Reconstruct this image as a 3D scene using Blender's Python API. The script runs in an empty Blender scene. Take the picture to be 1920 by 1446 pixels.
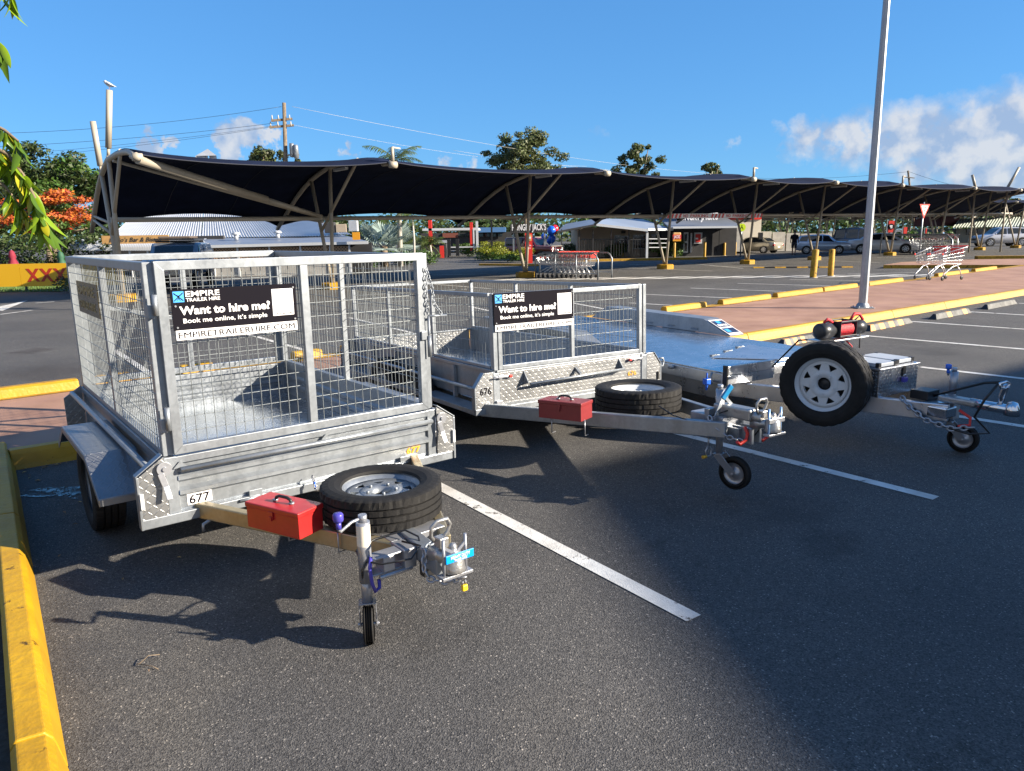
import bpy, math, random
from mathutils import Vector as V, Matrix as M4
random.seed(7)
S = bpy.context.scene
COL = S.collection
R = math.radians
# ---------------------------------------------------------------- camera
FPX, EYE, PITCH, ROLL = 1382.0, 1.7, R(11.533), R(-0.945)
_fw = V((0, math.cos(PITCH), -math.sin(PITCH))); _rt = V((1, 0, 0)); _up = _rt.cross(_fw)
CR = math.cos(ROLL)*_rt + math.sin(ROLL)*_up
CU = -math.sin(ROLL)*_rt + math.cos(ROLL)*_up
cam = bpy.data.cameras.new('camera'); camo = bpy.data.objects.new('camera', cam); COL.objects.link(camo)
m = M4((( CR.x, CU.x, -_fw.x, 0), (CR.y, CU.y, -_fw.y, 0), (CR.z, CU.z, -_fw.z, EYE), (0, 0, 0, 1)))
camo.matrix_world = m
cam.sensor_width = 36; cam.lens = FPX/1920*36; cam.clip_start = .05; cam.clip_end = 3000
S.camera = camo
def ray(u, v): return _fw + CR*((u-960)/FPX) - CU*((v-723)/FPX)
def G(u, v, z=0.):            # the place on level z that is seen at photo pixel u, v
    d = ray(u, v); t = (z-EYE)/d.z; return V((0, 0, EYE)) + d*t
def D(u, v, y):               # the place y metres ahead seen at photo pixel u, v
    d = ray(u, v); return V((0, 0, EYE)) + d*(y/d.y)
# ---------------------------------------------------------------- light
SUN_EL, SUN_AZ = R(23.), R(-12.5)      # azimuth measured from +X, counter-clockwise
sd = V((math.cos(SUN_AZ)*math.cos(SUN_EL), math.sin(SUN_AZ)*math.cos(SUN_EL), math.sin(SUN_EL)))
sl = bpy.data.lights.new('sun', 'SUN'); sl.energy = 4.2; sl.angle = R(.53); sl.color = (1, .885, .72)
so = bpy.data.objects.new('sun', sl); COL.objects.link(so); so.rotation_euler = (-sd).to_track_quat('-Z', 'Y').to_euler()
so.location = (30, -8, 20)
S.view_settings.view_transform = 'Standard'; S.view_settings.look = 'None'
S.view_settings.exposure = 1.75; S.view_settings.gamma = 1; S.view_settings.use_curve_mapping = False
W = bpy.data.worlds.new('World'); S.world = W; W.use_nodes = True
nt = W.node_tree; N = nt.nodes; L = nt.links; N.clear()
def nd(t, **k):
    n = N.new(t)
    for a, b in k.items():
        if a[0] == 'i' and a[1:].isdigit(): n.inputs[int(a[1:])].default_value = b
        else: setattr(n, a, b)
    return n
out = nd('ShaderNodeOutputWorld'); bg = nd('ShaderNodeBackground', i1=.068)
sky = nd('ShaderNodeTexSky', sky_type='NISHITA', sun_disc=False, sun_elevation=SUN_EL, sun_rotation=math.pi/2-SUN_AZ,
         altitude=50, air_density=1.0, dust_density=0., ozone_density=3.5)
tc = nd('ShaderNodeTexCoord')
def mth(op, a, b=None, clamp=False):
    n = nd('ShaderNodeMath', operation=op, use_clamp=clamp)
    for i, x in enumerate((a, b)):
        if x is None: continue
        if isinstance(x, (int, float)): n.inputs[i].default_value = x
        else: L.new(x, n.inputs[i])
    return n.outputs[0]
nz = nd('ShaderNodeTexNoise'); nz.inputs['Scale'].default_value = 9; nz.inputs['Detail'].default_value = 7; nz.inputs['Roughness'].default_value = .58
L.new(tc.outputs['Generated'], nz.inputs['Vector'])
nz2 = nd('ShaderNodeTexNoise'); nz2.inputs['Scale'].default_value = 34; nz2.inputs['Detail'].default_value = 5
L.new(tc.outputs['Generated'], nz2.inputs['Vector'])
pv = nd('ShaderNodeVectorMath', operation='MULTIPLY_ADD', i1=(.15, .15, .06)); n5 = nd('ShaderNodeTexNoise'); n5.inputs['Scale'].default_value = 22; n5.inputs['Detail'].default_value = 6; n5.inputs['Roughness'].default_value = .6
L.new(tc.outputs['Generated'], n5.inputs['Vector']); L.new(n5.outputs['Color'], pv.inputs[0]); L.new(tc.outputs['Generated'], pv.inputs[2])
pv2 = nd('ShaderNodeVectorMath', operation='SUBTRACT', i1=(.075, .075, .03)); L.new(pv.outputs[0], pv2.inputs[0])
mask = None
for (u, v, ra, st) in ((1770, 272, .075, .9), (1870, 278, .085, 1.), (1690, 262, .06, .8), (1600, 262, .055, .75), (1520, 258, .045, .6), (1450, 250, .03, .35), (1900, 245, .045, .85), (1800, 225, .028, .8), (1735, 238, .025, .65), (1960, 300, .10, 1.),
                       (2080, 270, .10, 1.), (2250, 290, .12, 1.), (1580, 292, .03, .5), (1660, 300, .03, .4), (2700, 200, .2, .9), (3300, 340, .25, .9), (-1200, 250, .2, .9), (-2200, 300, .3, .9),
                       (8985, 14, .4, 1.9), (8960, 24, .35, 1.9), (8935, 12, .42, 1.9), (8905, 20, .4, 1.9), (8880, 30, .4, 1.9), (8865, 12, .4, 1.9), (8835, 18, .42, 1.9), (9180, 16, .35, 1.9), (285, 268, .024, 1.9), (455, 266, .04, 1.9), (660, 283, .014, .7), (640, 282, .012, .6), (880, 305, .02, .7), (835, 312, .013, .6),  # unseen clouds given by azimuth are added behind the camera as fill light
                       (1360, 274, .02, .3), (1130, 240, .035, .22), (-300, 200, .1, .8), (-700, 300, .16, 1.9)):
    c = ray(u, v).normalized() if u < 5000 else V((math.cos(R(v))*math.cos(R(u-9000)), math.cos(R(v))*0+math.cos(R(v))*math.sin(R(u-9000)), math.sin(R(v))))
    dn = nd('ShaderNodeVectorMath', operation='DISTANCE', i1=c)
    L.new(pv2.outputs[0], dn.inputs[0])
    fall = mth('MULTIPLY', mth('SUBTRACT', 1., mth('DIVIDE', dn.outputs['Value'], ra), True), st)
    mask = fall if mask is None else mth('MAXIMUM', mask, fall)
big = mth('MULTIPLY', mth('ADD', mth('MULTIPLY', nz.outputs['Fac'], .65), mth('MULTIPLY', nz2.outputs['Fac'], .35)), 1.9)
cm = mth('MULTIPLY', mth('SUBTRACT', mth('MULTIPLY', mask, big), .14), 2.9, True)
cm = mth('MULTIPLY', cm, .86)
cr = nd('ShaderNodeValToRGB'); cr.color_ramp.elements[0].color = (1.7, 2.2, 3.1, 1); cr.color_ramp.elements[1].color = (3.3, 3.35, 3.5, 1)
cr.color_ramp.elements[0].position = .42; cr.color_ramp.elements[1].position = .60
L.new(nz2.outputs['Fac'], cr.inputs[0])
mx = nd('ShaderNodeMix', data_type='RGBA'); hsv = nd('ShaderNodeHueSaturation'); hsv.inputs['Saturation'].default_value = 1.12; L.new(sky.outputs[0], hsv.inputs['Color'])
tint = nd('ShaderNodeMix', data_type='RGBA', blend_type='MULTIPLY'); tint.inputs[0].default_value = 1; tint.inputs[7].default_value = (.86, .86, 1.0, 1); L.new(hsv.outputs[0], tint.inputs[6])
gm = nd('ShaderNodeGamma', i1=.5); L.new(tint.outputs[2], gm.inputs[0])
t2 = nd('ShaderNodeMix', data_type='RGBA', blend_type='MULTIPLY'); t2.inputs[0].default_value = 1; t2.inputs[7].default_value = (.547, 1.157, 1.75, 1); L.new(gm.outputs[0], t2.inputs[6])
L.new(cm, mx.inputs[0]); L.new(t2.outputs[2], mx.inputs[6]); L.new(cr.outputs[0], mx.inputs[7])
L.new(mx.outputs[2], bg.inputs[0]); L.new(bg.outputs[0], out.inputs[0])

# ---------------------------------------------------------------- materials
def mat(name, col, rough=.6, metal=0., var=0., vs=6., bump=0., bs=40., col2=None, spec=.5, island=0., emit=None, kind=None, trans=None):
    ma = bpy.data.materials.new(name); ma.use_nodes = True; t = ma.node_tree; n = t.nodes; l = t.links
    b = n['Principled BSDF']; b.inputs['Base Color'].default_value = (*col, 1); b.inputs['Roughness'].default_value = rough
    b.inputs['Metallic'].default_value = metal; b.inputs['Specular IOR Level'].default_value = spec
    co = n.new('ShaderNodeTexCoord'); src = co.outputs['Object']
    cur = None
    if var or col2:
        x = n.new('ShaderNodeTexNoise'); x.inputs['Scale'].default_value = vs; x.inputs['Detail'].default_value = 6; x.inputs['Roughness'].default_value = .62
        l.new(src, x.inputs['Vector'])
        rp = n.new('ShaderNodeValToRGB'); e = rp.color_ramp.elements; e[0].position = .33; e[1].position = .68
        c2 = col2 or tuple(c*(1-var) for c in col); c1 = col if col2 else tuple(min(1, c*(1+var)) for c in col)
        e[0].color = (*c2, 1); e[1].color = (*c1, 1); l.new(x.outputs['Fac'], rp.inputs[0]); cur = rp.outputs[0]
    if island:
        g = n.new('ShaderNodeNewGeometry'); h = n.new('ShaderNodeHueSaturation')
        mr = n.new('ShaderNodeMapRange'); mr.inputs['To Min'].default_value = 1-island; mr.inputs['To Max'].default_value = 1+island
        l.new(g.outputs['Random Per Island'], mr.inputs['Value']); l.new(mr.outputs[0], h.inputs['Value'])
        mr2 = n.new('ShaderNodeMapRange'); mr2.inputs['To Min'].default_value = .5-island*.06; mr2.inputs['To Max'].default_value = .5+island*.04
        l.new(g.outputs['Random Per Island'], mr2.inputs['Value']); l.new(mr2.outputs[0], h.inputs['Hue'])
        if cur: l.new(cur, h.inputs['Color'])
        else: h.inputs['Color'].default_value = (*col, 1)
        cur = h.outputs[0]
    if cur: l.new(cur, b.inputs['Base Color'])
    if bump:
        y = n.new('ShaderNodeTexNoise'); y.inputs['Scale'].default_value = bs; y.inputs['Detail'].default_value = 4
        l.new(src, y.inputs['Vector']); bn = n.new('ShaderNodeBump'); bn.inputs['Strength'].default_value = bump; bn.inputs['Distance'].default_value = .01
        l.new(y.outputs['Fac'], bn.inputs['Height']); l.new(bn.outputs[0], b.inputs['Normal'])
    if kind == 'leaf':
        tr = n.new('ShaderNodeBsdfTranslucent'); ms = n.new('ShaderNodeMixShader'); ms.inputs[0].default_value = .3
        if cur: l.new(cur, tr.inputs[0])
        else: tr.inputs[0].default_value = (*col, 1)
        l.new(b.outputs[0], ms.inputs[1]); l.new(tr.outputs[0], ms.inputs[2]); l.new(ms.outputs[0], n['Material Output'].inputs[0])
    if emit: b.inputs['Emission Color'].default_value = (*emit, 1); b.inputs['Emission Strength'].default_value = 1
    if trans: b.inputs['Transmission Weight'].default_value = trans
    return ma
def galv(name, col=(.29, .315, .345), rough=.38, metal=.62, tread=False, streak=True, amt=.2, white=None):
    ma = bpy.data.materials.new(name); ma.use_nodes = True; t = ma.node_tree; n = t.nodes; l = t.links
    b = n['Principled BSDF']; b.inputs['Metallic'].default_value = metal
    co = n.new('ShaderNodeTexCoord'); vo = n.new('ShaderNodeTexVoronoi'); vo.inputs['Scale'].default_value = 55
    l.new(co.outputs['Object'], vo.inputs['Vector'])
    x = n.new('ShaderNodeTexNoise'); x.inputs['Scale'].default_value = 7; x.inputs['Detail'].default_value = 8; x.inputs['Roughness'].default_value = .65
    mp = n.new('ShaderNodeMapping'); mp.inputs['Scale'].default_value = (1, 1, .35) if streak else (1, 1, 1)
    l.new(co.outputs['Object'], mp.inputs[0]); l.new(mp.outputs[0], x.inputs['Vector'])
    sep = n.new('ShaderNodeSeparateColor'); l.new(vo.outputs['Color'], sep.inputs[0])
    a = n.new('ShaderNodeMath'); a.operation = 'MULTIPLY_ADD'; a.inputs[1].default_value = .12; l.new(sep.outputs[0], a.inputs[0]); l.new(x.outputs['Fac'], a.inputs[2])
    rp = n.new('ShaderNodeValToRGB'); e = rp.color_ramp.elements; e[0].position = .38; e[1].position = .85
    e[0].color = (*[c*(1-amt*1.1) for c in col], 1); e[1].color = (*[min(1, c*(1+amt)) for c in col], 1)
    l.new(a.outputs[0], rp.inputs[0]); l.new(rp.outputs[0], b.inputs['Base Color'])
    mr = n.new('ShaderNodeMapRange'); mr.inputs['To Min'].default_value = rough-.1; mr.inputs['To Max'].default_value = rough+.16
    l.new(a.outputs[0], mr.inputs['Value']); l.new(mr.outputs[0], b.inputs['Roughness'])
    bn = n.new('ShaderNodeBump'); bn.inputs['Strength'].default_value = .12; bn.inputs['Distance'].default_value = .004
    l.new(x.outputs['Fac'], bn.inputs['Height']); l.new(bn.outputs[0], b.inputs['Normal'])
    if tread:   # raised lozenges of tread plate, in the plane of the plate (x, z) or (x, y)
        sp = n.new('ShaderNodeSeparateXYZ'); l.new(co.outputs['Object'], sp.inputs[0])
        def mm(op, p, q=None):
            k = n.new('ShaderNodeMath'); k.operation = op
            for i, w in enumerate((p, q)):
                if w is None: continue
                if isinstance(w, (int, float)): k.inputs[i].default_value = w
                else: l.new(w, k.inputs[i])
            return k.outputs[0]
        X = mm('ADD', sp.outputs[0], mm('MULTIPLY', sp.outputs[1], 1. if tread == 'side' else 0.)); Z = sp.outputs[2]
        if tread == 'flat': Z = sp.outputs[1]
        pz = .028
        ci = mm('FLOOR', mm('DIVIDE', X, pz)); cj = mm('FLOOR', mm('DIVIDE', Z, pz))
        fx = mm('SUBTRACT', mm('FRACT', mm('DIVIDE', X, pz)), .5); fz = mm('SUBTRACT', mm('FRACT', mm('DIVIDE', Z, pz)), .5)
        par = mm('SUBTRACT', mm('MULTIPLY', mm('FLOORED_MODULO', mm('ADD', ci, cj), 2.), 2.), 1.)
        ln = mm('ABSOLUTE', mm('ADD', fx, mm('MULTIPLY', fz, par))); ac = mm('ABSOLUTE', mm('SUBTRACT', fx, mm('MULTIPLY', fz, par)))
        h = mm('MAXIMUM', mm('SUBTRACT', 1., mm('ADD', mm('POWER', mm('MULTIPLY', ln, 6.), 2.), mm('POWER', mm('MULTIPLY', ac, 1.25), 2.))), 0.)
        bn2 = n.new('ShaderNodeBump'); bn2.inputs['Strength'].default_value = .5; bn2.inputs['Distance'].default_value = .0035
        l.new(h, bn2.inputs['Height']); l.new(bn.outputs[0], bn2.inputs['Normal']); l.new(bn2.outputs[0], b.inputs['Normal'])
    return ma
MT = {}
MT['galv'] = galv('galvanised steel'); MT['galv_d'] = galv('galvanised wire', (.27, .295, .305), .42, .6)
MT['galv_tread'] = galv('tread plate', (.31, .315, .32), .36, .8, tread=True, amt=.1)
MT['alu'] = galv('bare aluminium', (.62, .64, .68), .26, .92, amt=.08); MT['zinc'] = galv('zinc plate', (.36, .37, .4), .3, .6, amt=.12)
MT['alu_tread'] = galv('aluminium tread plate', (.5, .52, .56), .22, .9, tread='side', amt=.08)
MT['tread_flat'] = galv('tread plate top', (.27, .28, .3), .36, .8, tread='flat', amt=.1)
MT['deck'] = galv('wet galvanised deck', (.66, .70, .74), .2, .95, streak=False, amt=.12)
MT['cast'] = mat('cast alloy', (.36, .355, .35), .35, .7, .1, 30, .3, 60)
MT['asph'] = mat('asphalt', (.078, .075, .072), .82, 0, .22, .9)
MT['red'] = mat('red enamel', (.40, .018, .018), .32, 0, .12, 12, .05, 30); MT['redo'] = mat('shade-darkened red enamel', (.19, .018, .02), .45, 0, .1, 12)  # second red is darkened, with the second toolbox's shade put into its colour
MT['rubber'] = mat('tyre rubber', (.0135, .013, .013), .7, 0, .25, 14, .15, 120, spec=.25); MT['black'] = mat('black plastic', (.014, .014, .015), .42)
MT['blackm'] = mat('matt black print', (.008, .007, .011), .7, spec=.06); MT['whitep'] = mat('white print', (.78, .77, .78), .5)
MT['white'] = mat('white paint', (.55, .57, .59), .4, 0, .05, 8); MT['logo'] = mat('sky blue print', (.05, .33, .78), .5)
MT['purple'] = mat('violet plastic', (.06, .05, .33), .35); MT['blue'] = mat('blue plastic', (.02, .11, .55), .35); MT['cyan'] = mat('cyan print', (.0, .27, .62), .4)
MT['orange'] = mat('orange number', (.75, .33, .02), .5); MT['brass'] = mat('brass', (.75, .42, .05), .3, .6)
MT['line'] = mat('road marking paint', (.62, .62, .6), .65, 0, .14, 9, .5, 140, spec=.3); MT['lamp'] = mat('lens plastic', (.75, .3, .05), .2)
MT['path'] = mat('terracotta path', (.37, .215, .145), .8, 0, 0, 1.1, .25, 90, col2=(.30, .165, .12))
MT['yel'] = mat('yellow kerb paint', (.47, .275, .003), .55, 0, 0, 3., .5, 30, col2=(.38, .205, .003)); MT['yel2'] = mat('weathered yellow paint', (.42, .235, .012), .7, 0, .3, 9, .3, 40)
MT['conc'] = mat('concrete', (.42, .40, .36), .85, 0, .15, 3, .3, 50); MT['soil'] = mat('garden soil', (.03, .026, .02), .95, 0, .3, 20, .8, 30)
MT['seam'] = mat('sail seam', (.03, .034, .05), .9); MT['cream'] = mat('cream powder coat', (.36, .32, .255), .5, 0, .06, 2); MT['sail'] = mat('navy shade cloth', (.0075, .0115, .030), .95, 0, .25, 1.2, .3, 30, spec=.1)
MT['glass'] = mat('dark glass', (.012, .016, .02), .06, 0, spec=.8); MT['chrome'] = mat('bright metal', (.7, .7, .72), .18, 1.)
MT['grass'] = mat('lawn', (.07, .12, .02), .8, 0, .3, 3, island=.25); MT['bark'] = mat('bark', (.17, .13, .09), .9, 0, .3, 6, .6, 20)
MT['tin'] = mat('light roofing', (.50, .52, .55), .4, .3, .08, 1); MT['tinb'] = mat('blue grey roofing', (.2, .23, .29), .45, .3, .1, 1); MT['wood'] = mat('pine board', (.58, .33, .12), .6, 0, .12, 5)
MT['lat'] = mat('lattice timber', (.42, .28, .17), .8); MT['dark'] = mat('dark wall', (.035, .035, .038), .8, 0, .2, 2); MT['beige'] = mat('beige render', (.42, .34, .25), .85, 0, .06, 2); MT['offw'] = mat('white render', (.62, .57, .48), .85, 0, .05, 2)
MT['sred'] = mat('signal red', (.62, .03, .02), .45); MT['winchrope'] = mat('red synthetic rope', (.55, .02, .035), .6, 0, .25, 60, .5, 120)
MT['skin'] = mat('skin', (.28, .16, .11), .6)
lf = dict(kind='leaf', rough=.5)
MT['lf_dark'] = mat('dark foliage', (.045, .072, .016), .55, island=.55, kind='leaf', var=.35, vs=.5)
MT['lf_gum'] = mat('gum foliage', (.085, .105, .034), .5, island=.5, kind='leaf', var=.35, vs=.5)
MT['lf_mid'] = mat('shrub foliage', (.055, .11, .016), .5, island=.5, kind='leaf', var=.3, vs=1)
MT['lf_yel'] = mat('golden foliage', (.20, .22, .012), .5, island=.45, kind='leaf', var=.25, vs=2)
MT['lf_br'] = mat('glossy young leaves', (.17, .26, .015), .3, island=.5, kind='leaf')
MT['lf_red'] = mat('poinciana flowers', (.48, .125, .022), .6, island=.5, kind='leaf')
MT['lf_silver'] = mat('silver palm leaf', (.26, .33, .30), .45, island=.3, kind='leaf'); MT['lf_palm'] = mat('palm leaf', (.085, .12, .025), .45, island=.45, kind='leaf')
# asphalt: aggregate, patches, oil
def asphalt_nodes():
    t = MT['asph'].node_tree; n = t.nodes; l = t.links; b = n['Principled BSDF']
    g = n.new('ShaderNodeNewGeometry'); P = g.outputs['Position']
    vo = n.new('ShaderNodeTexVoronoi'); vo.inputs['Scale'].default_value = 175; l.new(P, vo.inputs['Vector'])
    fi = n.new('ShaderNodeTexNoise'); fi.inputs['Scale'].default_value = 240; fi.inputs['Detail'].default_value = 5; l.new(P, fi.inputs['Vector'])
    bigN = n.new('ShaderNodeTexNoise'); bigN.inputs['Scale'].default_value = .55; bigN.inputs['Detail'].default_value = 7; bigN.inputs['Roughness'].default_value = .6; l.new(P, bigN.inputs['Vector'])
    rp = n.new('ShaderNodeValToRGB'); e = rp.color_ramp.elements; e[0].position = .3; e[0].color = (.054, .053, .054, 1); e[1].position = .72; e[1].color = (.092, .089, .086, 1)
    l.new(bigN.outputs['Fac'], rp.inputs[0])
    sep = n.new('ShaderNodeSeparateColor'); l.new(vo.outputs['Color'], sep.inputs[0])
    r2 = n.new('ShaderNodeValToRGB'); e = r2.color_ramp.elements; e[0].position = 0.; e[0].color = (.36, .36, .37, 1); e[1].position = .97; e[1].color = (1.42, 1.4, 1.36, 1)
    x = r2.color_ramp.elements.new(1.); x.color = (4., 3.8, 3.5, 1); l.new(sep.outputs[0], r2.inputs[0])
    mu = n.new('ShaderNodeMix'); mu.data_type = 'RGBA'; mu.blend_type = 'MULTIPLY'; mu.inputs[0].default_value = 1; l.new(rp.outputs[0], mu.inputs[6]); l.new(r2.outputs[0], mu.inputs[7])
    # pale dust / stains
    st = n.new('ShaderNodeTexNoise'); st.inputs['Scale'].default_value = 1.7; st.inputs['Detail'].default_value = 8; st.inputs['Roughness'].default_value = .7; l.new(P, st.inputs['Vector'])
    r3 = n.new('ShaderNodeValToRGB'); e = r3.color_ramp.elements; e[0].position = .30; e[0].color = (.6, .6, .6, 1); e[1].position = .40; e[1].color = (1, 1, 1, 1)
    y = r3.color_ramp.elements.new(.66); y.color = (1, 1, 1, 1); y = r3.color_ramp.elements.new(.76); y.color = (1.45, 1.38, 1.25, 1); l.new(st.outputs['Fac'], r3.inputs[0])
    m2 = n.new('ShaderNodeMix'); m2.data_type = 'RGBA'; m2.blend_type = 'MULTIPLY'; m2.inputs[0].default_value = 1; l.new(mu.outputs[2], m2.inputs[6]); l.new(r3.outputs[0], m2.inputs[7])
    cur = m2.outputs[2]
    wn = n.new('ShaderNodeTexNoise'); wn.inputs['Scale'].default_value = 2.6; wn.inputs['Detail'].default_value = 6; l.new(P, wn.inputs['Vector'])
    wv = n.new('ShaderNodeVectorMath'); wv.operation = 'MULTIPLY_ADD'; wv.inputs[1].default_value = (.9, .9, 0); l.new(wn.outputs['Color'], wv.inputs[0]); l.new(P, wv.inputs[2])
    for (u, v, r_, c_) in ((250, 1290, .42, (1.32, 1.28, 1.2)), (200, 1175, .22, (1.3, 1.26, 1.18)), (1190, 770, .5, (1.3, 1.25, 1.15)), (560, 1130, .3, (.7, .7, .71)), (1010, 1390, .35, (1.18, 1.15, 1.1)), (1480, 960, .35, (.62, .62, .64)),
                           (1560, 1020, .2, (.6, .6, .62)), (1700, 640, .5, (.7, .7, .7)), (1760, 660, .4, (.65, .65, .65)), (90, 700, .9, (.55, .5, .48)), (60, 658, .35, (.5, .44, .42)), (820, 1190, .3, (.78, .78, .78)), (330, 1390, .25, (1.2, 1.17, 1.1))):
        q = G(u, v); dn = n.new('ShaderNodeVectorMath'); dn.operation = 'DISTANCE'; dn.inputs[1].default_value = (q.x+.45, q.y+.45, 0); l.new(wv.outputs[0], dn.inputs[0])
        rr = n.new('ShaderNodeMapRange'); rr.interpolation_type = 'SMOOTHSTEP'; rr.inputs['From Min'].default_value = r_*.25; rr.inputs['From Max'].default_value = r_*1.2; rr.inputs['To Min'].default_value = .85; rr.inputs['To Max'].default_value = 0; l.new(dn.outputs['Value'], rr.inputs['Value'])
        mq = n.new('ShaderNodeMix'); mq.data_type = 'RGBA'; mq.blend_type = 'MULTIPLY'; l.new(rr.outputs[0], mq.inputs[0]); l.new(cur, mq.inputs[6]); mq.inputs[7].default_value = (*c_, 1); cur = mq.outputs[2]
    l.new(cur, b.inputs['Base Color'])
    ad = n.new('ShaderNodeMath'); ad.operation = 'ADD'; l.new(vo.outputs['Distance'], ad.inputs[0]); l.new(fi.outputs['Fac'], ad.inputs[1])
    bn = n.new('ShaderNodeBump'); bn.inputs['Strength'].default_value = .55; bn.inputs['Distance'].default_value = .005; l.new(ad.outputs[0], bn.inputs['Height']); l.new(bn.outputs[0], b.inputs['Normal'])
asphalt_nodes()
def scuffs(name, amount):     # chipped, dirty paint: small dark scuffs and bare spots
    t = MT[name].node_tree; n = t.nodes; l = t.links; b = n['Principled BSDF']; src = b.inputs['Base Color'].links[0].from_socket
    g = n.new('ShaderNodeNewGeometry'); x = n.new('ShaderNodeTexNoise'); x.inputs['Scale'].default_value = 7; x.inputs['Detail'].default_value = 9; x.inputs['Roughness'].default_value = .72; l.new(g.outputs['Position'], x.inputs['Vector'])
    rp = n.new('ShaderNodeValToRGB'); e = rp.color_ramp.elements; e[0].position = amount; e[0].color = (.16, .14, .12, 1); e[1].position = amount+.035; e[1].color = (1, 1, 1, 1); l.new(x.outputs['Fac'], rp.inputs[0])
    y = n.new('ShaderNodeTexNoise'); y.inputs['Scale'].default_value = 1.6; y.inputs['Detail'].default_value = 6; l.new(g.outputs['Position'], y.inputs['Vector'])
    r2 = n.new('ShaderNodeValToRGB'); e = r2.color_ramp.elements; e[0].position = .35; e[0].color = (.78, .74, .7, 1); e[1].position = .6; e[1].color = (1, 1, 1, 1); l.new(y.outputs['Fac'], r2.inputs[0])
    cur = src
    for r_ in (rp, r2):
        m = n.new('ShaderNodeMix'); m.data_type = 'RGBA'; m.blend_type = 'MULTIPLY'; m.inputs[0].default_value = 1; l.new(cur, m.inputs[6]); l.new(r_.outputs[0], m.inputs[7]); cur = m.outputs[2]
    l.new(cur, b.inputs['Base Color'])
scuffs('yel', .335); scuffs('yel2', .38); scuffs('line', .375); scuffs('path', .26)

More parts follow.
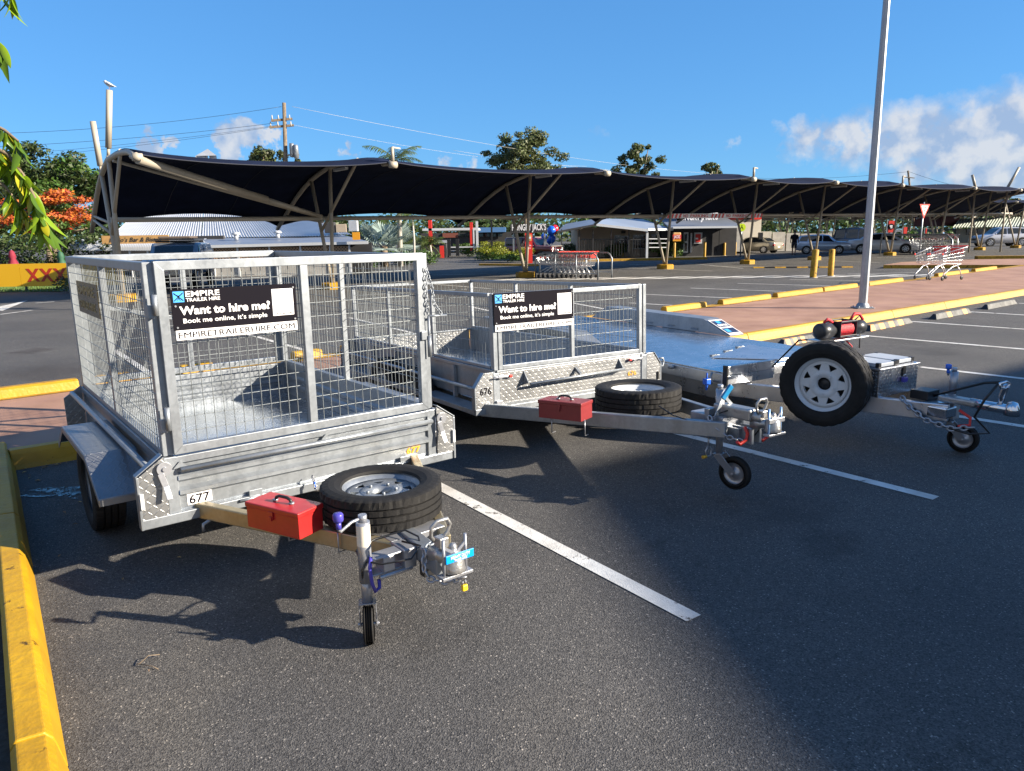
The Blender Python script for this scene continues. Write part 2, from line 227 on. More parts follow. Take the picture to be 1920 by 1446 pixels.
# ---------------------------------------------------------------- mesh building
class MB:
    def __init__(s, T=None): s.v = []; s.f = []; s.sm = []; s.T = T
    def add(s, vs, fs, sm=False):
        o = len(s.v); T = s.T
        s.v += [tuple(T @ V(p)) if T else tuple(p) for p in vs]
        for f in fs: s.f.append(tuple(i+o for i in f)); s.sm.append(sm)
        return s
    def box(s, a, b):   # two corners
        x0, x1 = sorted((a[0], b[0])); y0, y1 = sorted((a[1], b[1])); z0, z1 = sorted((a[2], b[2]))
        return s.add([(x0,y0,z0),(x1,y0,z0),(x1,y1,z0),(x0,y1,z0),(x0,y0,z1),(x1,y0,z1),(x1,y1,z1),(x0,y1,z1)],
                     [(3,2,1,0),(4,5,6,7),(0,1,5,4),(1,2,6,5),(2,3,7,6),(3,0,4,7)])
    def bar(s, p, q, w, h=None, up=(0,0,1)):
        p, q = V(p), V(q); d = (q-p); h = h or w; d.normalize(); u = V(up)
        if abs(d.dot(u)) > .97: u = V((0,1,0)) if abs(d.y) < .9 else V((1,0,0))
        x = d.cross(u).normalized(); y = x.cross(d).normalized(); c = []
        for e in (p, q):
            for (i, j) in ((-1,-1),(1,-1),(1,1),(-1,1)): c.append(e + x*(i*w/2) + y*(j*h/2))
        return s.add(c, [(3,2,1,0),(4,5,6,7),(0,1,5,4),(1,2,6,5),(2,3,7,6),(3,0,4,7)])
    def tube(s, p, q, r, r2=None, n=10, cap=True): return s.path([p, q], r, n, cap, r2)
    def path(s, pts, r, n=8, cap=True, r2=None, closed=False):
        pts = [V(p) for p in pts]; k = len(pts); vs = []; prev = None
        for i, p in enumerate(pts):
            if closed: d = pts[(i+1) % k]-pts[i-1]
            else: d = pts[min(i+1, k-1)]-pts[max(i-1, 0)]
            d.normalize()
            if prev is None:
                u = V((0,0,1)) if abs(d.z) < .9 else V((0,1,0)); x = d.cross(u).normalized()
            else: x = (prev - d*prev.dot(d)).normalized()
            prev = x; y = d.cross(x)
            rr = r if not callable(r) else r(i/(k-1))
            if r2 is not None and not callable(r): rr = r + (r2-r)*i/(k-1)
            vs += [p + x*(rr*math.cos(2*math.pi*j/n)) + y*(rr*math.sin(2*math.pi*j/n)) for j in range(n)]
        fs = []; m = k if closed else k-1
        for i in range(m):
            a = i*n; b = ((i+1) % k)*n
            fs += [(a+j, a+(j+1) % n, b+(j+1) % n, b+j) for j in range(n)]
        s.add(vs, fs, True)
        if cap and not closed:
            o = len(s.v)-k*n; s.f.append(tuple(o+j for j in reversed(range(n)))); s.sm.append(False)
            o2 = o+(k-1)*n; s.f.append(tuple(o2+j for j in range(n))); s.sm.append(False)
        return s
    def lathe(s, prof, c, ax, n=32, smooth=True, a0=0., fn=None):   # profile of (radius, along) round axis ax through c
        c = V(c); ax = V(ax).normalized(); u = V((0,0,1)) if abs(ax.z) < .9 else V((1,0,0)); x = ax.cross(u).normalized(); y = ax.cross(x)
        vs = []
        for j in range(n):
            a = a0+2*math.pi*j/n; e = x*math.cos(a)+y*math.sin(a)
            for i, (r, h) in enumerate(prof):
                rr = r*(fn(i, j) if fn else 1); vs.append(c+e*rr+ax*h)
        k = len(prof)
        fs = [(j*k+i, j*k+i+1, ((j+1) % n)*k+i+1, ((j+1) % n)*k+i) for j in range(n) for i in range(k-1)]
        return s.add(vs, fs, smooth)
    def prism(s, poly, o, ex, ey, ez, t):    # polygon in plane (ex, ey) at o, thickness t along ez
        o, ex, ey, ez = V(o), V(ex), V(ey), V(ez); k = len(poly)
        a = [o+ex*p[0]+ey*p[1] for p in poly]; b = [p+ez*t for p in a]
        return s.add(a+b, [tuple(range(k)), tuple(reversed(range(k, 2*k)))] + [(i, i+k, (i+1) % k+k, (i+1) % k) for i in range(k)])
    def quad(s, *p): return s.add(p, [tuple(range(len(p)))])
    def grid(s, f, nu, nv, sm=True):
        vs = [f(i/nu, j/nv) for i in range(nu+1) for j in range(nv+1)]; k = nv+1
        return s.add(vs, [(i*k+j, (i+1)*k+j, (i+1)*k+j+1, i*k+j+1) for i in range(nu) for j in range(nv)], sm)
    def mesh(s, name):
        me = bpy.data.meshes.new(name); me.from_pydata(s.v, [], s.f); me.polygons.foreach_set('use_smooth', s.sm); me.update(); return me
    def build(s, name, m, parent=None, bev=0, fix=False, **tags):
        me = s.mesh(name); me.materials.append(MT[m] if isinstance(m, str) else m)
        if fix:
            import bmesh
            b = bmesh.new(); b.from_mesh(me); bmesh.ops.recalc_face_normals(b, faces=b.faces); b.to_mesh(me); b.free()
        o = bpy.data.objects.new(name, me); COL.objects.link(o)
        if parent is not None: o.parent = parent
        if bev:
            bm = o.modifiers.new('edge', 'BEVEL'); bm.width = bev; bm.segments = 2; bm.limit_method = 'ANGLE'; bm.angle_limit = R(50)
        for k, x in tags.items(): o[k] = x
        return o
def thing(name, label, cat, loc=(0,0,0), rz=0., group=None, rx=0.):
    o = bpy.data.objects.new(name, None); COL.objects.link(o); o.location = loc
    o.rotation_euler = (rx, 0, rz); o.empty_display_size = .2; o['label'] = label; o['category'] = cat
    if group: o['group'] = group
    return o
def tag(o, label, cat, group=None):
    o['label'] = label; o['category'] = cat
    if group: o['group'] = group
    return o
def copy_tree(o, parent=None, **tags):
    c = o.copy(); COL.objects.link(c); c.parent = parent
    for k, x in tags.items(): c[k] = x
    for ch in list(o.children): copy_tree(ch, c)
    return c
def text(s, h, T, m, parent, name='lettering', w=None, bold=0., shear=0., ext=.0008):
    cu = bpy.data.curves.new(name, 'FONT'); cu.body = s; cu.size = 1; cu.offset = bold; cu.shear = shear; cu.extrude = ext/h; cu.resolution_u = 3
    ob = bpy.data.objects.new(name, cu); COL.objects.link(ob); bpy.context.view_layer.update()
    me = bpy.data.meshes.new_from_object(ob.evaluated_get(bpy.context.evaluated_depsgraph_get()))
    bpy.data.objects.remove(ob); bpy.data.curves.remove(cu)
    xs = [v.co.x for v in me.vertices]; ys = [v.co.y for v in me.vertices]
    k = h/(.70 if max(ys)-min(ys) < .6 or True else 1); x0 = min(xs); kx = (w/(max(xs)-x0)) if w else k
    for v in me.vertices: v.co = T @ V(((v.co.x-x0)*kx, v.co.y*k, v.co.z*h))
    me.materials.clear(); me.materials.append(MT[m]); me.name = name
    o = bpy.data.objects.new(name, me); COL.objects.link(o)
    if parent is not None: o.parent = parent
    return o
FACE = lambda x, y, z: M4.Translation((x, y, z)) @ M4.Rotation(R(90), 4, 'X')   # plane facing -y
ORD = ['first', 'second', 'third', 'fourth', 'fifth', 'sixth', 'seventh', 'eighth', 'ninth', 'tenth', 'eleventh', 'twelfth']
# ---------------------------------------------------------------- ground, path, kerbs, markings
def struct(name, mb, m, bev=0, parent=None, kind='structure', **k):
    o = mb.build(name, m, parent, bev)
    if parent is None: o['kind'] = kind
    return o
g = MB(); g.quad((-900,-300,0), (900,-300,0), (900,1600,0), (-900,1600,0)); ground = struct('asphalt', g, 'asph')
def along(p, d, s): return V(p) + V(d)*s
nA, nB = G(0, 846, .13), G(1920, 541.7, .13); nd_ = (nB-nA).normalized(); nn = V((-nd_.y, nd_.x, 0))     # near kerb, nn points away
fA, fB = G(0, 750, .13), G(1920, 498.4, .13); fd = (fB-fA).normalized(); fn_ = V((-fd.y, fd.x, 0))
Z = V((0,0,1)); PH = .13
pathm = MB(); a = nA-nd_*30; b = nB+nd_*60; c = fB+fd*60; d = fA-fd*30
for p in (a, b, c, d): p.z = PH-.004
corner = G(22, 860, PH)
pathm.quad(*(V((p.x, p.y, PH)) for p in (a, b, c, d))); struct('path', pathm, 'path')
# near kerb in cast lengths with sloped face
prof = [(-.17, -.01), (-.145, .03), (-.115, PH-.02), (-.09, PH+.012), (.0, PH+.012), (.02, PH-.02), (.02, -.01)]
def kerb(p, q, n, pr=prof, m='yel', name='kerb', gap=.006, parent=None):
    d = (q-p).normalized(); p = p+d*gap; q = q-d*gap; p = V((p.x, p.y, 0)); q = V((q.x, q.y, 0)); k = len(pr)
    mb = MB(); vs = [p+n*x+Z*z for x, z in pr]+[q+n*x+Z*z for x, z in pr]
    mb.add(vs, [(i, i+1, i+1+k, i+k) for i in range(k-1)]+[tuple(range(k-1,-1,-1)), tuple(range(k, 2*k))])
    o = mb.build(name, m, parent, .006, fix=True)
    if parent is None: o['kind'] = 'structure'
    return o
s0 = (corner-nA).dot(nd_)
s = s0; i = 0
while s < 46: kerb(nA+nd_*s, nA+nd_*(s+2.4), nn); s += 2.4
# left kerb beside the first bay, with the garden bed behind it
kl = G(28, 868, 0); kb = G(131, 1446, 0); kd = (kb-kl).normalized(); kn = V((kd.y, -kd.x, 0)); kn = kn if kn.x > 0 else -kn
profl = [(.0, -.01), (-.010, .04), (-.028, PH-.01), (-.050, PH+.02), (-.130, PH+.024), (-.147, PH-.0), (-.147, -.01)]
p0 = kl - kd*.16
for k_, (aa, bb) in enumerate(((0, 1.95), (1.95, 4.4), (4.4, 7.))): kerb(p0+kd*aa, p0+kd*bb, kn, profl)
sb = MB(); q0 = p0-kn*.146; q1 = p0+kd*7-kn*.146
sb.quad(V((q0.x, q0.y, .10)), V((q1.x, q1.y, .10)), V((q1.x-9, q1.y, .10)), V((q0.x-9, q0.y-1, .10))); struct('garden_bed', sb, 'soil')
# far kerb: flush painted band with raised concrete blocks on it
bd = MB(); e0 = fA-fd*12; e1 = fB+fd*40; bd.add([e0-fn_*.06+Z*.006, e1-fn_*.06+Z*.006, e1+fn_*.24+Z*.006, e0+fn_*.24+Z*.006, e0+fn_*.24-Z*.14, e1+fn_*.24-Z*.14], [(0,1,2,3), (3,2,5,4)])
struct('kerb_band', bd, 'yel2')
def fs_(u, v): return (G(u, v, PH)-fA).dot(fd)
blocks = [(-9., fs_(150, 729), 0)]
starts = [fs_(178, 725), fs_(219, 720), fs_(345, 705), fs_(560, 678)]
ends = [fs_(203, 722), fs_(246, 716), fs_(405, 697), fs_(612, 671)]
blocks += [(a_, b_, 1) for a_, b_ in zip(starts, ends)]
pit = [(1243, 1318, 585), (1345, 1434, 571), (1452, 1536, 558), (1549, 1611, 547), (1634, 1697, 536), (1760, 1816, 519), (1832, 1872, 510)]
x0 = fs_(620, 670); x1 = fs_(1205, 594)
n_ = int((x1-x0)/2.35); blocks += [(x0+(x1-x0)*k/n_+.25, x0+(x1-x0)*(k+1)/n_-.1, 1) for k in range(n_)]
blocks += [(fs_(u0, v0), fs_(u1, v0-(u1-u0)*.132), 1) for u0, u1, v0 in pit]
pb = [(.0, 0), (.015, .085), (.04, .105), (.13, .105), (.16, .08), (.17, 0)]
for k_, (a_, b_, t_) in enumerate(blocks):
    mb = MB(); p = fA+fd*a_; q = fA+fd*b_; k = len(pb); e = .03
    vs = [p+fn_*(x+.02)+Z*z for x, z in pb]+[p+fd*e+fn_*(x+.02)+Z*z for x, z in pb]
    vs = [p+fn_*(x+.03)+Z*(z+.004) for x, z in pb]+[q+fn_*(x+.03)+Z*(z+.004) for x, z in pb]
    mb.add(vs, [(i, i+1, i+1+k, i+k) for i in range(k-1)]+[tuple(range(k-1,-1,-1)), tuple(range(k, 2*k))])
    o = mb.build('kerb_block', 'yel', None, .02, fix=True)
    lab = ('long yellow kerb block on the far path edge, left of the caged trailer' if t_ == 0 else
           'yellow concrete kerb block on the far path edge, %s block from the left' % ORD[min(k_, 11)] if k_ < 12 else
           'yellow concrete kerb block on the far path edge, %s from its right end' % ORD[len(blocks)-1-k_])
    tag(o, lab, 'kerb block', 'yellow kerb blocks along the far edge of the path')
# marked lines
def line(u0, v0, u1, v1, w=.09, z=.004, w2=None, fn=None):
    p, q = G(u0, v0), G(u1, v1); d = (q-p).normalized(); n = V((-d.y, d.x, 0)); mb = MB()
    mb.quad(p-n*w/2+Z*z, q-n*w/2+Z*z, q+n*w/2+Z*z, p+n*w/2+Z*z); return mb.build('painted_line', 'line', ground)
def lineG(p, d, l, w=.09, z=.004):
    n = V((-d.y, d.x, 0)); mb = MB(); mb.quad(p-n*w/2+Z*z, p+d*l-n*w/2+Z*z, p+d*l+n*w/2+Z*z, p+n*w/2+Z*z); return mb.build('painted_line', 'line', ground)
line(700, 848, 1301, 1160.5, .095); line(1180, 790, 1755, 935, .095)
for t in ((1600, 751, 1990, 811), (1560, 670, 2100, 731), (1600, 628, 2100, 670.5), (1706, 603, 2100, 630), (1820, 585, 2100, 602), (1910, 569, 2100, 577)): line(*t, .10)
for t in ((1205, 552, 1404, 560.5), (1180, 568.3, 1283, 574), (1295, 540.5, 1489, 547.5), (1383, 531.5, 1572, 537), (1480, 524, 1740, 529), (450, 623, 600, 665), (215, 657, 281, 701), (655, 596, 800, 631), (880, 575, 1000, 601), (1040, 562, 1150, 583),
          (1130, 501, 1335, 508.5), (1180, 496, 1270, 499), (1340, 499.5, 1490, 501), (1285, 493.5, 1393, 503.5), (1555, 489, 1650, 493), (1640, 483, 1760, 484.5), (0, 544, 14, 541), (66, 568.5, 102, 566), (0, 573, 17, 572), (810, 516, 1000, 512), (700, 524, 960, 545), (0, 590, 60, 582)): line(*t, .09)
for k_ in range(17):    # hatched strip across the far aisle
    u = 905+46*k_*(1+.012*k_); mb = MB(); v = 527-k_*.55
    p, q = G(u, v), G(u+62+1.2*k_, v-4.6); mb.quad(p+Z*.004, p+V((.75, 0, .004)), q+V((.75, 0, .004)), q+Z*.004); mb.build('painted_line', 'line', ground)
line(1590, 514.5, 1716, 511.5, .1, .008); line(1600, 520.5, 1740, 516, .1, .008)
MT['wet'] = mat('wet film', (.03, .03, .03), .12, 0, spec=.6); wt_ = MT['wet'].node_tree; wn_ = wt_.nodes.new('ShaderNodeTexNoise'); wn_.inputs['Scale'].default_value = 16; wn_.inputs['Detail'].default_value = 9; wn_.inputs['Roughness'].default_value = .75
wg_ = wt_.nodes.new('ShaderNodeNewGeometry'); wr_ = wt_.nodes.new('ShaderNodeValToRGB'); wr_.color_ramp.elements[0].position = .47; wr_.color_ramp.elements[1].position = .58; wt_.links.new(wg_.outputs['Position'], wn_.inputs['Vector']); wt_.links.new(wn_.outputs['Fac'], wr_.inputs[0]); wt_.links.new(wr_.outputs[0], wt_.nodes['Principled BSDF'].inputs['Alpha'])
pdl = MB(); pc = G(150, 922); rnd0 = random.Random(3); pdl.add([pc+V((math.cos(a*.26)*.34*(1+.35*math.sin(a*1.9)), math.sin(a*.26)*.13*(1+.3*math.cos(a*1.3)), .005)) for a in range(24)], [tuple(range(24))])
struct('puddle', pdl, MT['wet'])
ar = MB(); ar.add([G(0, 575)+Z*.004, G(52, 563.5)+Z*.004, G(5, 583)+Z*.004, G(-30, 580)+Z*.004], [(0,1,2,3)]); ar.build('painted_arrow', 'line', ground)
# wheel stops in the right hand bays
def wheel_stop(u0, v0, u1, v1, spots, label):
    p, q = G(u0, v0), G(u1, v1); d = (q-p); Ln = d.length; d.normalize(); n = V((-d.y, d.x, 0))
    t = thing('wheel_stop', label, 'wheel stop', p, math.atan2(d.y, d.x), 'rubber wheel stops at the heads of the parking bays')
    pr = [(0, .005), (.05, .10), (.10, .10), (.15, .005)]; k = 4; mb = MB(); segs = 9
    for s_ in range(segs):
        x0, x1 = Ln*s_/segs, Ln*(s_+1)/segs; is_o = s_ in spots
        (mb if not is_o else None)
        tgt = mb if not is_o else MB(); e0 = .08 if s_ == 0 else 0; e1 = .08 if s_ == segs-1 else 0
        f = lambda x, e: [(x+(e if z > .05 else 0), y, z) for y, z in pr]
        tgt.add(f(x0, e0)+f(x1, -e1), [(0,1,5,4), (1,2,6,5), (2,3,7,6), (3,2,1,0), (4,5,6,7)])
        if is_o: tgt.build('reflective_panel', MT['stripe'], t)
    mb.build('body', MT['stop'], t, .004)
    eb = MB(); eb.add([(-.004, y, z) for y, z in pr[:1]]+[(.076, .05, .101), (.076, .10, .101), (-.004, .15, .005)], [(0,1,2,3)]); eb.build('end_face', 'black', t)
MT['stop'] = mat('worn rubber', (.13, .13, .125), .8, 0, .3, 8, .4, 60); MT['stripe'] = mat('amber panel', (.75, .33, .06), .5, 0, .2, 20)
wheel_stop(1470, 651, 1532, 639, (1, 3, 5), 'grey wheel stop with amber panels, partly behind the winch')
wheel_stop(1633, 622, 1712, 606, (0, 2, 4, 6), 'worn grey wheel stop with four amber panels, just right of the winch')
wheel_stop(1756, 600, 1822, 587, (3, 7), 'grey wheel stop with two amber panels, between two plain bay lines')
wheel_stop(1853, 581, 1908, 570, (), 'plain grey wheel stop without amber panels, farthest along the kerb')
wheel_stop(1965, 561, 2010, 553, (), 'plain grey wheel stop beyond the right edge')

# ---------------------------------------------------------------- wheels
def tyre(parent, c, ax, Rr, w, rr, n=120, name='tyre', tread=True, groove=3):
    h = w/2; pr = [(rr, -h*.72), (rr+.008, -h*.86), (rr+(Rr-rr)*.35, -h*.98), (rr+(Rr-rr)*.6, -h), (Rr-.030, -h*.975), (Rr-.012, -h*.93), (Rr-.003, -h*.84)]
    gs = [(-1+2*(k+1)/(groove+1))*h*.80 for k in range(groove)]; gw = .0045
    for x in gs: pr += [(Rr+.001, x-gw), (Rr-.010, x-gw+.001), (Rr-.010, x+gw-.001), (Rr+.001, x+gw)]
    pr += [(r, -x) for r, x in reversed(pr[:7])]
    m_ = len(pr); n = n-n % 3
    def fn(i, j):
        if not tread: return 1
        if i in (4, 5, 6, m_-7, m_-6, m_-5): return 1-(.016 if j % 3 == 0 else 0)
        if 7 <= i < m_-7:
            r_ = (i-7+2)//4
            return 1-(.010 if (j+r_*2) % 5 == 0 and pr[i][0] > Rr-.005 else 0)
        return 1
    if tread: pr[6] = (Rr-.001, -h*.86); pr[m_-7] = (Rr-.001, h*.86)
    return MB().lathe(pr, c, ax, n, not tread, fn=fn).build(name, 'rubber', parent)
def rim(parent, c, ax, rr, w, m='galv', spokes=8, dish=.0, hub=None, name='rim'):
    c = V(c); ax = V(ax).normalized(); h = w/2*.78; mb = MB()
    pr = [(rr+.012, h), (rr+.012, h-.008), (rr-.004, h-.012), (rr-.012, h*.55), (rr-.022, h*.45), (rr-.024, -h*.6), (rr-.004, -h+.012), (rr+.012, -h)]
    mb.lathe(pr, c, ax, 48)
    zi = dish
    u = V((0,0,1)) if abs(ax.z) < .9 else V((1,0,0)); x = ax.cross(u).normalized(); y = ax.cross(x)
    P = lambda r, a, z: c+x*(r*math.cos(a))+y*(r*math.sin(a))+ax*z
    r0, r1, r2, r3 = rr*.26, rr*.52, rr*.78, rr-.02
    mb.lathe([(r0*.95, zi-.02), (r0, zi+.006), (r1, zi+.012), (r1+.006, zi+.006)], c, ax, 40)      # bolt face
    mb.lathe([(r2, zi+.004), (r3, zi+.012), (r3, zi-.03)], c, ax, 40)
    for k in range(spokes):
        a = 2*math.pi*k/spokes; d = math.pi/spokes
        mb.add([P(r1+.004, a-d*.98, zi+.008), P(r1+.004, a+d*.98, zi+.008), P(r2+.004, a+d*.42, zi+.006), P(r2+.004, a-d*.42, zi+.006),
                P(r1+.004, a-d*.98, zi-.012), P(r1+.004, a+d*.98, zi-.012), P(r2+.004, a+d*.42, zi-.014), P(r2+.004, a-d*.42, zi-.014)], [(0,1,2,3), (1,0,4,5), (1,5,6,2), (0,3,7,4)])
    for k in range(5):
        a = 2*math.pi*k/5+.3; mb.tube(P(rr*.38, a, zi+.008), P(rr*.38, a, zi+.022), .008, n=6)
    o = mb.build(name, m, parent)
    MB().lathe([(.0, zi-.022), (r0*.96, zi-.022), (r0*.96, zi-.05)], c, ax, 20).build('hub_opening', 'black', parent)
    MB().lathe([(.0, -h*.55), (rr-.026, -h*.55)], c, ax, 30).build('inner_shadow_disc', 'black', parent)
    return o
def wire_panel(T, w, h, px, pz, m, parent, r=.0021, x0=0, z0=0):
    mb = MB(T); n = round(w/px); k = round(h/pz)
    for i in range(1, n): mb.path([(x0+w*i/n, 0, z0), (x0+w*i/n, 0, z0+h)], r, 4, False)
    for j in range(1, k): mb.path([(x0, .0035, z0+h*j/k), (x0+w, .0035, z0+h*j/k)], r, 4, False)
    return mb.build('wire_mesh', m, parent, kind='stuff')
def swage_panel(x0, x1, z0, z1, y, t, parent, name, m='galv', flip=1, sidex=None):
    # pressed sheet with two ribs; profile (outwards, z)
    H = z1-z0; f = flip
    pr = [(0, 0), (0, .26), (.024, .33), (.024, .40), (0, .47), (0, .58), (.024, .65), (.024, .72), (0, .79), (0, 1)]
    mb = MB(); P = []
    for q, zz in pr:
        if sidex is None: P.append(((x0, y-f*q, z0+H*zz), (x1, y-f*q, z0+H*zz)))
        else: P.append(((sidex+f*q, x0, z0+H*zz), (sidex+f*q, x1, z0+H*zz)))
    for (a, b), (c, d) in zip(P, P[1:]): mb.quad(a, b, d, c)
    o = mb.build(name, m, parent); md = o.modifiers.new('thick', 'SOLIDIFY'); md.thickness = .003; md.offset = 0; return o
def sign_board(parent, x0, x1, z0, z1, zs, y, qr=True):
    t = MB().box((x0, y, z0), (x1, y+.006, z1)).build('sign_board', 'blackm', parent, .001)
    MB().box((x0+.008, y-.0015, zs), (x1-.004, y+.005, z0-.0)).build('white_strip', 'whitep', t)
    w, h = x1-x0, z1-z0; f = y-.001
    text('EMPIRE', h*.135, FACE(x0+w*.11, f, z1-h*.185), 'whitep', t, w=w*.26, bold=.012)
    text('TRAILER HIRE', h*.085, FACE(x0+w*.11, f, z1-h*.305), 'whitep', t, w=w*.26, bold=.01)
    text('Want to hire me?', h*.20, FACE(x0+w*.055, f, z1-h*.62), 'whitep', t, w=w*.715, bold=.03)
    text('Book me online, it\u2019s simple', h*.115, FACE(x0+w*.075, f, z1-h*.83), 'whitep', t, w=w*.665, bold=.008)
    text('EMPIRETRAILERHIRE.COM', (z0-zs)*.60, FACE(x0+w*.03, y-.0025, zs+(z0-zs)*.20), 'blackm', t, w=w*.94, bold=.0)
    text('OR SCAN HERE', h*.045, FACE(x0+w*.81, f-.0012, z1-h*.80), 'blackm', t, w=w*.15, bold=.006)
    MB().box((x0+w*.018, f, z1-h*.31), (x0+w*.098, y+.004, z1-h*.045)).build('logo', 'logo', t)
    lm = MB(); cx_, cz_, q = x0+w*.058, z1-h*.178, w*.034
    for a_, b_ in (((-1, -1), (1, 1)), ((-1, 1), (1, -1))): lm.bar((cx_+a_[0]*q, f-.001, cz_+a_[1]*q*.9), (cx_+b_[0]*q, f-.001, cz_+b_[1]*q*.9), .004, .001, up=(0,1,0))
    lm.prism([(-q, .7*q), (0, .3*q), (q, .7*q), (0, -.1*q)], (cx_, f-.0012, cz_), (1,0,0), (0,0,1), (0,1,0), .001)
    lm.prism([(-.5*q, -q), (0, -.2*q), (.5*q, -q), (0, -.45*q)], (cx_, f-.0012, cz_), (1,0,0), (0,0,1), (0,1,0), .001); lm.build('logo_mark', 'blackm', t)
    MB().box((x0+w*.79, f-.001, z1-h*.83), (x0+w*.975, y+.004, z1-h*.12)).build('white_square', 'whitep', t, .004)
    bm = MB()
    for (bx, bz) in ((x0+.018, z1-h*.40), (x0+.018, z0+.014), (x1-.014, z1-.02), (x1-.014, z0+.012)): bm.tube((bx, f-.004, bz), (bx, y, bz), .005, n=8)
    bm.build('rivet', 'zinc', t)
def latch_cam(parent, x, y, z, side=1):
    t = MB().lathe([(0, .0), (.036, .0), (.036, .007), (0, .007)], (x, y-.012, z), (0, -1, 0), 20, False).build('latch', 'zinc', parent, .001)
    MB().tube((x, y-.016, z), (x, y-.028, z), .011, n=8).build('bolt_head', 'zinc', t)
    l = MB(); l.bar((x+.02*side, y-.02, z-.02), (x+.004*side, y-.024, z-.085), .03, .006, up=(0,1,0)); l.bar((x+.004*side, y-.026, z-.085), (x-.004*side, y-.05, z-.15), .027, .006, up=(0,1,0))
    l.build('lever', 'zinc', t, .002)
def toolbox(parent, c, ang, L_, W_, H_, m, straps=True):
    T = M4.Translation(c) @ M4.Rotation(ang, 4, 'Z'); hl, hw = L_/2, W_/2
    t = MB(T).box((-hl, -hw, 0), (hl, hw, H_*.86)).build('toolbox', m, parent, .003)
    MB(T).box((-hl-.005, -hw-.005, H_*.80), (hl+.005, hw+.005, H_)).build('lid', m, t, .005)
    h = MB(T); h.path([(-.05, 0, H_+.002), (-.045, 0, H_+.018), (-.025, 0, H_+.026), (.025, 0, H_+.026), (.045, 0, H_+.018), (.05, 0, H_+.002)], .0075, 8); h.build('handle', 'black', t)
    k = MB(T); k.tube((-.052, 0, H_), (-.052, 0, H_+.008), .013, n=10); k.tube((.052, 0, H_), (.052, 0, H_+.008), .013, n=10); k.build('handle_base', 'zinc', t)
    l = MB(T); l.box((-.013, -hw-.009, H_*.58), (.013, -hw-.001, H_*.84)); l.box((-.008, -hw-.014, H_*.5), (.008, -hw-.002, H_*.66)); l.build('hasp', m, t, .001)
    return t
def chain(parent, pts, r=.0035, ln=.026, m='galv', name='chain'):
    # links along a polyline, alternately turned
    P = [V(p) for p in pts]; seg = []; tot = 0
    for a, b in zip(P, P[1:]): seg.append((a, b, tot, (b-a).length)); tot += (b-a).length
    n = max(2, int(tot/(ln*.74))); mb = MB()
    for k in range(n):
        s_ = tot*(k+.5)/n
        for a, b, t0, l_ in seg:
            if t0 <= s_ <= t0+l_+1e-9: break
        d = (b-a).normalized(); c = a+(b-a)*((s_-t0)/l_); u = V((.3,.2,1)); x = d.cross(u)
        if x.length < .1: x = d.cross(V((0,1,0)))
        x.normalize(); y = d.cross(x)
        w_ = x if k % 2 else y; pp = []
        for j in range(12):
            a_ = 2*math.pi*j/12; pp.append(c+d*(math.cos(a_)*ln*.5)+w_*(math.sin(a_)*ln*.33))
        mb.path(pp, r, 6, closed=True)
    return mb.build(name, m, parent, kind='stuff')
def ball_coupler(parent, c, z, blue=False, strip=False, lever=True):
    x, y = c
    t = MB().lathe([(0, .075), (.012, .073), (.018, .06), (.016, .045), (.03, .04), (.042, .02), (.046, -.02), (.05, -.035), (.047, -.042), (.0, -.042)], (x, y, z), (0,0,1), 24).build('coupling_head', 'cast', parent)
    MB().tube((x, y+.04, z+.0), (x+.0, y+.15, z-.02), .026, .034, 14).build('neck', 'cast', t)
    h = MB(); hy = y+.09; h.path([(x-.03, hy, z+.06), (x-.045, hy, z+.085), (x-.045, hy-.005, z+.125), (x-.02, hy-.008, z+.145), (x+.03, hy-.008, z+.145), (x+.045, hy-.005, z+.12), (x+.035, hy, z+.085), (x+.01, hy, z+.065)], .008, 8); h.build('handle', 'cast', t)
    MB().box((x-.022, hy-.03, z+.03), (x+.022, hy+.02, z+.075)).build('release', 'cast', t, .005)
    lk = MB(); lm = 'pale' if blue else 'zinc'
    for s_ in (-1, 1): lk.tube((x+.052*s_, y-.012, z-.055), (x+.052*s_, y-.012, z+.105), .0065, n=8)
    l0 = lk.build('coupling_lock', MT['lockblue'] if blue else 'zinc', parent)
    MB().box((x-.072, y-.035, z-.06), (x+.072, y+.012, z-.047)).build('base_plate', 'zinc', l0, .002)
    v = MB(); v.bar((x-.05, y-.012, z+.07), (x, y-.016, z+.035), .012, .006, up=(0,1,0)); v.bar((x+.05, y-.012, z+.07), (x, y-.016, z+.035), .012, .006, up=(0,1,0)); v.build('arm', 'zinc', l0)
    if strip:
        s1 = MB().box((x-.066, y-.052, z+.018), (x+.066, y-.046, z+.052)).build('name_strip', MT['cyanb'], l0, .002)
        text('HEAVY DUTY', .013, FACE(x-.045, y-.0535, z+.034), 'whitep', s1, w=.09, bold=.01); text('TRAILER LOCK', .009, FACE(x-.03, y-.0535, z+.022), 'whitep', s1, w=.062, bold=.01)
    else:
        MB().box((x-.068, y-.03, z+.018), (x+.068, y-.004, z+.045)).build('clamp_bar', 'zinc', l0, .002)
    return t
MT['cyanb'] = mat('cyan enamel', (.0, .28, .72), .35); MT['lockblue'] = mat('pale blue steel', (.25, .42, .68), .35, .3); MT['label'] = mat('cream label', (.68, .62, .52), .5)
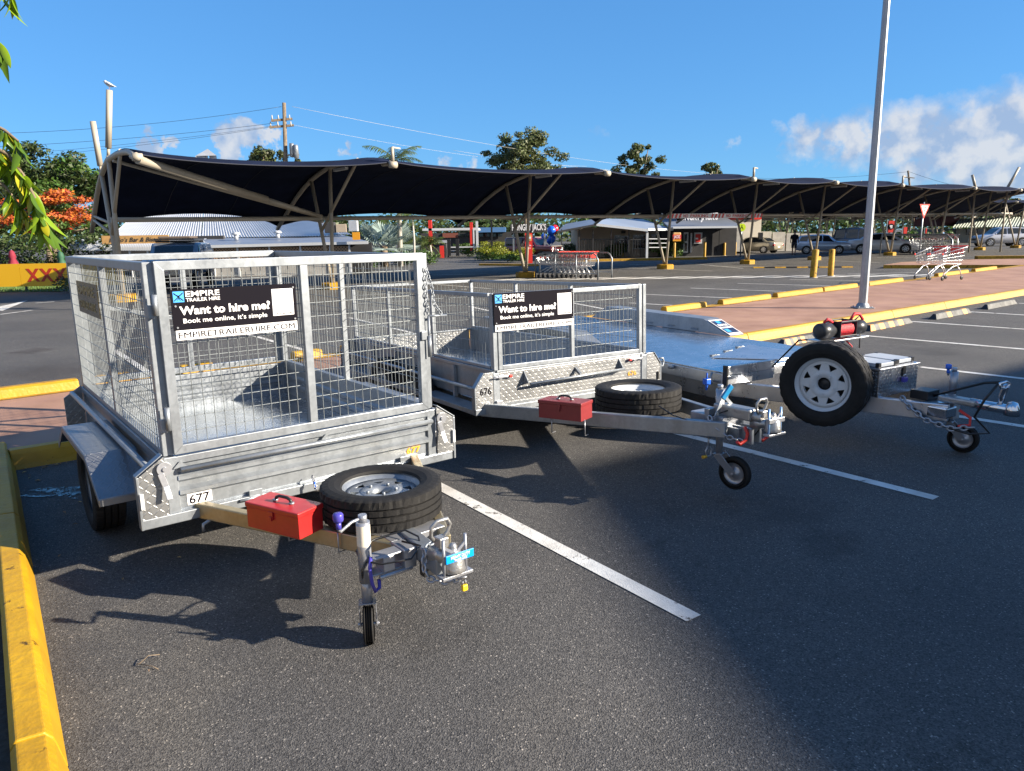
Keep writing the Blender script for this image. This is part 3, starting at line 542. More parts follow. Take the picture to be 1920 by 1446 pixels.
def jockey(parent, x, y, ztop, zb, wr, wa, ww, offset=(0, 0), m='zinc', crank=-1, knob='purple'):
    t = MB().tube((x, y, zb+.16), (x, y, ztop-.03), .0285, n=18).build('jockey_wheel', m, parent)
    MB().tube((x, y, wr*2+.015), (x, y, zb+.19), .023, n=16).build('inner_tube', m, t)
    MB().tube((x, y, ztop-.03), (x, y, ztop), .018, n=12).build('cap', m, t)
    if crank:
        c = MB(); c.path([(x, y, ztop-.012), (x+.05*crank, y-.0, ztop-.02), (x+.105*crank, y-.01, ztop-.045), (x+.112*crank, y-.012, ztop-.035), (x+.112*crank, y-.012, ztop-.02)], .0065, 8); c.build('crank', 'zinc', t)
        k_ = MB().tube((x+.112*crank, y-.012, ztop-.03), (x+.112*crank, y-.012, ztop-.0), .011, n=10); k_.lathe([(0, .0), (.019, .003), (.0215, .01), (.0215, .032), (.017, .038), (0, .038)], (x+.112*crank, y-.012, ztop), (0,0,1), 12); k_.build('knob', knob, t)
    ox, oy = offset; cx_, cy_ = x+ox, y+oy; a = V((math.cos(wa), math.sin(wa), 0)); f = V((-a.y, a.x, 0))   # a: axle direction
    C = V((cx_, cy_, wr)); top = V((x, y, wr*2+.018))
    fk = MB()
    for s_ in (-1, 1):
        e = C+a*(s_*(ww/2+.012)); e2 = top+a*(s_*(ww/2+.012))
        fk.bar(e, e2, .05, .004, up=a); 
    fk.bar(top-a*(ww/2+.014), top+a*(ww/2+.014), .055, .005); fk.tube(C-a*(ww/2+.022), C+a*(ww/2+.022), .008, n=8)
    fk.build('fork', 'zinc', t, .001)
    tyre(t, C, a, wr, ww, wr*.66, 48, 'tyre', False, 3)
    MB().lathe([(wr*.67, -ww*.3), (wr*.62, -ww*.1), (wr*.3, -ww*.08), (wr*.26, -ww*.35), (0, -ww*.35)], C, -a, 24).lathe([(wr*.67, -ww*.3), (wr*.62, -ww*.1), (wr*.3, -ww*.08), (wr*.26, -ww*.35), (0, -ww*.35)], C, a, 24).build('rim', 'zinc', t)
    return t

# ---------------------------------------------------------------- caged trailer in the first bay
def trailer_one():
    t = thing('box_trailer', 'galvanised tandem-less box trailer numbered 677 with a tall mesh cage, nearest the camera', 'trailer', (-1.122, 4.017, 0), R(37.99))
    t['label'] = 'galvanised box trailer numbered 677 with a tall wire cage, nearest the camera'
    WX, LY, z0, zc, zt = .788, 2.394, .385, .643, 1.602
    MB().box((-.77, .0, .352), (.77, LY, .368)).build('tray_floor', 'deck', t, .001)
    swage_panel(-.735, .735, .365, .603, -.004, 0, t, 'front_gate'); swage_panel(-.735, .735, .365, .603, LY+.004, 0, t, 'rear_gate', flip=-1)
    rg = MB(); rg.box((-.735, LY-.004, .365), (.735, LY-.024, .60)); 
    for s_ in (-1, 1):
        x = .776*s_
        swage_panel(.02, LY-.02, .365, .60, 0, 0, t, 'side_wall', sidex=x, flip=-s_*.6)
        tr = MB(); tr.box((x-.022, 0, .60), (x+.022, LY, .640)); tr.build('side_rail', 'galv', t, .003)
    for yy in (.0, LY):
        f = MB(); f.box((-.74, yy-.022, .603), (.74, yy+.02, .640)); f.build('gate_rail', 'galv', t, .003)
    for (sx, yy) in ((-1, 0), (1, 0), (-1, LY), (1, LY)):
        MB().box((sx*.735, yy-.022, .35), (sx*.792, yy+.022, .642)).build('corner_post', 'galv', t, .003)
    # lower rails and checker corner plates
    for yy, o_ in ((-.012, -1), (LY+.012, 1)):
        MB().box((-.925, yy-.022, .300), (.905, yy+.022, .352)).build('lower_rail', 'galv', t, .004)
        for s_ in (-1, 1):
            pl = [(.0, .350), (.125, .350), (.125, .57), (.0, .655)]
            MB().prism([(.795*s_+q[0]*s_, q[1]) for q in pl], (0, yy-.02, 0), (1,0,0), (0,0,1), (0,1,0), .012).build('corner_plate', 'galv_tread', t, .0015, fix=True)
    for s_ in (-1, 1):
        ed = MB(); ed.box((.917*s_, -.035, .30), (.929*s_, .02, .572)); ed.bar((.93*s_, -.008, .575), (.80*s_, -.008, .665), .05, .005); ed.build('corner_edge', 'galv', t, .002)
        MB().box((.905*s_, -.048, .41), (.922*s_, -.034, .49)).build('reflector', 'white', t, .001)
        MB().tube((.862*s_, .0, .60), (.862*s_, LY, .60), .0175, n=14).build('tie_rail', 'galv', t)
        mb = MB()
        pf = [(.28, .40), (.60, .565), (1.42, .565), (1.72, .40)]
        for (y0, za), (y1, zb) in zip(pf, pf[1:]):
            mb.prism([(y0, za), (y1, zb), (y1, zb+.006), (y0, za+.006)], (.80*s_, 0, 0), (0,1,0), (0,0,1), (s_,0,0), .255)
            mb.prism([(y0, za-.035), (y1, zb-.035), (y1, zb), (y0, za)], (1.052*s_, 0, 0), (0,1,0), (0,0,1), (s_,0,0), .005)
        mb.prism([(.28, .365), (.28, .40)], (.80*s_, 0, 0), (0,1,0), (0,0,1), (s_,0,0), .255); mb.box((.80*s_, .277, .365), (1.055*s_, .282, .402))
        mb.build('mudguard', 'tread_flat', t, .002, fix=True)
        w = MB().box((s_*.80, 1.0, .27), (s_*.9, 1.04, .31)).build('wheel', 'galv', t)
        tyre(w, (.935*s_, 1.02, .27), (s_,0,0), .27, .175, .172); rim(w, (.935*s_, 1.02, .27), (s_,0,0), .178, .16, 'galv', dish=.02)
        MB().box((s_*.6, .5, .29), (s_*.66, 1.5, .35)).build('chassis_rail', 'galv', t)
        MB().box((s_*.64, .97, .26), (s_*.78, 1.07, .30)).build('leaf_spring', 'black', t)
    MB().box((-.8, .99, .25), (.8, 1.05, .31)).build('axle', 'galv', t)
    # front gate furniture
    MB().tube((-.725, -.045, .575), (.755, -.045, .575), .0145, n=14).build('locking_rod', 'galv', t)
    b = MB()
    for x in (-.72, .06): b.prism([(-.035, 0), (.035, 0), (0, .035)], (x, -.03, .583), (1,0,0), (0,0,1), (0,-1,0), .004)
    b.build('rod_bracket', 'galv', t)
    latch_cam(t, -.80, -.035, .597, -1); latch_cam(t, .82, -.035, .585, -1)
    for x in (-.36, .56):
        h = MB().box((x-.035, -.035, .335), (x+.035, -.026, .385)).build('hinge', 'galv', t, .002); MB().tube((x-.09, -.042, .343), (x+.02, -.042, .343), .009, n=8).build('pin', 'galv', h)
    pl = MB().box((-.700, -.0085, .372), (-.578, -.0058, .428)).build('number_plate', 'whitep', t); text('677', .046, FACE(-.690, -.0095, .377), 'blackm', pl, w=.10, bold=.012)
    text('677', .036, FACE(.585, -.0085, .388), 'orange', t, 'painted_number', w=.098, bold=.03)
    # cage
    P = .05; cg = []
    for (x, y) in ((-WX+.025, .025), (WX-.025, .025), (-WX+.025, LY-.025), (WX-.025, LY-.025), (-WX+.02, 1.16), (WX-.02, 1.16)):
        e = .025 if y < .1 or y > 2 else .019
        MB().box((x-e, y-e, .645), (x+e, y+e, zt-.04)).build('cage_post', 'galv', t, .004)
    for s_ in (-1, 1): MB().box((s_*(WX-.05), .0, zt-.045), (s_*WX, LY, zt)).build('top_rail', 'galv', t, .004)
    MB().box((-WX+.052, LY-.045, zt-.044), (WX-.052, LY, zt-.001)).build('top_rail', 'galv', t, .004)
    for s_ in (-1, 1):
        MB().box((s_*(WX-.045), .05, .642), (s_*(WX-.002), LY-.05, .672)).build('bottom_rail', 'galv', t, .003)
        T = M4.Translation((s_*(WX-.004), .0, 0)) @ M4.Rotation(R(90), 4, 'Z'); wire_panel(T, LY, .90, .05, .075, 'galv_d', t, .0022, 0, .665)
    wire_panel(M4.Translation((-.74, LY-.012, .67)), 1.48, .89, .05, .075, 'galv_d', t)
    # rear gate frame, front gate frame
    for yy, nm in ((-.012, 'front_cage_gate'), (LY+.012, 'rear_cage_gate')):
        gx0, gx1, g0, g1, w_ = -.742, .742, .652, 1.606, .045
        fr = MB()
        for x in (gx0, gx1-w_): fr.prism([(0, 0), (w_, w_ if x == gx0 else w_), (w_, g1-g0-w_), (0, g1-g0)] if x == gx0 else [(0, w_), (w_, 0), (w_, g1-g0), (0, g1-g0-w_)], (x, yy-.02, g0), (1,0,0), (0,0,1), (0,1,0), .038)
        fr.prism([(w_+.001, 0), (gx1-gx0-w_-.001, 0), (gx1-gx0-w_-.001, w_), (w_+.001, w_)], (gx0, yy-.019, g1-w_), (1,0,0), (0,0,1), (0,1,0), .036)
        fr.prism([(w_+.001, 0), (gx1-gx0-w_-.001, 0), (gx1-gx0-w_-.001, w_), (w_+.001, w_)], (gx0, yy-.019, g0), (1,0,0), (0,0,1), (0,1,0), .036)
        fr = MB()
        fr.add([(gx0, yy-.02, g0), (gx0+w_, yy-.02, g0+w_), (gx0+w_, yy-.02, g1-w_), (gx0, yy-.02, g1), (gx0, yy+.02, g0), (gx0+w_, yy+.02, g0+w_), (gx0+w_, yy+.02, g1-w_), (gx0, yy+.02, g1)], [(0,1,2,3), (7,6,5,4), (1,5,6,2), (0,3,7,4), (0,4,5,1), (3,2,6,7)])
        fr.add([(gx1, yy-.02, g0), (gx1-w_, yy-.02, g0+w_), (gx1-w_, yy-.02, g1-w_), (gx1, yy-.02, g1), (gx1, yy+.02, g0), (gx1-w_, yy+.02, g0+w_), (gx1-w_, yy+.02, g1-w_), (gx1, yy+.02, g1)], [(3,2,1,0), (4,5,6,7), (2,6,5,1), (4,7,3,0), (1,5,4,0), (7,6,2,3)])
        fr.add([(gx0, yy-.02, g1), (gx0+w_, yy-.02, g1-w_), (gx1-w_, yy-.02, g1-w_), (gx1, yy-.02, g1), (gx0, yy+.02, g1), (gx0+w_, yy+.02, g1-w_), (gx1-w_, yy+.02, g1-w_), (gx1, yy+.02, g1)], [(0,1,2,3), (7,6,5,4), (1,5,6,2), (0,3,7,4)])
        fr.add([(gx0, yy-.02, g0), (gx0+w_, yy-.02, g0+w_), (gx1-w_, yy-.02, g0+w_), (gx1, yy-.02, g0), (gx0, yy+.02, g0), (gx0+w_, yy+.02, g0+w_), (gx1-w_, yy+.02, g0+w_), (gx1, yy+.02, g0)], [(3,2,1,0), (4,5,6,7), (2,6,5,1), (4,7,3,0)])
        gt = fr.build(nm, 'galv', t, .0025, fix=True)
        MB().box((-.022, yy-.017, g0+w_+.001), (.022, yy+.017, g1-w_-.001)).build('gate_bar', 'galv', gt, .003)
        if yy < 0:
            wire_panel(M4.Translation((gx0+w_*.6, yy+.021, g0+w_*.6)), gx1-gx0-w_*1.2, g1-g0-w_*1.2, .05, .073, 'galv_d', gt)
            for (za, zb) in ((1.35, 1.45), (.785, .90)): MB().tube((-.757, -.047, za), (-.757, -.047, zb), .0125, n=12).build('hinge', 'galv', gt)
            for (za, zb) in ((1.335, 1.40), (.77, .84)): MB().box((-.788, -.026, za), (-.76, -.002, zb)).build('hinge_plate', 'galv', gt, .003)
        else: MB().bar((-.70, yy, 1.25), (.70, yy, .90), .03, .02, up=(0,1,0)).build('diagonal_brace', 'galv', gt, .002)
    # bolt, catch and chain on the right hand post
    bt = MB().tube((.757, -.045, 1.02), (.757, -.045, 1.23), .0085, n=8).build('slide_bolt', 'galv', t)
    cb = MB(); cb.tube((.757, -.047, 1.228), (.895, -.03, 1.222), .007, n=8); cb.build('bolt_handle', 'galv', bt)
    MB().box((.705, -.045, 1.085), (.745, -.034, 1.14)).build('catch', 'galv', bt, .004); MB().tube((.757, -.045, .98), (.757, -.045, 1.11), .013, n=10).build('bolt_sleeve', 'galv', bt)
    chain(t, [(.752, -.034, 1.52), (.748, -.036, 1.38), (.756, -.04, 1.24)], .0032, .034); chain(t, [(.757, -.034, 1.52), (.79, -.04, 1.40), (.80, -.045, 1.30), (.85, -.045, 1.235)], .003, .030)
    sign_board(t, -.684, -.060, 1.27, 1.468, 1.222, -.041)
    # reversed gold sign on the left flank
    sg = MB().box((-.7935, 1.24, 1.235), (-.7895, 2.0, 1.445)).build('side_board', mat('bronze board', (.09, .07, .03), .22, .7, .5, 5), t)
    TL = M4.Translation((-.7945, 1.95, 1.36)) @ M4.Rotation(R(-90), 4, 'Z') @ M4.Rotation(R(90), 4, 'X')
    text('EMPIRE', .06, TL, 'brassd', sg, w=.6, bold=.02)
    TL = M4.Translation((-.7945, 1.95, 1.27)) @ M4.Rotation(R(-90), 4, 'Z') @ M4.Rotation(R(90), 4, 'X'); text('TRAILER HIRE', .05, TL, 'brassd', sg, w=.6, bold=.015)
    # drawbar
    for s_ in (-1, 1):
        b = MB(); b.bar((.66*s_, .04, .333), (.085*s_, -1.21, .343), .05, .08); b.build('drawbar_arm', MT.setdefault('galv_kerbtint', galv('steel with kerb reflection tint', (.37, .32, .215), .36, .65)), t, .006)  # yellow reflection of the kerb is painted into the arm colour
    tg = MB(); tg.bar((-.02, -1.0, .355), (-.075, -1.45, .365), .075, .075); tg.build('tongue', 'galv', t, .006)
    MB().box((-.22, -.70, .378), (.22, -.74, .388)).build('spare_bracket', 'galv', t, .001); MB().box((-.14, -1.12, .300), (.14, -1.02, .384)).build('gusset', 'zinc', t, .002)
    sp = MB().tube((0, -.78, .38), (0, -.78, .44), .03, n=12).build('spare_wheel', 'galv', t)
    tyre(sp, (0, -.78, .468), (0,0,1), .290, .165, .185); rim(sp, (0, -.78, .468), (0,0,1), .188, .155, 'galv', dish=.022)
    for s_ in (-1, 1):
        mb = MB(); 
        for k in (.22, .8):
            x, y = -.66+.575*k+.0, .04-1.25*k
    tb = toolbox(t, (-.432, -.64, .378), math.atan2(-.31, .125), .335, .15, .125, 'red')
    for k in (.50, .72):
        x, y = -.66+.575*k, .04-1.25*k; MB().path([(x-.035, y-.016, .385), (x-.035, y-.016, .292), (x+.0, y, .286), (x+.035, y+.016, .292), (x+.035, y+.016, .385)], .004, 6).build('u_bolt', 'zinc', t)
    hk = MB(); hk.path([(-.53, -.02, .33), (-.58, -.06, .30), (-.66, -.10, .285), (-.66, -.10, .25)], .0085, 8); hk.build('tie_hook', 'galv', t)
    jockey(t, -.31, -1.20, .578, .12, .085, R(-28), .045, (-.0, .0), knob='purple')
    lb = MB().lathe([(.0289, -.045), (.0289, .045)], (-.31, -1.20, .49), (0,0,1), 24); lb.build('sticker', 'label', t)
    cl = MB(); cl.box((-.30, -1.235, .305), (-.15, -1.165, .315)); cl.box((-.30, -1.235, .375), (-.15, -1.165, .385)); cl.box((-.245, -1.24, .31), (-.19, -1.16, .38)); cl.box((-.15, -1.25, .30), (-.09, -1.13, .39)); cl.tube((-.27, -1.245, .30), (-.11, -1.245, .30), .01, n=8)
    cl.build('jockey_clamp', 'zinc', t, .004)
    MB().path([(-.30, -1.235, .40), (-.315, -1.25, .36), (-.31, -1.255, .29), (-.295, -1.25, .25), (-.27, -1.24, .255), (-.268, -1.235, .29)], .008, 8).build('clamp_handle', 'purple', t)
    ca = MB(); ca.path([(-.12, -1.18, .40), (-.10, -1.30, .415), (-.18, -1.36, .40), (-.28, -1.30, .385), (-.33, -1.2, .38), (-.31, -1.12, .39), (-.2, -1.08, .40), (-.07, -1.12, .42), (-.05, -1.2, .41), (-.07, -1.27, .36)], .0045, 6); ca.path([(-.30, -1.22, .40), (-.34, -1.23, .35), (-.33, -1.21, .30)], .0045, 6); ca.build('cable', 'black', t)
    MB().box((-.095, -1.315, .27), (-.035, -1.275, .34)).build('plug', 'black', t, .004)
    ball_coupler(t, (-.085, -1.53), .425, strip=True)
    chain(t, [(-.115, -1.36, .42), (-.13, -1.375, .35), (-.12, -1.40, .305), (-.07, -1.46, .30), (-.03, -1.53, .335)], .005, .036, 'zinc'); chain(t, [(-.11, -1.36, .425), (-.07, -1.34, .43), (-.025, -1.37, .39)], .005, .034, 'galv')
    pk = MB().box((-.055, -1.55, .285), (-.03, -1.532, .311)).build('padlock', MT['padl'], t, .004); MB().path([(-.05, -1.54, .311), (-.05, -1.54, .328), (-.035, -1.54, .328), (-.035, -1.54, .311)], .003, 6).build('shackle', 'zinc', pk)
    ch = MB().tube((-.055, -.10, .375), (-.055, -.10, .335), .006).build('padlock', 'blue', t); chain(t, [(-.05, -.06, .40), (-.055, -.10, .36), (-.05, -.11, .33)], .003, .02, 'zinc')
    return t
MT['brassd'] = mat('worn gold print', (.34, .24, .07), .3, .5); MT['padl'] = mat('yellow padlock', (.8, .5, .02), .4)
trailer_one()

# ---------------------------------------------------------------- second trailer
def trailer_two():
    t = thing('box_trailer', 'galvanised trailer numbered 676 with a low wire cage and tread plate front', 'trailer', (.522, 5.99, 0), R(31.23), rx=-.030)
    WX, LY, zc, zt = .769, 3.159, .668, 1.268
    MB().box((-.76, .0, .40), (.76, LY, .415)).build('tray_floor', 'deck', t, .001)
    MB().box((-.72, -.015, .405), (.71, .0, .655)).build('front_gate', 'galv_tread', t, .003)
    MB().box((-.72, LY-.0, .405), (.71, LY+.015, .655)).build('rear_gate', 'galv_tread', t, .003)
    for yy in (0, LY): MB().box((-.74, yy-.014, .656), (.74, yy+.016, .672)).build('gate_rail', 'galv', t, .002)
    for s_ in (-1, 1):
        MB().box((s_*.755, .02, .41), (s_*.768, LY-.02, .655)).build('side_wall', 'galv', t, .001)
        MB().box((s_*.735, 0, .655), (s_*.785, LY, .682)).build('side_rail', 'galv', t, .003)
        for yy in (0., LY): MB().box((s_*.722, yy-.02, .372), (s_*.778, yy+.02, .655)).build('corner_post', 'galv', t, .003)
        for yy in (-.012, LY+.012):
            MB().prism([(.780*s_+q[0]*s_, q[1]) for q in ((0, .36), (.155, .36), (.155, .555), (.075, .665), (0, .665))], (0, yy-.006, 0), (1,0,0), (0,0,1), (0,1,0), .012).build('corner_plate', 'galv_tread', t, .002, fix=True)
        e = MB(); e.box((.936*s_, -.022, .345), (.948*s_, .03, .556)); e.bar((.945*s_, .0, .556), (.862*s_, .0, .668), .05, .006); e.build('corner_edge', 'galv', t, .002)
        MB().box((s_*.785, .02, .372), (s_*.94, LY-.02, .380)).build('side_step', 'galv', t, .001)
        MB().box((s_*.928, .02, .345), (s_*.945, LY-.02, .383)).build('step_edge', 'galv', t, .002)
        MB().tube((s_*.925, .0, .545), (s_*.925, LY, .545), .0155, n=12).build('tie_rail', 'galv', t)
        for k in range(1, 5):
            y = LY*k/5; MB().box((s_*.77, y-.018, .383), (s_*.80, y+.018, .65)).build('stake', 'galv', t, .002)
        w = MB().box((s_*.70, 1.3, .27), (s_*.8, 1.34, .31)).build('wheel', 'galv', t)
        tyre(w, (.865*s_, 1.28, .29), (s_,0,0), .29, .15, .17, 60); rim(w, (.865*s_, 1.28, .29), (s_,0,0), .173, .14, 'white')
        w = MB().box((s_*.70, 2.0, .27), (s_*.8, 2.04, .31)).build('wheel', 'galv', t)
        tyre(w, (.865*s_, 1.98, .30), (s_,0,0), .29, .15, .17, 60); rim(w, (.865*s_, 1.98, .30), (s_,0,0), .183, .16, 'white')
        MB().box((s_*.55, .0, .31), (s_*.62, LY, .398)).build('chassis_rail', 'galv', t)
    MB().box((-.70, 1.26, .27), (.70, 1.31, .32)).build('axle', 'galv', t)
    MB().box((-.948, -.030, .345), (.948, -.006, .392)).build('lower_rail', 'galv', t, .003); MB().box((-.948, LY+.006, .345), (.948, LY+.03, .392)).build('lower_rail', 'galv', t, .003)
    MB().box((-.70, -.028, .392), (.71, -.018, .415)).build('lower_lip', 'galv', t)
    # fold-out handle bar
    h = MB().tube((-.484, -.085, .548), (.471, -.085, .565), .011, n=10).build('handle_bar', 'galv', t)
    b = MB()
    for x in (-.50, .465): b.prism([(-.0, .10), (.0, -.01), (-.07, .01)], (x, -.016, .548), (0,1,0), (0,0,1), (1,0,0), .006)
    b.prism([(-.0, .075), (.0, .045), (-.07, .01), (-.07, .03)], (0, -.016, .548), (0,1,0), (0,0,1), (1,0,0), .02); b.build('bar_bracket', 'galv', h, fix=True)
    for x, zz in ((-.69, .622), (.665, .628)):
        l = MB(); l.box((x-.075, -.035, zz-.010), (x+.05, -.018, zz+.010)); l.tube((x-.10, -.04, zz), (x+.03, -.045, zz+.004), .006, n=8); l.box((x-.05, -.04, zz-.014), (x-.02, -.02, zz+.014)); lo = l.build('toggle_latch', 'zinc', t, .002)
        MB().box((x+.045 if x < 0 else x-.10, -.046, zz-.009), (x+.07 if x < 0 else x-.075, -.026, zz+.011)).build('grip', 'sred', lo, .003)
    text('676', .056, FACE(-.90, -.0192, .497), 'blackm', t, 'number', w=.10, bold=.012); text('676', .038, FACE(.565, -.0185, .488), 'orange', t, 'painted_number', w=.095, bold=.012)
    hb = MB(); hb.box((-.765, -.04, .39), (-.71, -.02, .44)); hb.tube((-.83, -.045, .40), (-.68, -.045, .40), .010, n=8); hb.build('hinge', 'zinc', t, .003)
    dr = MB(); dr.path([(.945, -.0, .60), (.985, -.0, .60), (.995, 0, .57), (.985, 0, .53), (.945, 0, .53)], .009, 8); dr.build('tie_ring', 'galv', t)
    MB().box((.90, -.03, .42), (.915, -.018, .49)).build('slot', 'black', t)
    # cage
    for (x, y) in ((-WX+.02, .02), (WX-.02, .02), (-WX+.02, LY-.02), (WX-.02, LY-.02), (-WX+.016, 1.07), (WX-.016, 1.07), (-WX+.016, 2.1), (WX-.016, 2.1)):
        MB().box((x-.017, y-.017, .683), (x+.017, y+.017, zt-.03)).build('cage_post', 'galv', t, .003)
    for s_ in (-1, 1):
        MB().box((s_*(WX-.035), .045, zt-.03), (s_*WX, LY, zt)).build('top_rail', 'galv', t, .003)
        MB().box((s_*(WX-.035), .045, .684), (s_*WX, LY, .705)).build('bottom_rail', 'galv', t, .002)
        T = M4.Translation((s_*(WX-.01), .02, 0)) @ M4.Rotation(R(90), 4, 'Z'); wire_panel(T, LY-.04, .56, .05, .1, 'galv_d', t, .0022, 0, .70)
    MB().box((-WX+.036, LY-.035, zt-.03), (WX-.036, LY, zt)).build('top_rail', 'galv', t, .003); wire_panel(M4.Translation((-.75, LY-.012, .69)), 1.5, .56, .05, .1, 'galv_d', t)
    for x, w_ in ((-.769, .036), (-.725, .036), (.69, .033), (.735, .034)): MB().box((x, -.022, .676), (x+w_, .016, zt+.0)).build('gate_upright', 'galv', t, .003)
    for zz in (.676, zt-.034): MB().box((-.688, -.02, zz), (.689, .014, zz+.034)).build('gate_rail', 'galv', t, .003)
    MB().box((-.03, -.018, .711), (.002, .012, zt-.035)).build('gate_bar', 'galv', t, .003)
    wire_panel(M4.Translation((-.70, .016, .69)), 1.40, .56, .05, .1, 'galv_d', t)
    sign_board(t, -.762, -.018, 1.028, 1.268, .978, -.036)
    # drawbar and coupling
    for s_ in (-1, 1): MB().bar((.60*s_-.26*(s_ < 0), .03, .375), (.09*s_, -1.74, .43), .05, .10).build('drawbar_arm', 'galv', t, .006)
    sp = MB().tube((0, -.84, .36), (0, -.84, .45), .03, n=12).build('spare_wheel', 'galv', t)
    tyre(sp, (0, -.80, .492), (0,0,1), .315, .175, .195); rim(sp, (0, -.80, .492), (0,0,1), .198, .165, 'white', dish=.01, spokes=8)
    MB().box((-.33, -.80, .392), (.33, -.88, .404)).build('spare_bracket', 'galv', t)
    toolbox(t, (-.70, -.86, .445), math.atan2(-.30, .14), .33, .16, .125, 'redo')
    for q in ((-.76, -.76), (-.635, -.97)): MB().path([(q[0]-.02, q[1]-.05, .45), (q[0]-.02, q[1]-.05, .34), (q[0]+.03, q[1]-.02, .335)], .004, 6).build('u_bolt', 'zinc', t)
    jockey(t, .0, -1.60, .69, .30, .108, R(-166), .05, (.06, -.08), crank=0)
    MB().box((-.085, -1.70, .40), (.085, -1.42, .50)).build('mount_box', 'zinc', t, .006)
    MB().bar((0, -1.58, .535), (.0, -1.88, .535), .09, .075).build('override_housing', 'cast', t, .012); MB().tube((0, -1.86, .53), (0, -1.95, .525), .035, n=16).build('shaft', 'cast', t)
    a = V((-.10, -1.50, .50)); hv = MB(); p0 = V((-.06, -1.64, .40)); p1 = V((-.10, -1.66, .50)); p2 = V((-.035, -1.66, .63)); p3 = V((.11, -1.66, .50))
    hv.bar(p0, p1, .03, .008, up=(0,1,0)); hv.bar(p1, p2, .03, .008, up=(0,1,0)); hv.bar(p2, p3, .022, .007, up=(0,1,0)); hv.bar(p3, (.13, -1.66, .42), .022, .007, up=(0,1,0)); hv.box((-.10, -1.60, .44), (-.03, -1.56, .54))
    bk = hv.build('handbrake', 'galv', t, .002); MB().bar((-.045, -1.66, .61), (.025, -1.67, .69), .036, .02, up=(0,1,0)).build('grip', MT['cyang'], bk, .005)
    ball_coupler(t, (.0, -2.02), .50, blue=True)
    mb = MB(); mb.box((-.05, -1.80, .36), (.09, -1.70, .44)); mb.box((-.02, -1.88, .35), (.0, -1.72, .45)); mb.box((.05, -1.88, .35), (.07, -1.72, .45)); mb.build('brake_bracket', 'galv', t, .003)
    for x, y in ((-.06, -1.84), (.12, -1.86)):
        MB().path([(x+.02, y, .46), (x+.035, y-.01, .42), (x+.025, y-.01, .38), (x-.02, y, .355), (x-.045, y, .375)], .0105, 8).build('hook', 'sred', t)
    chain(t, [(-.12, -1.62, .50), (-.13, -1.68, .44), (-.10, -1.76, .39), (-.06, -1.84, .37)], .005, .04, 'zinc'); chain(t, [(.06, -1.86, .45), (.11, -1.9, .44), (.13, -1.88, .38)], .005, .036, 'cast')
    c = MB(); c.path([(-.30, -1.35, .55), (-.24, -1.42, .49), (-.18, -1.55, .46), (-.12, -1.64, .47)], .0045, 6); c.path([(-.10, -1.62, .50), (-.02, -1.74, .56), (.04, -1.86, .55), (.05, -1.9, .47), (.03, -1.86, .40)], .0045, 6); c.build('cable', 'black', t)
    sh = MB(); sh.path([(-.12, -1.62, .37), (-.12, -1.62, .30)], .006, 6); sh.path([(-.145, -1.62, .28), (-.12, -1.62, .31), (-.095, -1.62, .28), (-.10, -1.62, .24), (-.14, -1.62, .24)], .006, 6, closed=True); so_ = sh.build('shackle', 'zinc', t); MB().tube((-.17, -1.62, .24), (-.14, -1.62, .24), .012, n=8).build('shackle_pin', 'brass', so_)
    return t
MT['cyang'] = mat('teal grip', (.01, .17, .36), .35)
trailer_two()

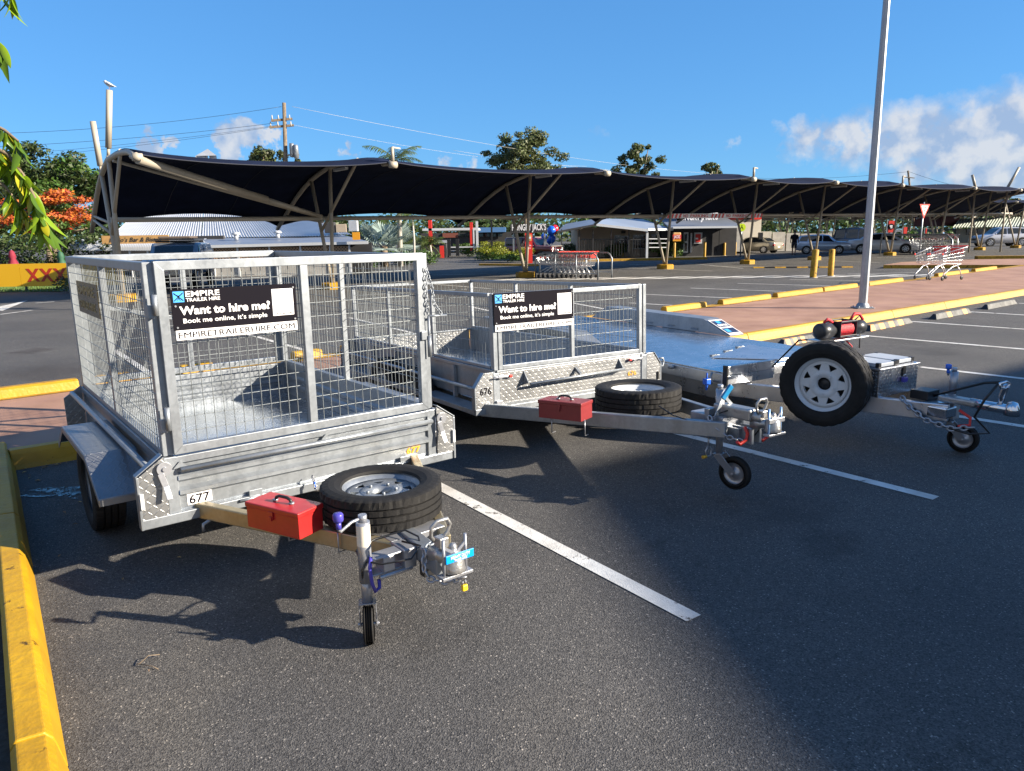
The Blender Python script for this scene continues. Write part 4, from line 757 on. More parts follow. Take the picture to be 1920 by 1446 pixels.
# ---------------------------------------------------------------- flatbed car carrier
def trailer_three():
    t = thing('flatbed_trailer', 'low flat-deck car trailer with a winch and upright spare wheel, farthest right', 'trailer', (2.54, 6.64, 0), R(31.2))
    LY = 4.4
    MB().box((-.86, .0, .508), (.86, LY, .522)).build('deck', 'deck', t, .002)
    for s_ in (-1, 1):
        MB().box((s_*.80, .0, .40), (s_*.862, LY, .507)).build('side_channel', 'alu', t, .006); MB().box((s_*.75, .02, .27), (s_*.83, LY, .399)).build('chassis_rail', 'alu', t, .005)
        MB().bar((.72*s_, .35, .333), (.055*s_, -1.48, .345), .06, .13).build('drawbar_arm', 'alu', t, .006)
        for y in (2.45, 3.15):
            w = MB().box((s_*.83, y-.03, .28), (s_*.90, y+.03, .32)).build('wheel', 'galv', t); tyre(w, (.975*s_, y, .30), (s_,0,0), .30, .17, .18, 60); rim(w, (.975*s_, y, .30), (s_,0,0), .183, .15, 'white')
    MB().box((-.79, .0, .43), (.79, .05, .507)).build('front_channel', 'alu', t, .004)
    # right mudguard box with sloping end and stickers
    gd = MB().prism([(1.50, .523), (1.92, .688), (3.75, .70), (4.1, .523)], (.865, 0, 0), (0,1,0), (0,0,1), (1,0,0), .24).build('mudguard', 'galv', t, .004, fix=True)
    T = M4.Translation((.876, 1.495, .526)) @ M4.Rotation(math.atan2(.165, .42), 4, 'X')
    MB(T).box((.0, .012, .003), (.215, .39, .007)).build('white_panel', 'whitep', gd); 
    for a_, b_ in ((.06, .175), (.205, .36)): 
        q = MB(T).box((.012, a_, .006), (.2, b_, .009)).build('sticker', 'stick', gd); MB(T).box((.05 if a_ > .1 else .03, a_+(b_-a_)*.45, .0095), (.12 if a_ > .1 else .08, b_-.012, .0105)).build('logo', 'logo', q) if False else None
    T2 = T @ M4.Translation((.03, .225, .0098)); text('EMPIRE', .045, T2, 'whitep', gd, w=.15, bold=.02)
    MB(T).box((.07, .29, .0095), (.13, .352, .0105)).build('logo', 'logo', gd); MB(T).box((.03, .08, .0095), (.09, .15, .0105)).build('logo', 'logo', gd)
    for y in (2.0, 2.4, 2.8): MB().path([(.862, y, .56), (.845, y, .56), (.845, y+.10, .56), (.862, y+.10, .56)], .006, 6).build('tie_loop', 'galv', gd)
    # left mudguard box (mostly hidden)
    MB().prism([(1.50, .523), (1.92, .688), (3.75, .70), (4.1, .523)], (-1.105, 0, 0), (0,1,0), (0,0,1), (1,0,0), .24).build('mudguard', 'galv', t, .004, fix=True)
    # ramp channels stacked across the front left
    for zz in (.415, .498):
        r = MB(); z1 = zz+.078
        r.box((-.845, -.05, zz), (-.26, -.035, z1)); r.box((-.845, -.034, zz), (-.26, .0-.004, zz+.006)); r.box((-.845, -.034, z1-.006), (-.26, -.004, z1)); r.build('ramp_channel', 'alu', t, .002)
    MB().box((-.862, -.052, .412), (-.846, -.002, .58)).build('ramp_end', 'black', t)
    # hinged checker flap on deck
    fl = MB(M4.Translation((0, 0, .524))); fl.prism([(-.42, .56), (.0, .12), (.5, .12), (.5, .9)], (0, 0, .002), (1,0,0), (0,1,0), (0,0,1), .006); f = fl.build('deck_flap', 'alu', t, .001, fix=True)
    for k in (.15, .48, .8): MB().box((-.42+k*.92-.05, .575+k*.34, .525), (-.42+k*.92+.05, .61+k*.34, .536)).build('flap_hinge', 'galv', f)
    # plug and shackle on the left edge
    s_ = MB().path([(-.88, .10, .50), (-.93, .06, .51), (-.95, .06, .46), (-.93, .06, .425), (-.87, .10, .43)], .010, 8).build('tie_ring', 'galv', t)
    pg = MB().box((-1.025, .02, .425), (-.975, .07, .475)); pg.tube((-1.0, .045, .43), (-1.0, .045, .375), .014, .008, 8); pg.tube((-1.0, .045, .475), (-1.0, .045, .525), .009, n=6); pg.build('plug', 'blue', t, .006)
    MB().tube((-.885, .6, .50), (-.885, .6, .47), .03).build('lashing_loop', 'galv', t)
    # spare wheel standing on the left arm
    c = V((-.488, -.73, .50)); ax = V((-.937, -.348, 0))
    sp = MB().bar(c-ax*.25, c-ax*.02, .06).build('spare_wheel', 'alu', t); tyre(sp, c, ax, .335, .22, .215, 84); rim(sp, c, ax, .205, .19, 'white', dish=.035)
    # centre post with winch
    MB().box((-.12, -.46, .40), (.12, -.42, .79)).build('winch_post', 'alu', t, .003)
    wz, wy = .875, -.50
    MB().box((-.30, wy-.09, .792), (.26, wy+.10, .803)).build('winch_plate', 'alu', t, .002)
    w = MB().lathe([(.0, -.11), (.05, -.11), (.062, -.095), (.062, .095), (.05, .11), (0, .11)], (0, wy, wz), (1,0,0), 24).build('winch', 'winchrope', t)
    rp_ = MB()
    for k in range(12): rp_.lathe([(.058, -.007), (.067, 0), (.058, .007)], (-.083+k*.0151, wy, wz), (1,0,0), 24)
    rp_.build('rope_turns', 'winchrope', w)
    mo = MB(); mo2 = MB(); mo.lathe([(0, -.30), (.05, -.30), (.068, -.285), (.068, -.17), (.055, -.165), (.055, -.12), (0, -.12)], (0, wy, wz), (1,0,0), 24); mo2.lathe([(0, .12), (.05, .12), (.05, .17), (.062, .18), (.062, .27), (.05, .28), (0, .28)], (0, wy, wz), (1,0,0), 24); mo.build('winch_motor', 'blackg', w); mo2.build('gearbox', 'blackg', w)
    fm = MB()
    for x in (-.112, .105): fm.box((x, wy-.075, .813), (x+.008, wy+.075, wz+.075))
    for yy, zz in ((-.07, .825), (.07, .825), (-.07, wz+.07), (.07, wz+.07)): fm.box((-.112, wy+yy-.008, zz-.006), (.113, wy+yy+.008, zz+.006))
    fm.build('winch_frame', 'blackg', w, .002)
    for pts, r_ in (([(-.24, wy, wz+.068), (-.22, wy-.02, wz+.10), (-.16, wy, wz+.085), (-.12, wy, wz+.06)], .012), ([(.12, wy, wz+.07), (.17, wy, wz+.12), (.24, wy, wz+.11), (.28, wy-.01, wz+.06)], .012), ([(.05, wy, .79), (.12, wy-.03, .72), (.1, wy-.05, .66), (.16, wy-.12, .64)], .007)): MB().path(pts, r_, 8).build('red_cable', 'winchrope', w)
    for pts, r_ in (([(.15, wy, wz+.05), (.26, wy, wz+.1), (.30, wy, wz+.03), (.27, wy, .80), (.2, wy-.05, .70)], .006), ([(-.35, -.1, .53), (-.28, -.3, .78), (-.2, wy, .81)], .008)): MB().path(pts, r_, 6).build('black_cable', 'black', w)
    # tread plate box with two pale lids
    bx = MB().box((-.26, -1.04, .405), (.26, -.64, .622)).build('tool_locker', 'alu_tread', t, .006)
    MB().box((-.27, -1.05, .617), (.27, -.63, .637)).build('locker_lid', 'alu', bx, .004)
    for x0 in (-.25, .02):
        MB().box((x0, -1.0 if x0 > 0 else -1.02, .642), (x0+.23, -.68, .672)).build('battery_lid', MT.setdefault('lidp', mat('pale grey lid', (.40, .43, .47), .35)), bx, .005)
        cn = MB()
        for xx in (x0, x0+.205):
            for yy in (-1.022 if x0 < 0 else -1.002, -.705): cn.box((xx-.003, yy-.002, .640), (xx+.028, yy+.028, .676))
        cn.build('lid_corner', 'black', bx)
    MB().box((.035, -1.053, .55), (.07, -1.041, .63)).build('latch', 'black', bx); pd = MB().box((.025, -1.072, .50), (.08, -1.045, .54)).build('padlock', 'purple', bx, .006); MB().path([(.038, -1.058, .54), (.038, -1.058, .56), (.065, -1.058, .56), (.065, -1.058, .54)], .004, 6).build('shackle', 'chrome', pd)
    MB().box((-.05, -1.17, .405), (.11, -1.31, .475)).build('breakaway_box', 'black', t, .004)
    jockey(t, .12, -1.40, .66, .30, .108, R(-165), .05, (.07, -.08), crank=-1, knob='blue')
    MB().box((-.1, -1.40, .30), (.14, -1.28, .40)).build('mount_plate', 'alu', t, .004)
    MB().bar((0, -1.38, .44), (0, -1.65, .44), .10, .05).build('override_housing', 'cast', t, .015); MB().box((-.13, -1.50, .31), (.02, -1.30, .39)).build('brake_housing', 'chrome', t, .01)
    cp = MB().tube((0, -1.6, .44), (0, -1.86, .435), .035, n=14); cp.lathe([(0, .07), (.03, .06), (.045, .02), (.05, -.03), (0, -.03)], (0, -1.88, .43), (0,0,1), 20); cp.build('coupling_head', 'chrome', t)
    hd = MB(); hd.path([(0, -1.80, .47), (-.01, -1.81, .53), (-.02, -1.83, .59), (-.03, -1.84, .61)], .02, 10); hd.path([(-.09, -1.82, .63), (-.04, -1.84, .64), (-.0, -1.85, .62), (-.05, -1.84, .59), (-.09, -1.83, .60)], .009, 8, closed=True); hd.build('coupling_handle', 'chrome', t)
    chain(t, [(-.18, -1.18, .43), (-.20, -1.26, .37), (-.185, -1.38, .29), (-.13, -1.55, .25), (-.05, -1.66, .27)], .0075, .052, 'zinc')
    MB().path([(-.05, -1.55, .38), (-.02, -1.62, .33), (-.04, -1.63, .28), (-.10, -1.58, .27)], .011, 8).build('hook', 'sred', t)
    c = MB(); c.path([(.05, -1.28, .42), (.0, -1.45, .50), (-.04, -1.70, .61), (-.05, -1.80, .63)], .010, 8); c.path([(-.05, -1.80, .63), (-.10, -1.74, .50), (-.09, -1.68, .36), (-.0, -1.75, .24), (-.10, -1.66, .23), (-.16, -1.45, .27), (-.17, -1.3, .34), (-.13, -1.24, .38)], .009, 8); c.build('cable', 'black', t)
    return t
MT['stick'] = mat('dark sticker', (.02, .03, .07), .4); MT['blackg'] = mat('graphite paint', (.03, .032, .036), .35, .2)
trailer_three()
# ---------------------------------------------------------------- neighbouring building behind the camera that shades the right hand bays
off = V((10.3/math.tan(SUN_EL)*math.cos(SUN_AZ), 10.3/math.tan(SUN_EL)*math.sin(SUN_AZ), 0))
bl = thing('building', 'tall plain rendered building behind the camera shading the right hand bays', 'building', (0,0,0))
S0, S1, S2, S3 = V((.62, 5.15, 0)), V((12.5, 12.7, 0)), V((14., -9., 0)), V((1.35, .4, 0))
bp = [S0+off, S1+off, S2+off, V((1.9, -3, 0))+off, S3+off]
wm = MB(); k = len(bp); wm.add([p for p in bp]+[p+Z*10.3 for p in bp], [(i, (i+1) % k, (i+1) % k+k, i+k) for i in range(k)]+[tuple(range(k, 2*k))]); wm.build('wall', 'beige', bl)
rf = MB(); rf.add([p+Z*10.3 for p in bp]+[p+Z*10.45 for p in bp], [(i, (i+1) % k, (i+1) % k+k, i+k) for i in range(k)]+[tuple(range(k, 2*k))]); rf.build('roof', 'conc', bl)

# ---------------------------------------------------------------- shade sail canopies
RD = V((math.sin(.923), math.cos(.923), 0)); FR = V((math.sin(2.498), math.cos(2.498), 0))
ARCH = [(-4.68, 3.745), (-3.9, 3.93), (-2.9, 4.02), (-1.6, 4.05), (-.2, 4.02), (1.1, 3.78), (2.4, 3.35), (3.6, 2.78), (4.88, 2.139)]
def cat_(p0, t_list, label, group, first=None, masts=True, zoff=0., lights=(1, 3, 5), detail=True, beam_sign=False):
    t = thing('shade_canopy', label, 'canopy', V((p0.x, p0.y, 0)), 0, group)
    n = len(t_list)
    def fr(k): 
        s_ = t_list[k]; sc = .86 if (k == 0 and first) else 1.
        return RD*s_, sc, zoff+.007*s_
    def pt(k, q, z):
        b, sc, dz = fr(k); return b - FR*(q*sc) + Z*(z+dz)
    def archpt(k, w):   # w from 0 (front tip) to 1 (rear low end)
        x = w*(len(ARCH)-1); i = min(int(x), len(ARCH)-2); f = x-i
        q = ARCH[i][0]*(1-f)+ARCH[i+1][0]*f; z = ARCH[i][1]*(1-f)+ARCH[i+1][1]*f
        return pt(k, q, z)
    for k in range(n):
        b, sc, dz = fr(k); base = b.copy()
        ft = MB(M4.Translation(base)); ft.lathe([(.0, .22), (.36, .22), (.40, .19), (.40, 0)], (0,0,0), (0,0,1), 8, False); ft.build('footing', 'yel', t)
        r = .062 if detail else .07
        MB().tube(base+Z*.2+FR*(-.05), pt(k, 1.26, 3.74), r, n=10).build('leg', 'cream', t); MB().tube(base+Z*.2+FR*.05, pt(k, -.39, 4.06), r, n=10).build('leg', 'cream', t)
        nodeA = pt(k, .62, 1.95); MB().tube(nodeA, pt(k, -2.5, 4.04), .05, n=8).build('strut', 'cream', t)
        MB().path([archpt(k, i/14)-Z*.06 for i in range(15)], .075, 8).build('arch', 'cream', t)
        MB().tube(pt(k, .5, 2.25), pt(k, 3.9, 2.55), .045, n=8).build('strut', 'cream', t)
        tp = archpt(k, 0); kn = MB(); kn.lathe([(0, -.11), (.095, -.11), (.095, .11), (0, .11)], tp-Z*.05, RD, 12); kn.tube(tp-FR*.05, tp-FR*.6+Z*.02, .07, n=8); kn.build('knuckle', 'cream', t)
        if detail and k:
            p = pt(k, -1.2, 4.0); MB().bar(p-FR*.45-Z*.16, p+FR*.45-Z*.16, .10, .08).build('light_fitting', 'white', t)
        if k in lights:
            l = MB(); l.tube(tp+Z*.05, tp+Z*.42, .05, n=8); l.bar(tp+Z*.42, tp+Z*.40+RD*.25, .05, .04); l.build('floodlight', 'cream', t)
    sl_ = MB()
    for k in range(n-1):
        a, b = pt(k, .55, 2.36), pt(k+1, .55, 2.36); MB().tube(a, b, .075, n=10).build('beam', 'cream', t)
    if first:
        a = archpt(0, 0)-Z*.1; b = pt(1, .55, 2.42); m_ = a.lerp(b, .62); MB().tube(a, m_, .105, n=14).build('brace', 'cream', t); MB().tube(m_, b, .07, n=12).build('brace', 'cream', t)
        MB().tube(archpt(0, .42)-Z*.15, pt(1, .6, 2.40), .05, n=10).build('brace', 'cream', t)
        MB().tube(archpt(0, .93)-Z*.05, pt(0, .62, 1.95), .045).build('strut', 'cream', t)
    for k in range(n-1):
        sp = t_list[k+1]-t_list[k]
        def f(u, v, k=k, sp=sp):
            sag = (4*u*(1-u))**.8; e1 = max(0, (v-.4)/.6)**2; e0 = max(0, (.25-v)/.25)**2
            w = v*.99+.005-.085*sag*e1+.012*sag*e0
            p = archpt(k, w).lerp(archpt(k+1, w), u)
            p = p - Z*(sag*(.20*(1-e1)-.02*e1)) + Z*.03
            return p
        sm = MB(); sm.grid(f, 14, 18); o = sm.build('shade_cloth', 'sail', t)
        md = o.modifiers.new('thick', 'SOLIDIFY'); md.thickness = .012
        if detail:
            for us in ((.25, .5, .75) if sp > 7 else (.33, .67)): MB().path([f(us, j/18)-Z*.022 for j in range(19)], .011, 4, False).build('seam', 'seam', o)
            for vs_ in (0, 1): MB().path([f(j/14, vs_)-Z*.01 for j in range(15)], .014, 5, False).build('edge_cable', 'seam', o)
    return t, pt, archpt
P1 = V((-6.06, 25.33, 0)); TL_ = [-6.449, 0, 8.385, 16.869, 23.309, 29.713, 38.592, 45.5, 52.5, 59.5]
cn1, pt1, ar1 = cat_(P1, TL_, 'long navy shade sail canopy on cream tube frames, the nearer of the two', 'shade canopies over the car park', True)
# NO PARKING tape hanging below the beam
tp = MB(); A_, B_ = G(1262, 405, 0), 0
a = P1+pt1(3, .45, 2.38)+RD*.35; b = P1+pt1(4, .45, 2.38)+RD*1.5
tape = MB().quad(a-Z*.14+FR*.12, b-Z*.14+FR*.12, b+Z*.08+FR*.12, a+Z*.08+FR*.12).build('warning_tape', 'whitep'); tag(tape, 'red and white NO PARKING tape strung along the canopy beam', 'tape')
dx = (b-a).normalized(); TB = M4((( dx.x, 0, -FR.x*-1, a.x+FR.x*.125), (dx.y, 0, FR.y, a.y+FR.y*.125), (dx.z, 1, 0, a.z), (0,0,0,1)))
for s_ in (1.25, 4.6):
    q = TB @ M4.Translation((s_, -.10, .004)); text('NO', .15, q, 'sred', tape, w=.34, bold=.01, ext=.002); text('PARKING', .15, q @ M4.Translation((.52, 0, 0)), 'sred', tape, w=1.35, bold=.01, ext=.002)
ss = MB(TB)
for s0_ in (.05, 3.35, 6.65):
    for k in range(4): ss.add([(s0_+k*.28, -.13, .006), (s0_+k*.28+.14, -.13, .006), (s0_+k*.28+.24, .07, .006), (s0_+k*.28+.10, .07, .006)], [(0,1,2,3)])
ss.build('stripes', 'sred', tape, kind='stuff')
P2 = P1 - FR*14.5
cat_(P2, [34+7.6*k for k in range(12)], 'farther navy shade sail canopy on cream frames behind the parked cars', 'shade canopies over the car park', zoff=.15, lights=(), detail=False)
P3 = P1 - FR*27
cat_(P3, [62+7.6*k for k in range(9)], 'farthest navy shade sail canopy, seen low between the legs of the others', 'shade canopies over the car park', zoff=.1, lights=(), detail=False)
# masts rising behind the left end of the canopy, gull
mo_ = cn1.location
for (u, v, q_) in ((174, 228, pt1(0, 1.26, 3.74)), (205, 169, pt1(0, -.39, 4.06))):
    w0_ = q_+mo_; a_ = D(u, v, w0_.y); j_ = w0_.lerp(a_, .12); MB().tube(w0_-mo_, j_-mo_, .045, n=8).build('mast_foot', 'cream', cn1); MB().tube(j_-mo_, a_-mo_, .08, n=12).build('mast', 'cream', cn1)
gl = thing('gull', 'white gull perched on top of the taller cream mast', 'bird', a_+Z*.02)
def ell(mb, c, r, T=None, n=10, m_=14):
    def f(u, v):
        t_, p_ = u*math.pi, v*2*math.pi; q = V((math.sin(t_)*math.cos(p_)*r[0], math.sin(t_)*math.sin(p_)*r[1], math.cos(t_)*r[2])); return (T @ q if T else q)+V(c)
    mb.grid(f, n, m_)
gb = MB(); gb.path([(-.11, 0, .19), (-.10, 0, .185), (-.06, 0, .165), (0, 0, .125), (.08, 0, .09), (.15, 0, .065)], lambda t_: [.01, .032, .045, .058, .04, .012][min(5, int(t_*5+.5))], 12)
gb.build('body', 'white', gl); ell(hm := MB(), (-.085, 0, .205), (.034, .026, .028)); hm.build('head', 'white', gl)
MB().tube((-.115, 0, .20), (-.15, 0, .193), .007, .002, 6).build('beak', 'orange', gl)
for y in (-.02, .02): MB().tube((.01, y, 0), (.01, y, .10), .004, n=5).build('leg', 'orange', gl)
for y in (-1, 1): MB().path([(-.03, .045*y, .15), (.06, .042*y, .115), (.19, .018*y, .06)], lambda t_: .03-.024*t_, 8).build('wing', MT['gullw'] if 'gullw' in MT else MT.setdefault('gullw', mat('pale grey feather', (.45, .47, .5), .7)), gl)
for (p, q, lb) in (((1823, 328), (1829, 352), 'short pale mast leaning left above the far end of the canopy'), ((1911, 314), (1889, 352), 'thin dark mast leaning right above the far end of the canopy')):
    a_, b_ = D(*p, 52), D(*q, 52); mm_ = MB(); mm_.tube(b_, a_, .09, n=8); mm_.tube(V((b_.x, b_.y, 0)), b_, .06, n=8); tag(mm_.build('steel_mast', 'cream'), lb, 'mast')

# ---------------------------------------------------------------- light pole on the path
b0 = G(1617, 578, PH); lp = thing('light_pole', 'tall galvanised light pole standing on the terracotta path', 'light pole', b0)
pp = MB(); pp.lathe([(.085, .02), (.05, 9.), (0, 9.)], (0,0,0), (0,0,1), 8, False, a0=.2); pp.build('pole', MT['polem'] if 'polem' in MT else MT.setdefault('polem', galv('weathered pole', (.36, .38, .41), .45, .5)), lp)
bs = MB(); bs.prism([(-.17, -.17), (.17, -.17), (.17, .17), (-.17, .17)], (0,0,.0), (1,0,0), (0,1,0), (0,0,1), .025); bs.lathe([(.13, .026), (.12, .07), (.09, .11)], (0,0,0), (0,0,1), 16)
bs.build('base_plate', 'galv', lp, .006, fix=True)
bt = MB()
for sx in (-1, 1):
    for sy in (-1, 1): bt.tube((sx*.13, sy*.13, .025), (sx*.13, sy*.13, .05), .011, n=6)
bt.build('anchor_bolts', 'zinc', lp, kind='stuff')
la = MB().bar((0, 0, 8.9), (.9, 0, 9.05), .08, .06).build('arm', 'galv', lp); MB().box((.7, -.15, 8.98), (1.3, .15, 9.1)).build('lamp_head', 'white', lp, .02)

# ---------------------------------------------------------------- bollards, signs
def bollard(u, v, h, r, label, grp, m='yel', lean=(0, 0), z=0):
    p = G(u, v, z); t = thing('bollard', label, 'bollard', p, 0, grp); T = M4.Rotation(lean[0], 4, 'Y') @ M4.Rotation(lean[1], 4, 'X')
    mb = MB(T); mb.lathe([(0, h), (r*.85, h-.006), (r, h-.03), (r, 0)], (0,0,0), (0,0,1), 16); mb.build('post', m, t)
    mb = MB(); mb.lathe([(r+.05, .015), (r+.05, 0)], (0,0,0), (0,0,1), 16); mb.lathe([(0, .016), (r+.05, .015)], (0,0,0), (0,0,1), 16); mb.build('base', 'conc', t)
bollard(1524, 521, 1.02, .115, 'thick weathered yellow bollard leaning slightly, left of the close pair', 'yellow bollards in the middle of the car park', 'yel2', (R(2.5), 0))
bollard(1557, 518, 1.0, .105, 'upright yellow bollard, right of the close pair', 'yellow bollards in the middle of the car park', 'yel2')
hjb = [(994, 480, .95), (1081, 481, .95), (1139, 482, .93), (1167, 482, .93), (1197, 481, .96), (1264, 485, 1.05), (1302, 480, 1.0), (1321, 482, 1.05), (1358, 479.5, .92), (1362, 475, .95), (1378, 479, .95)]
for k, (u, v, h) in enumerate(hjb): bollard(u, v, h, .085, 'slim yellow bollard along the restaurant front, %s from the left' % ORD[k], 'slim yellow bollards along the restaurant')
# give way sign
b0 = G(1722, 494, 0); gs = thing('give_way_sign', 'give way sign on a thin grey post beside the path', 'sign', b0, R(28))
MB().tube((0,0,0), (0,0,2.95), .035, n=8).build('post', 'galv', gs)
tri = lambda s_: [(-s_, s_*.577*1), (0, -s_*1.155), (s_, s_*.577)]
MB().prism(tri(.40), (0, -.06, 2.62), (1,0,0), (0,0,1), (0,1,0), .01).build('sign_plate', 'sred', gs, fix=True); MB().prism(tri(.27), (0, -.066, 2.62), (1,0,0), (0,0,1), (0,1,0), .005).build('white_field', 'whitep', gs, fix=True)
text('GIVE', .11, FACE(-.125, -.068, 2.63), 'blackm', gs, w=.25, bold=.02); text('WAY', .11, FACE(-.09, -.068, 2.48), 'blackm', gs, w=.18, bold=.02)
# pedestrian crossing sign
b0 = G(1388, 482, 0); ps_ = thing('pedestrian_sign', 'round lime pedestrian crossing sign on a grey post by the restaurant', 'sign', b0)
MB().tube((0,0,0), (0,0,2.25), .045, n=8).build('post', 'galv', ps_); MB().lathe([(0, 0), (.26, 0), (.26, .012), (0, .012)], (0, -.06, 1.95), (0,-1,0), 28, False).build('sign_plate', MT.setdefault('lime', mat('lime reflective', (.55, .72, .02), .4)), ps_)
lg = MB(); lg.bar((-.10, -.075, 1.82), (0, -.075, 2.02), .035, .004, up=(0,1,0)); lg.bar((.10, -.075, 1.82), (0, -.075, 2.02), .035, .004, up=(0,1,0)); lg.lathe([(0, 0), (.035, 0)], (0, -.077, 2.07), (0,-1,0), 10, False); lg.build('symbol', 'blackm', ps_)
# yellow and black speed hump
p, q = G(1413, 503), G(1600, 502); d = (q-p).normalized(); hp_ = thing('speed_hump', 'black and yellow rubber speed hump across the far aisle', 'speed hump', p, math.atan2(d.y, d.x)); Ln = (q-p).length
for k in range(9):
    MB().prism([(0, 0), (.08, .05), (.22, .05), (.30, 0)], (Ln*k/9, 0, .002), (0,1,0), (0,0,1), (1,0,0), Ln/9-.003).build('segment', 'yel2' if k % 2 == 0 else 'black', hp_, fix=True)
# traffic island with yellow kerb on the right
isl = [G(1656, 503.5), G(1690, 497.5), G(1830, 492), G(2150, 488), G(2250, 500), G(1990, 503.5)]
im = MB(); k = len(isl); im.add([p+Z*.0 for p in isl]+[p+Z*.15 for p in isl], [(i, (i+1) % k, (i+1) % k+k, i+k) for i in range(k)]); io = struct('kerb', im, 'yel2'); im = MB(); im.add([p+Z*.149 for p in isl], [tuple(range(k))]); struct('paving', im, 'path')
im = MB(); a_, b_ = G(1830, 486.5), G(2150, 484); im.box((0, 0, 0), (1, 1, 1)); 
ik = MB().bar(a_+Z*.09, b_+Z*.09, .5, .18).build('kerb', 'yel2'); ik['kind'] = 'structure'
ik = MB().bar(G(1052, 491.5)+Z*.07, G(1325, 486.5)+Z*.07, .3, .14).build('kerb', 'yel2'); ik['kind'] = 'structure'
ik = MB().bar(G(900, 498)+Z*.05, G(1010, 499)+Z*.05, .25, .12).build('kerb', 'yel2'); ik['kind'] = 'structure'

# ---------------------------------------------------------------- shopping trolleys
def trolley(loc, rz, s_=1., detail=True, label='', grp=None, n1=12):
    t = thing('shopping_trolley', label, 'trolley', loc, rz, grp); t.scale = (s_, s_, s_)
    # basket: x forward (nose), handle at -x
    B = [(-.42, .24, .48), (.40, .18, .52)]; T0 = [(-.50, .29, .98), (.50, .20, .80)]
    def wall(y, u, v):
        return V(((-.42+(.82)*u)*(1-v)+(-.50+1.0*u)*v, y*((.24-.06*u)*(1-v)+(.29-.09*u)*v), (.48+.04*u)*(1-v)+(.98-.18*u)*v))
    mb = MB(); r = .004 if detail else .006
    for y in (-1, 1):
        for k in range(n1+1): mb.path([wall(y, k/n1, 0), wall(y, k/n1, 1)], r, 4, False)
        for k in range(5 if detail else 3): v = k/(4 if detail else 2); mb.path([wall(y, 0, v), wall(y, 1, v)], r*1.3, 4, False)
    for u in (0, 1):
        for k in range(7):
            y = -1+2*k/6; a, b = wall(1, u, 0), wall(1, u, 1); mb.path([(a.x, a.y*y, a.z), (b.x, b.y*y, b.z)], r, 4, False)
        for v in (0, .5, 1): a = wall(1, u, v); mb.path([(a.x, a.y, a.z), (a.x, -a.y, a.z)], r*1.3, 4, False)
    for k in range(7): y = -1+2*k/6; a, b = wall(1, 0, 0), wall(1, 1, 0); mb.path([(a.x, a.y*y, a.z), (b.x, b.y*y, b.z)], r, 4, False)
    mb.build('wire_basket', 'chromew', t, kind='stuff')
    f = MB()
    for y in (-1, 1):
        f.path([(.30, .17*y, .50), (-.10, .2*y, .42), (-.36, .22*y, .36), (-.46, .23*y, .14)] if False else [(-.35, .23*y, .47), (.0, .22*y, .40), (.34, .2*y, .20), (.42, .2*y, .13)], .014, 8)
        f.path([(-.20, .23*y, .45), (-.36, .24*y, .30), (-.44, .25*y, .14)], .014, 8); f.path([(.50, .20*y, .80), (-.50, .29*y, .99), (-.56, .29*y, 1.02)], .011, 8)
    f.build('frame', 'chromew', t)
    MB().tube((-.56, -.29, 1.02), (-.56, .29, 1.02), .018, n=8).build('handle', 'sred', t); MB().box((-.50, -.2, .78), (-.485, .2, .96)).build('seat_flap', 'sred', t)
    for y in (-1, 1):
        c = MB().tube((.50, .19*y, .80), (.50, .22*y, .80), .03, n=8); c.build('corner_bumper', 'sred', t)
        for x, yy in ((.42, .2), (-.44, .25)):
            w = MB(); w.lathe([(0, -.018), (.045, -.018), (.062, -.012), (.062, .012), (.045, .018), (0, .018)], (x-.03, yy*y, .064), (0,1,0), 14); w.build('castor', 'black', t); 
    return t
MT['chromew'] = mat('bright wire', (.62, .63, .65), .3, .6)
d_ = (G(1735, 526, PH), G(1757, 526, PH))
trolley(G(1745, 524, PH)+V((-.0, .15, 0)), R(210), .98, True, 'empty shopping trolley nested at the left of the pair on the path', 'trolleys left on the path')
trolley(G(1768, 525, PH)+V((.0, -.05, 0)), R(207), 1.0, True, 'empty shopping trolley with red flap, nearer one of the pair on the path', 'trolleys left on the path')
# trolley bay with a nested row
bd_ = (G(1150, 523)-G(1005, 523)).normalized()
bay = thing('trolley_bay', 'grey tube trolley bay holding a nested row of trolleys', 'trolley bay', (0,0,0))
for (u0, v0, u1, v1) in ((1004, 521, 1121, 525), (1012, 516, 1147, 521)):
    a, b = G(u0, v0), G(u1, v1); d = (b-a).normalized()
    MB().path([a, a+Z*.75, a+d*.1+Z*.9, a+d*.22+Z*.97, b-d*.22+Z*.97, b-d*.1+Z*.9, b+Z*.75, b], .03, 8).build('side_rail', 'galv', bay)
    for k in (1, 2): q = a.lerp(b, k/3); MB().tube(q, q+Z*.95, .025, n=8).build('upright', 'galv', bay)
    MB().tube(a+Z*.22, b+Z*.22, .02, n=6).build('low_rail', 'galv', bay)
tr0 = None; A0, B0 = G(1030, 520.5), G(1092, 521.5); rz_ = math.atan2((B0-A0).y, (B0-A0).x)
for k in range(8):
    q = A0.lerp(B0, k/7)
    if tr0 is None: tr0 = trolley(q, rz_+math.pi, 1., False, 'trolley at the left end of the nested row in the bay', 'nested trolleys in the trolley bay', 8)
    else:
        c = copy_tree(tr0, None, label='trolley nested %s from the left in the row in the bay' % ORD[k]); c.location = q
bay2 = thing('trolley_bay', 'far trolley bay with red handled trolleys behind the white sedan', 'trolley bay', (0,0,0))
for (u0, v0, u1, v1) in ((1650, 478, 1785, 481), (1665, 474, 1795, 477)):
    a, b = G(u0, v0), G(u1, v1); d = (b-a).normalized(); MB().path([a, a+Z*1.1, a+d*.25+Z*1.3, b-d*.5+Z*1.3, b-d*.1+Z*1.0, b], .05, 8).build('side_rail', 'galv', bay2)
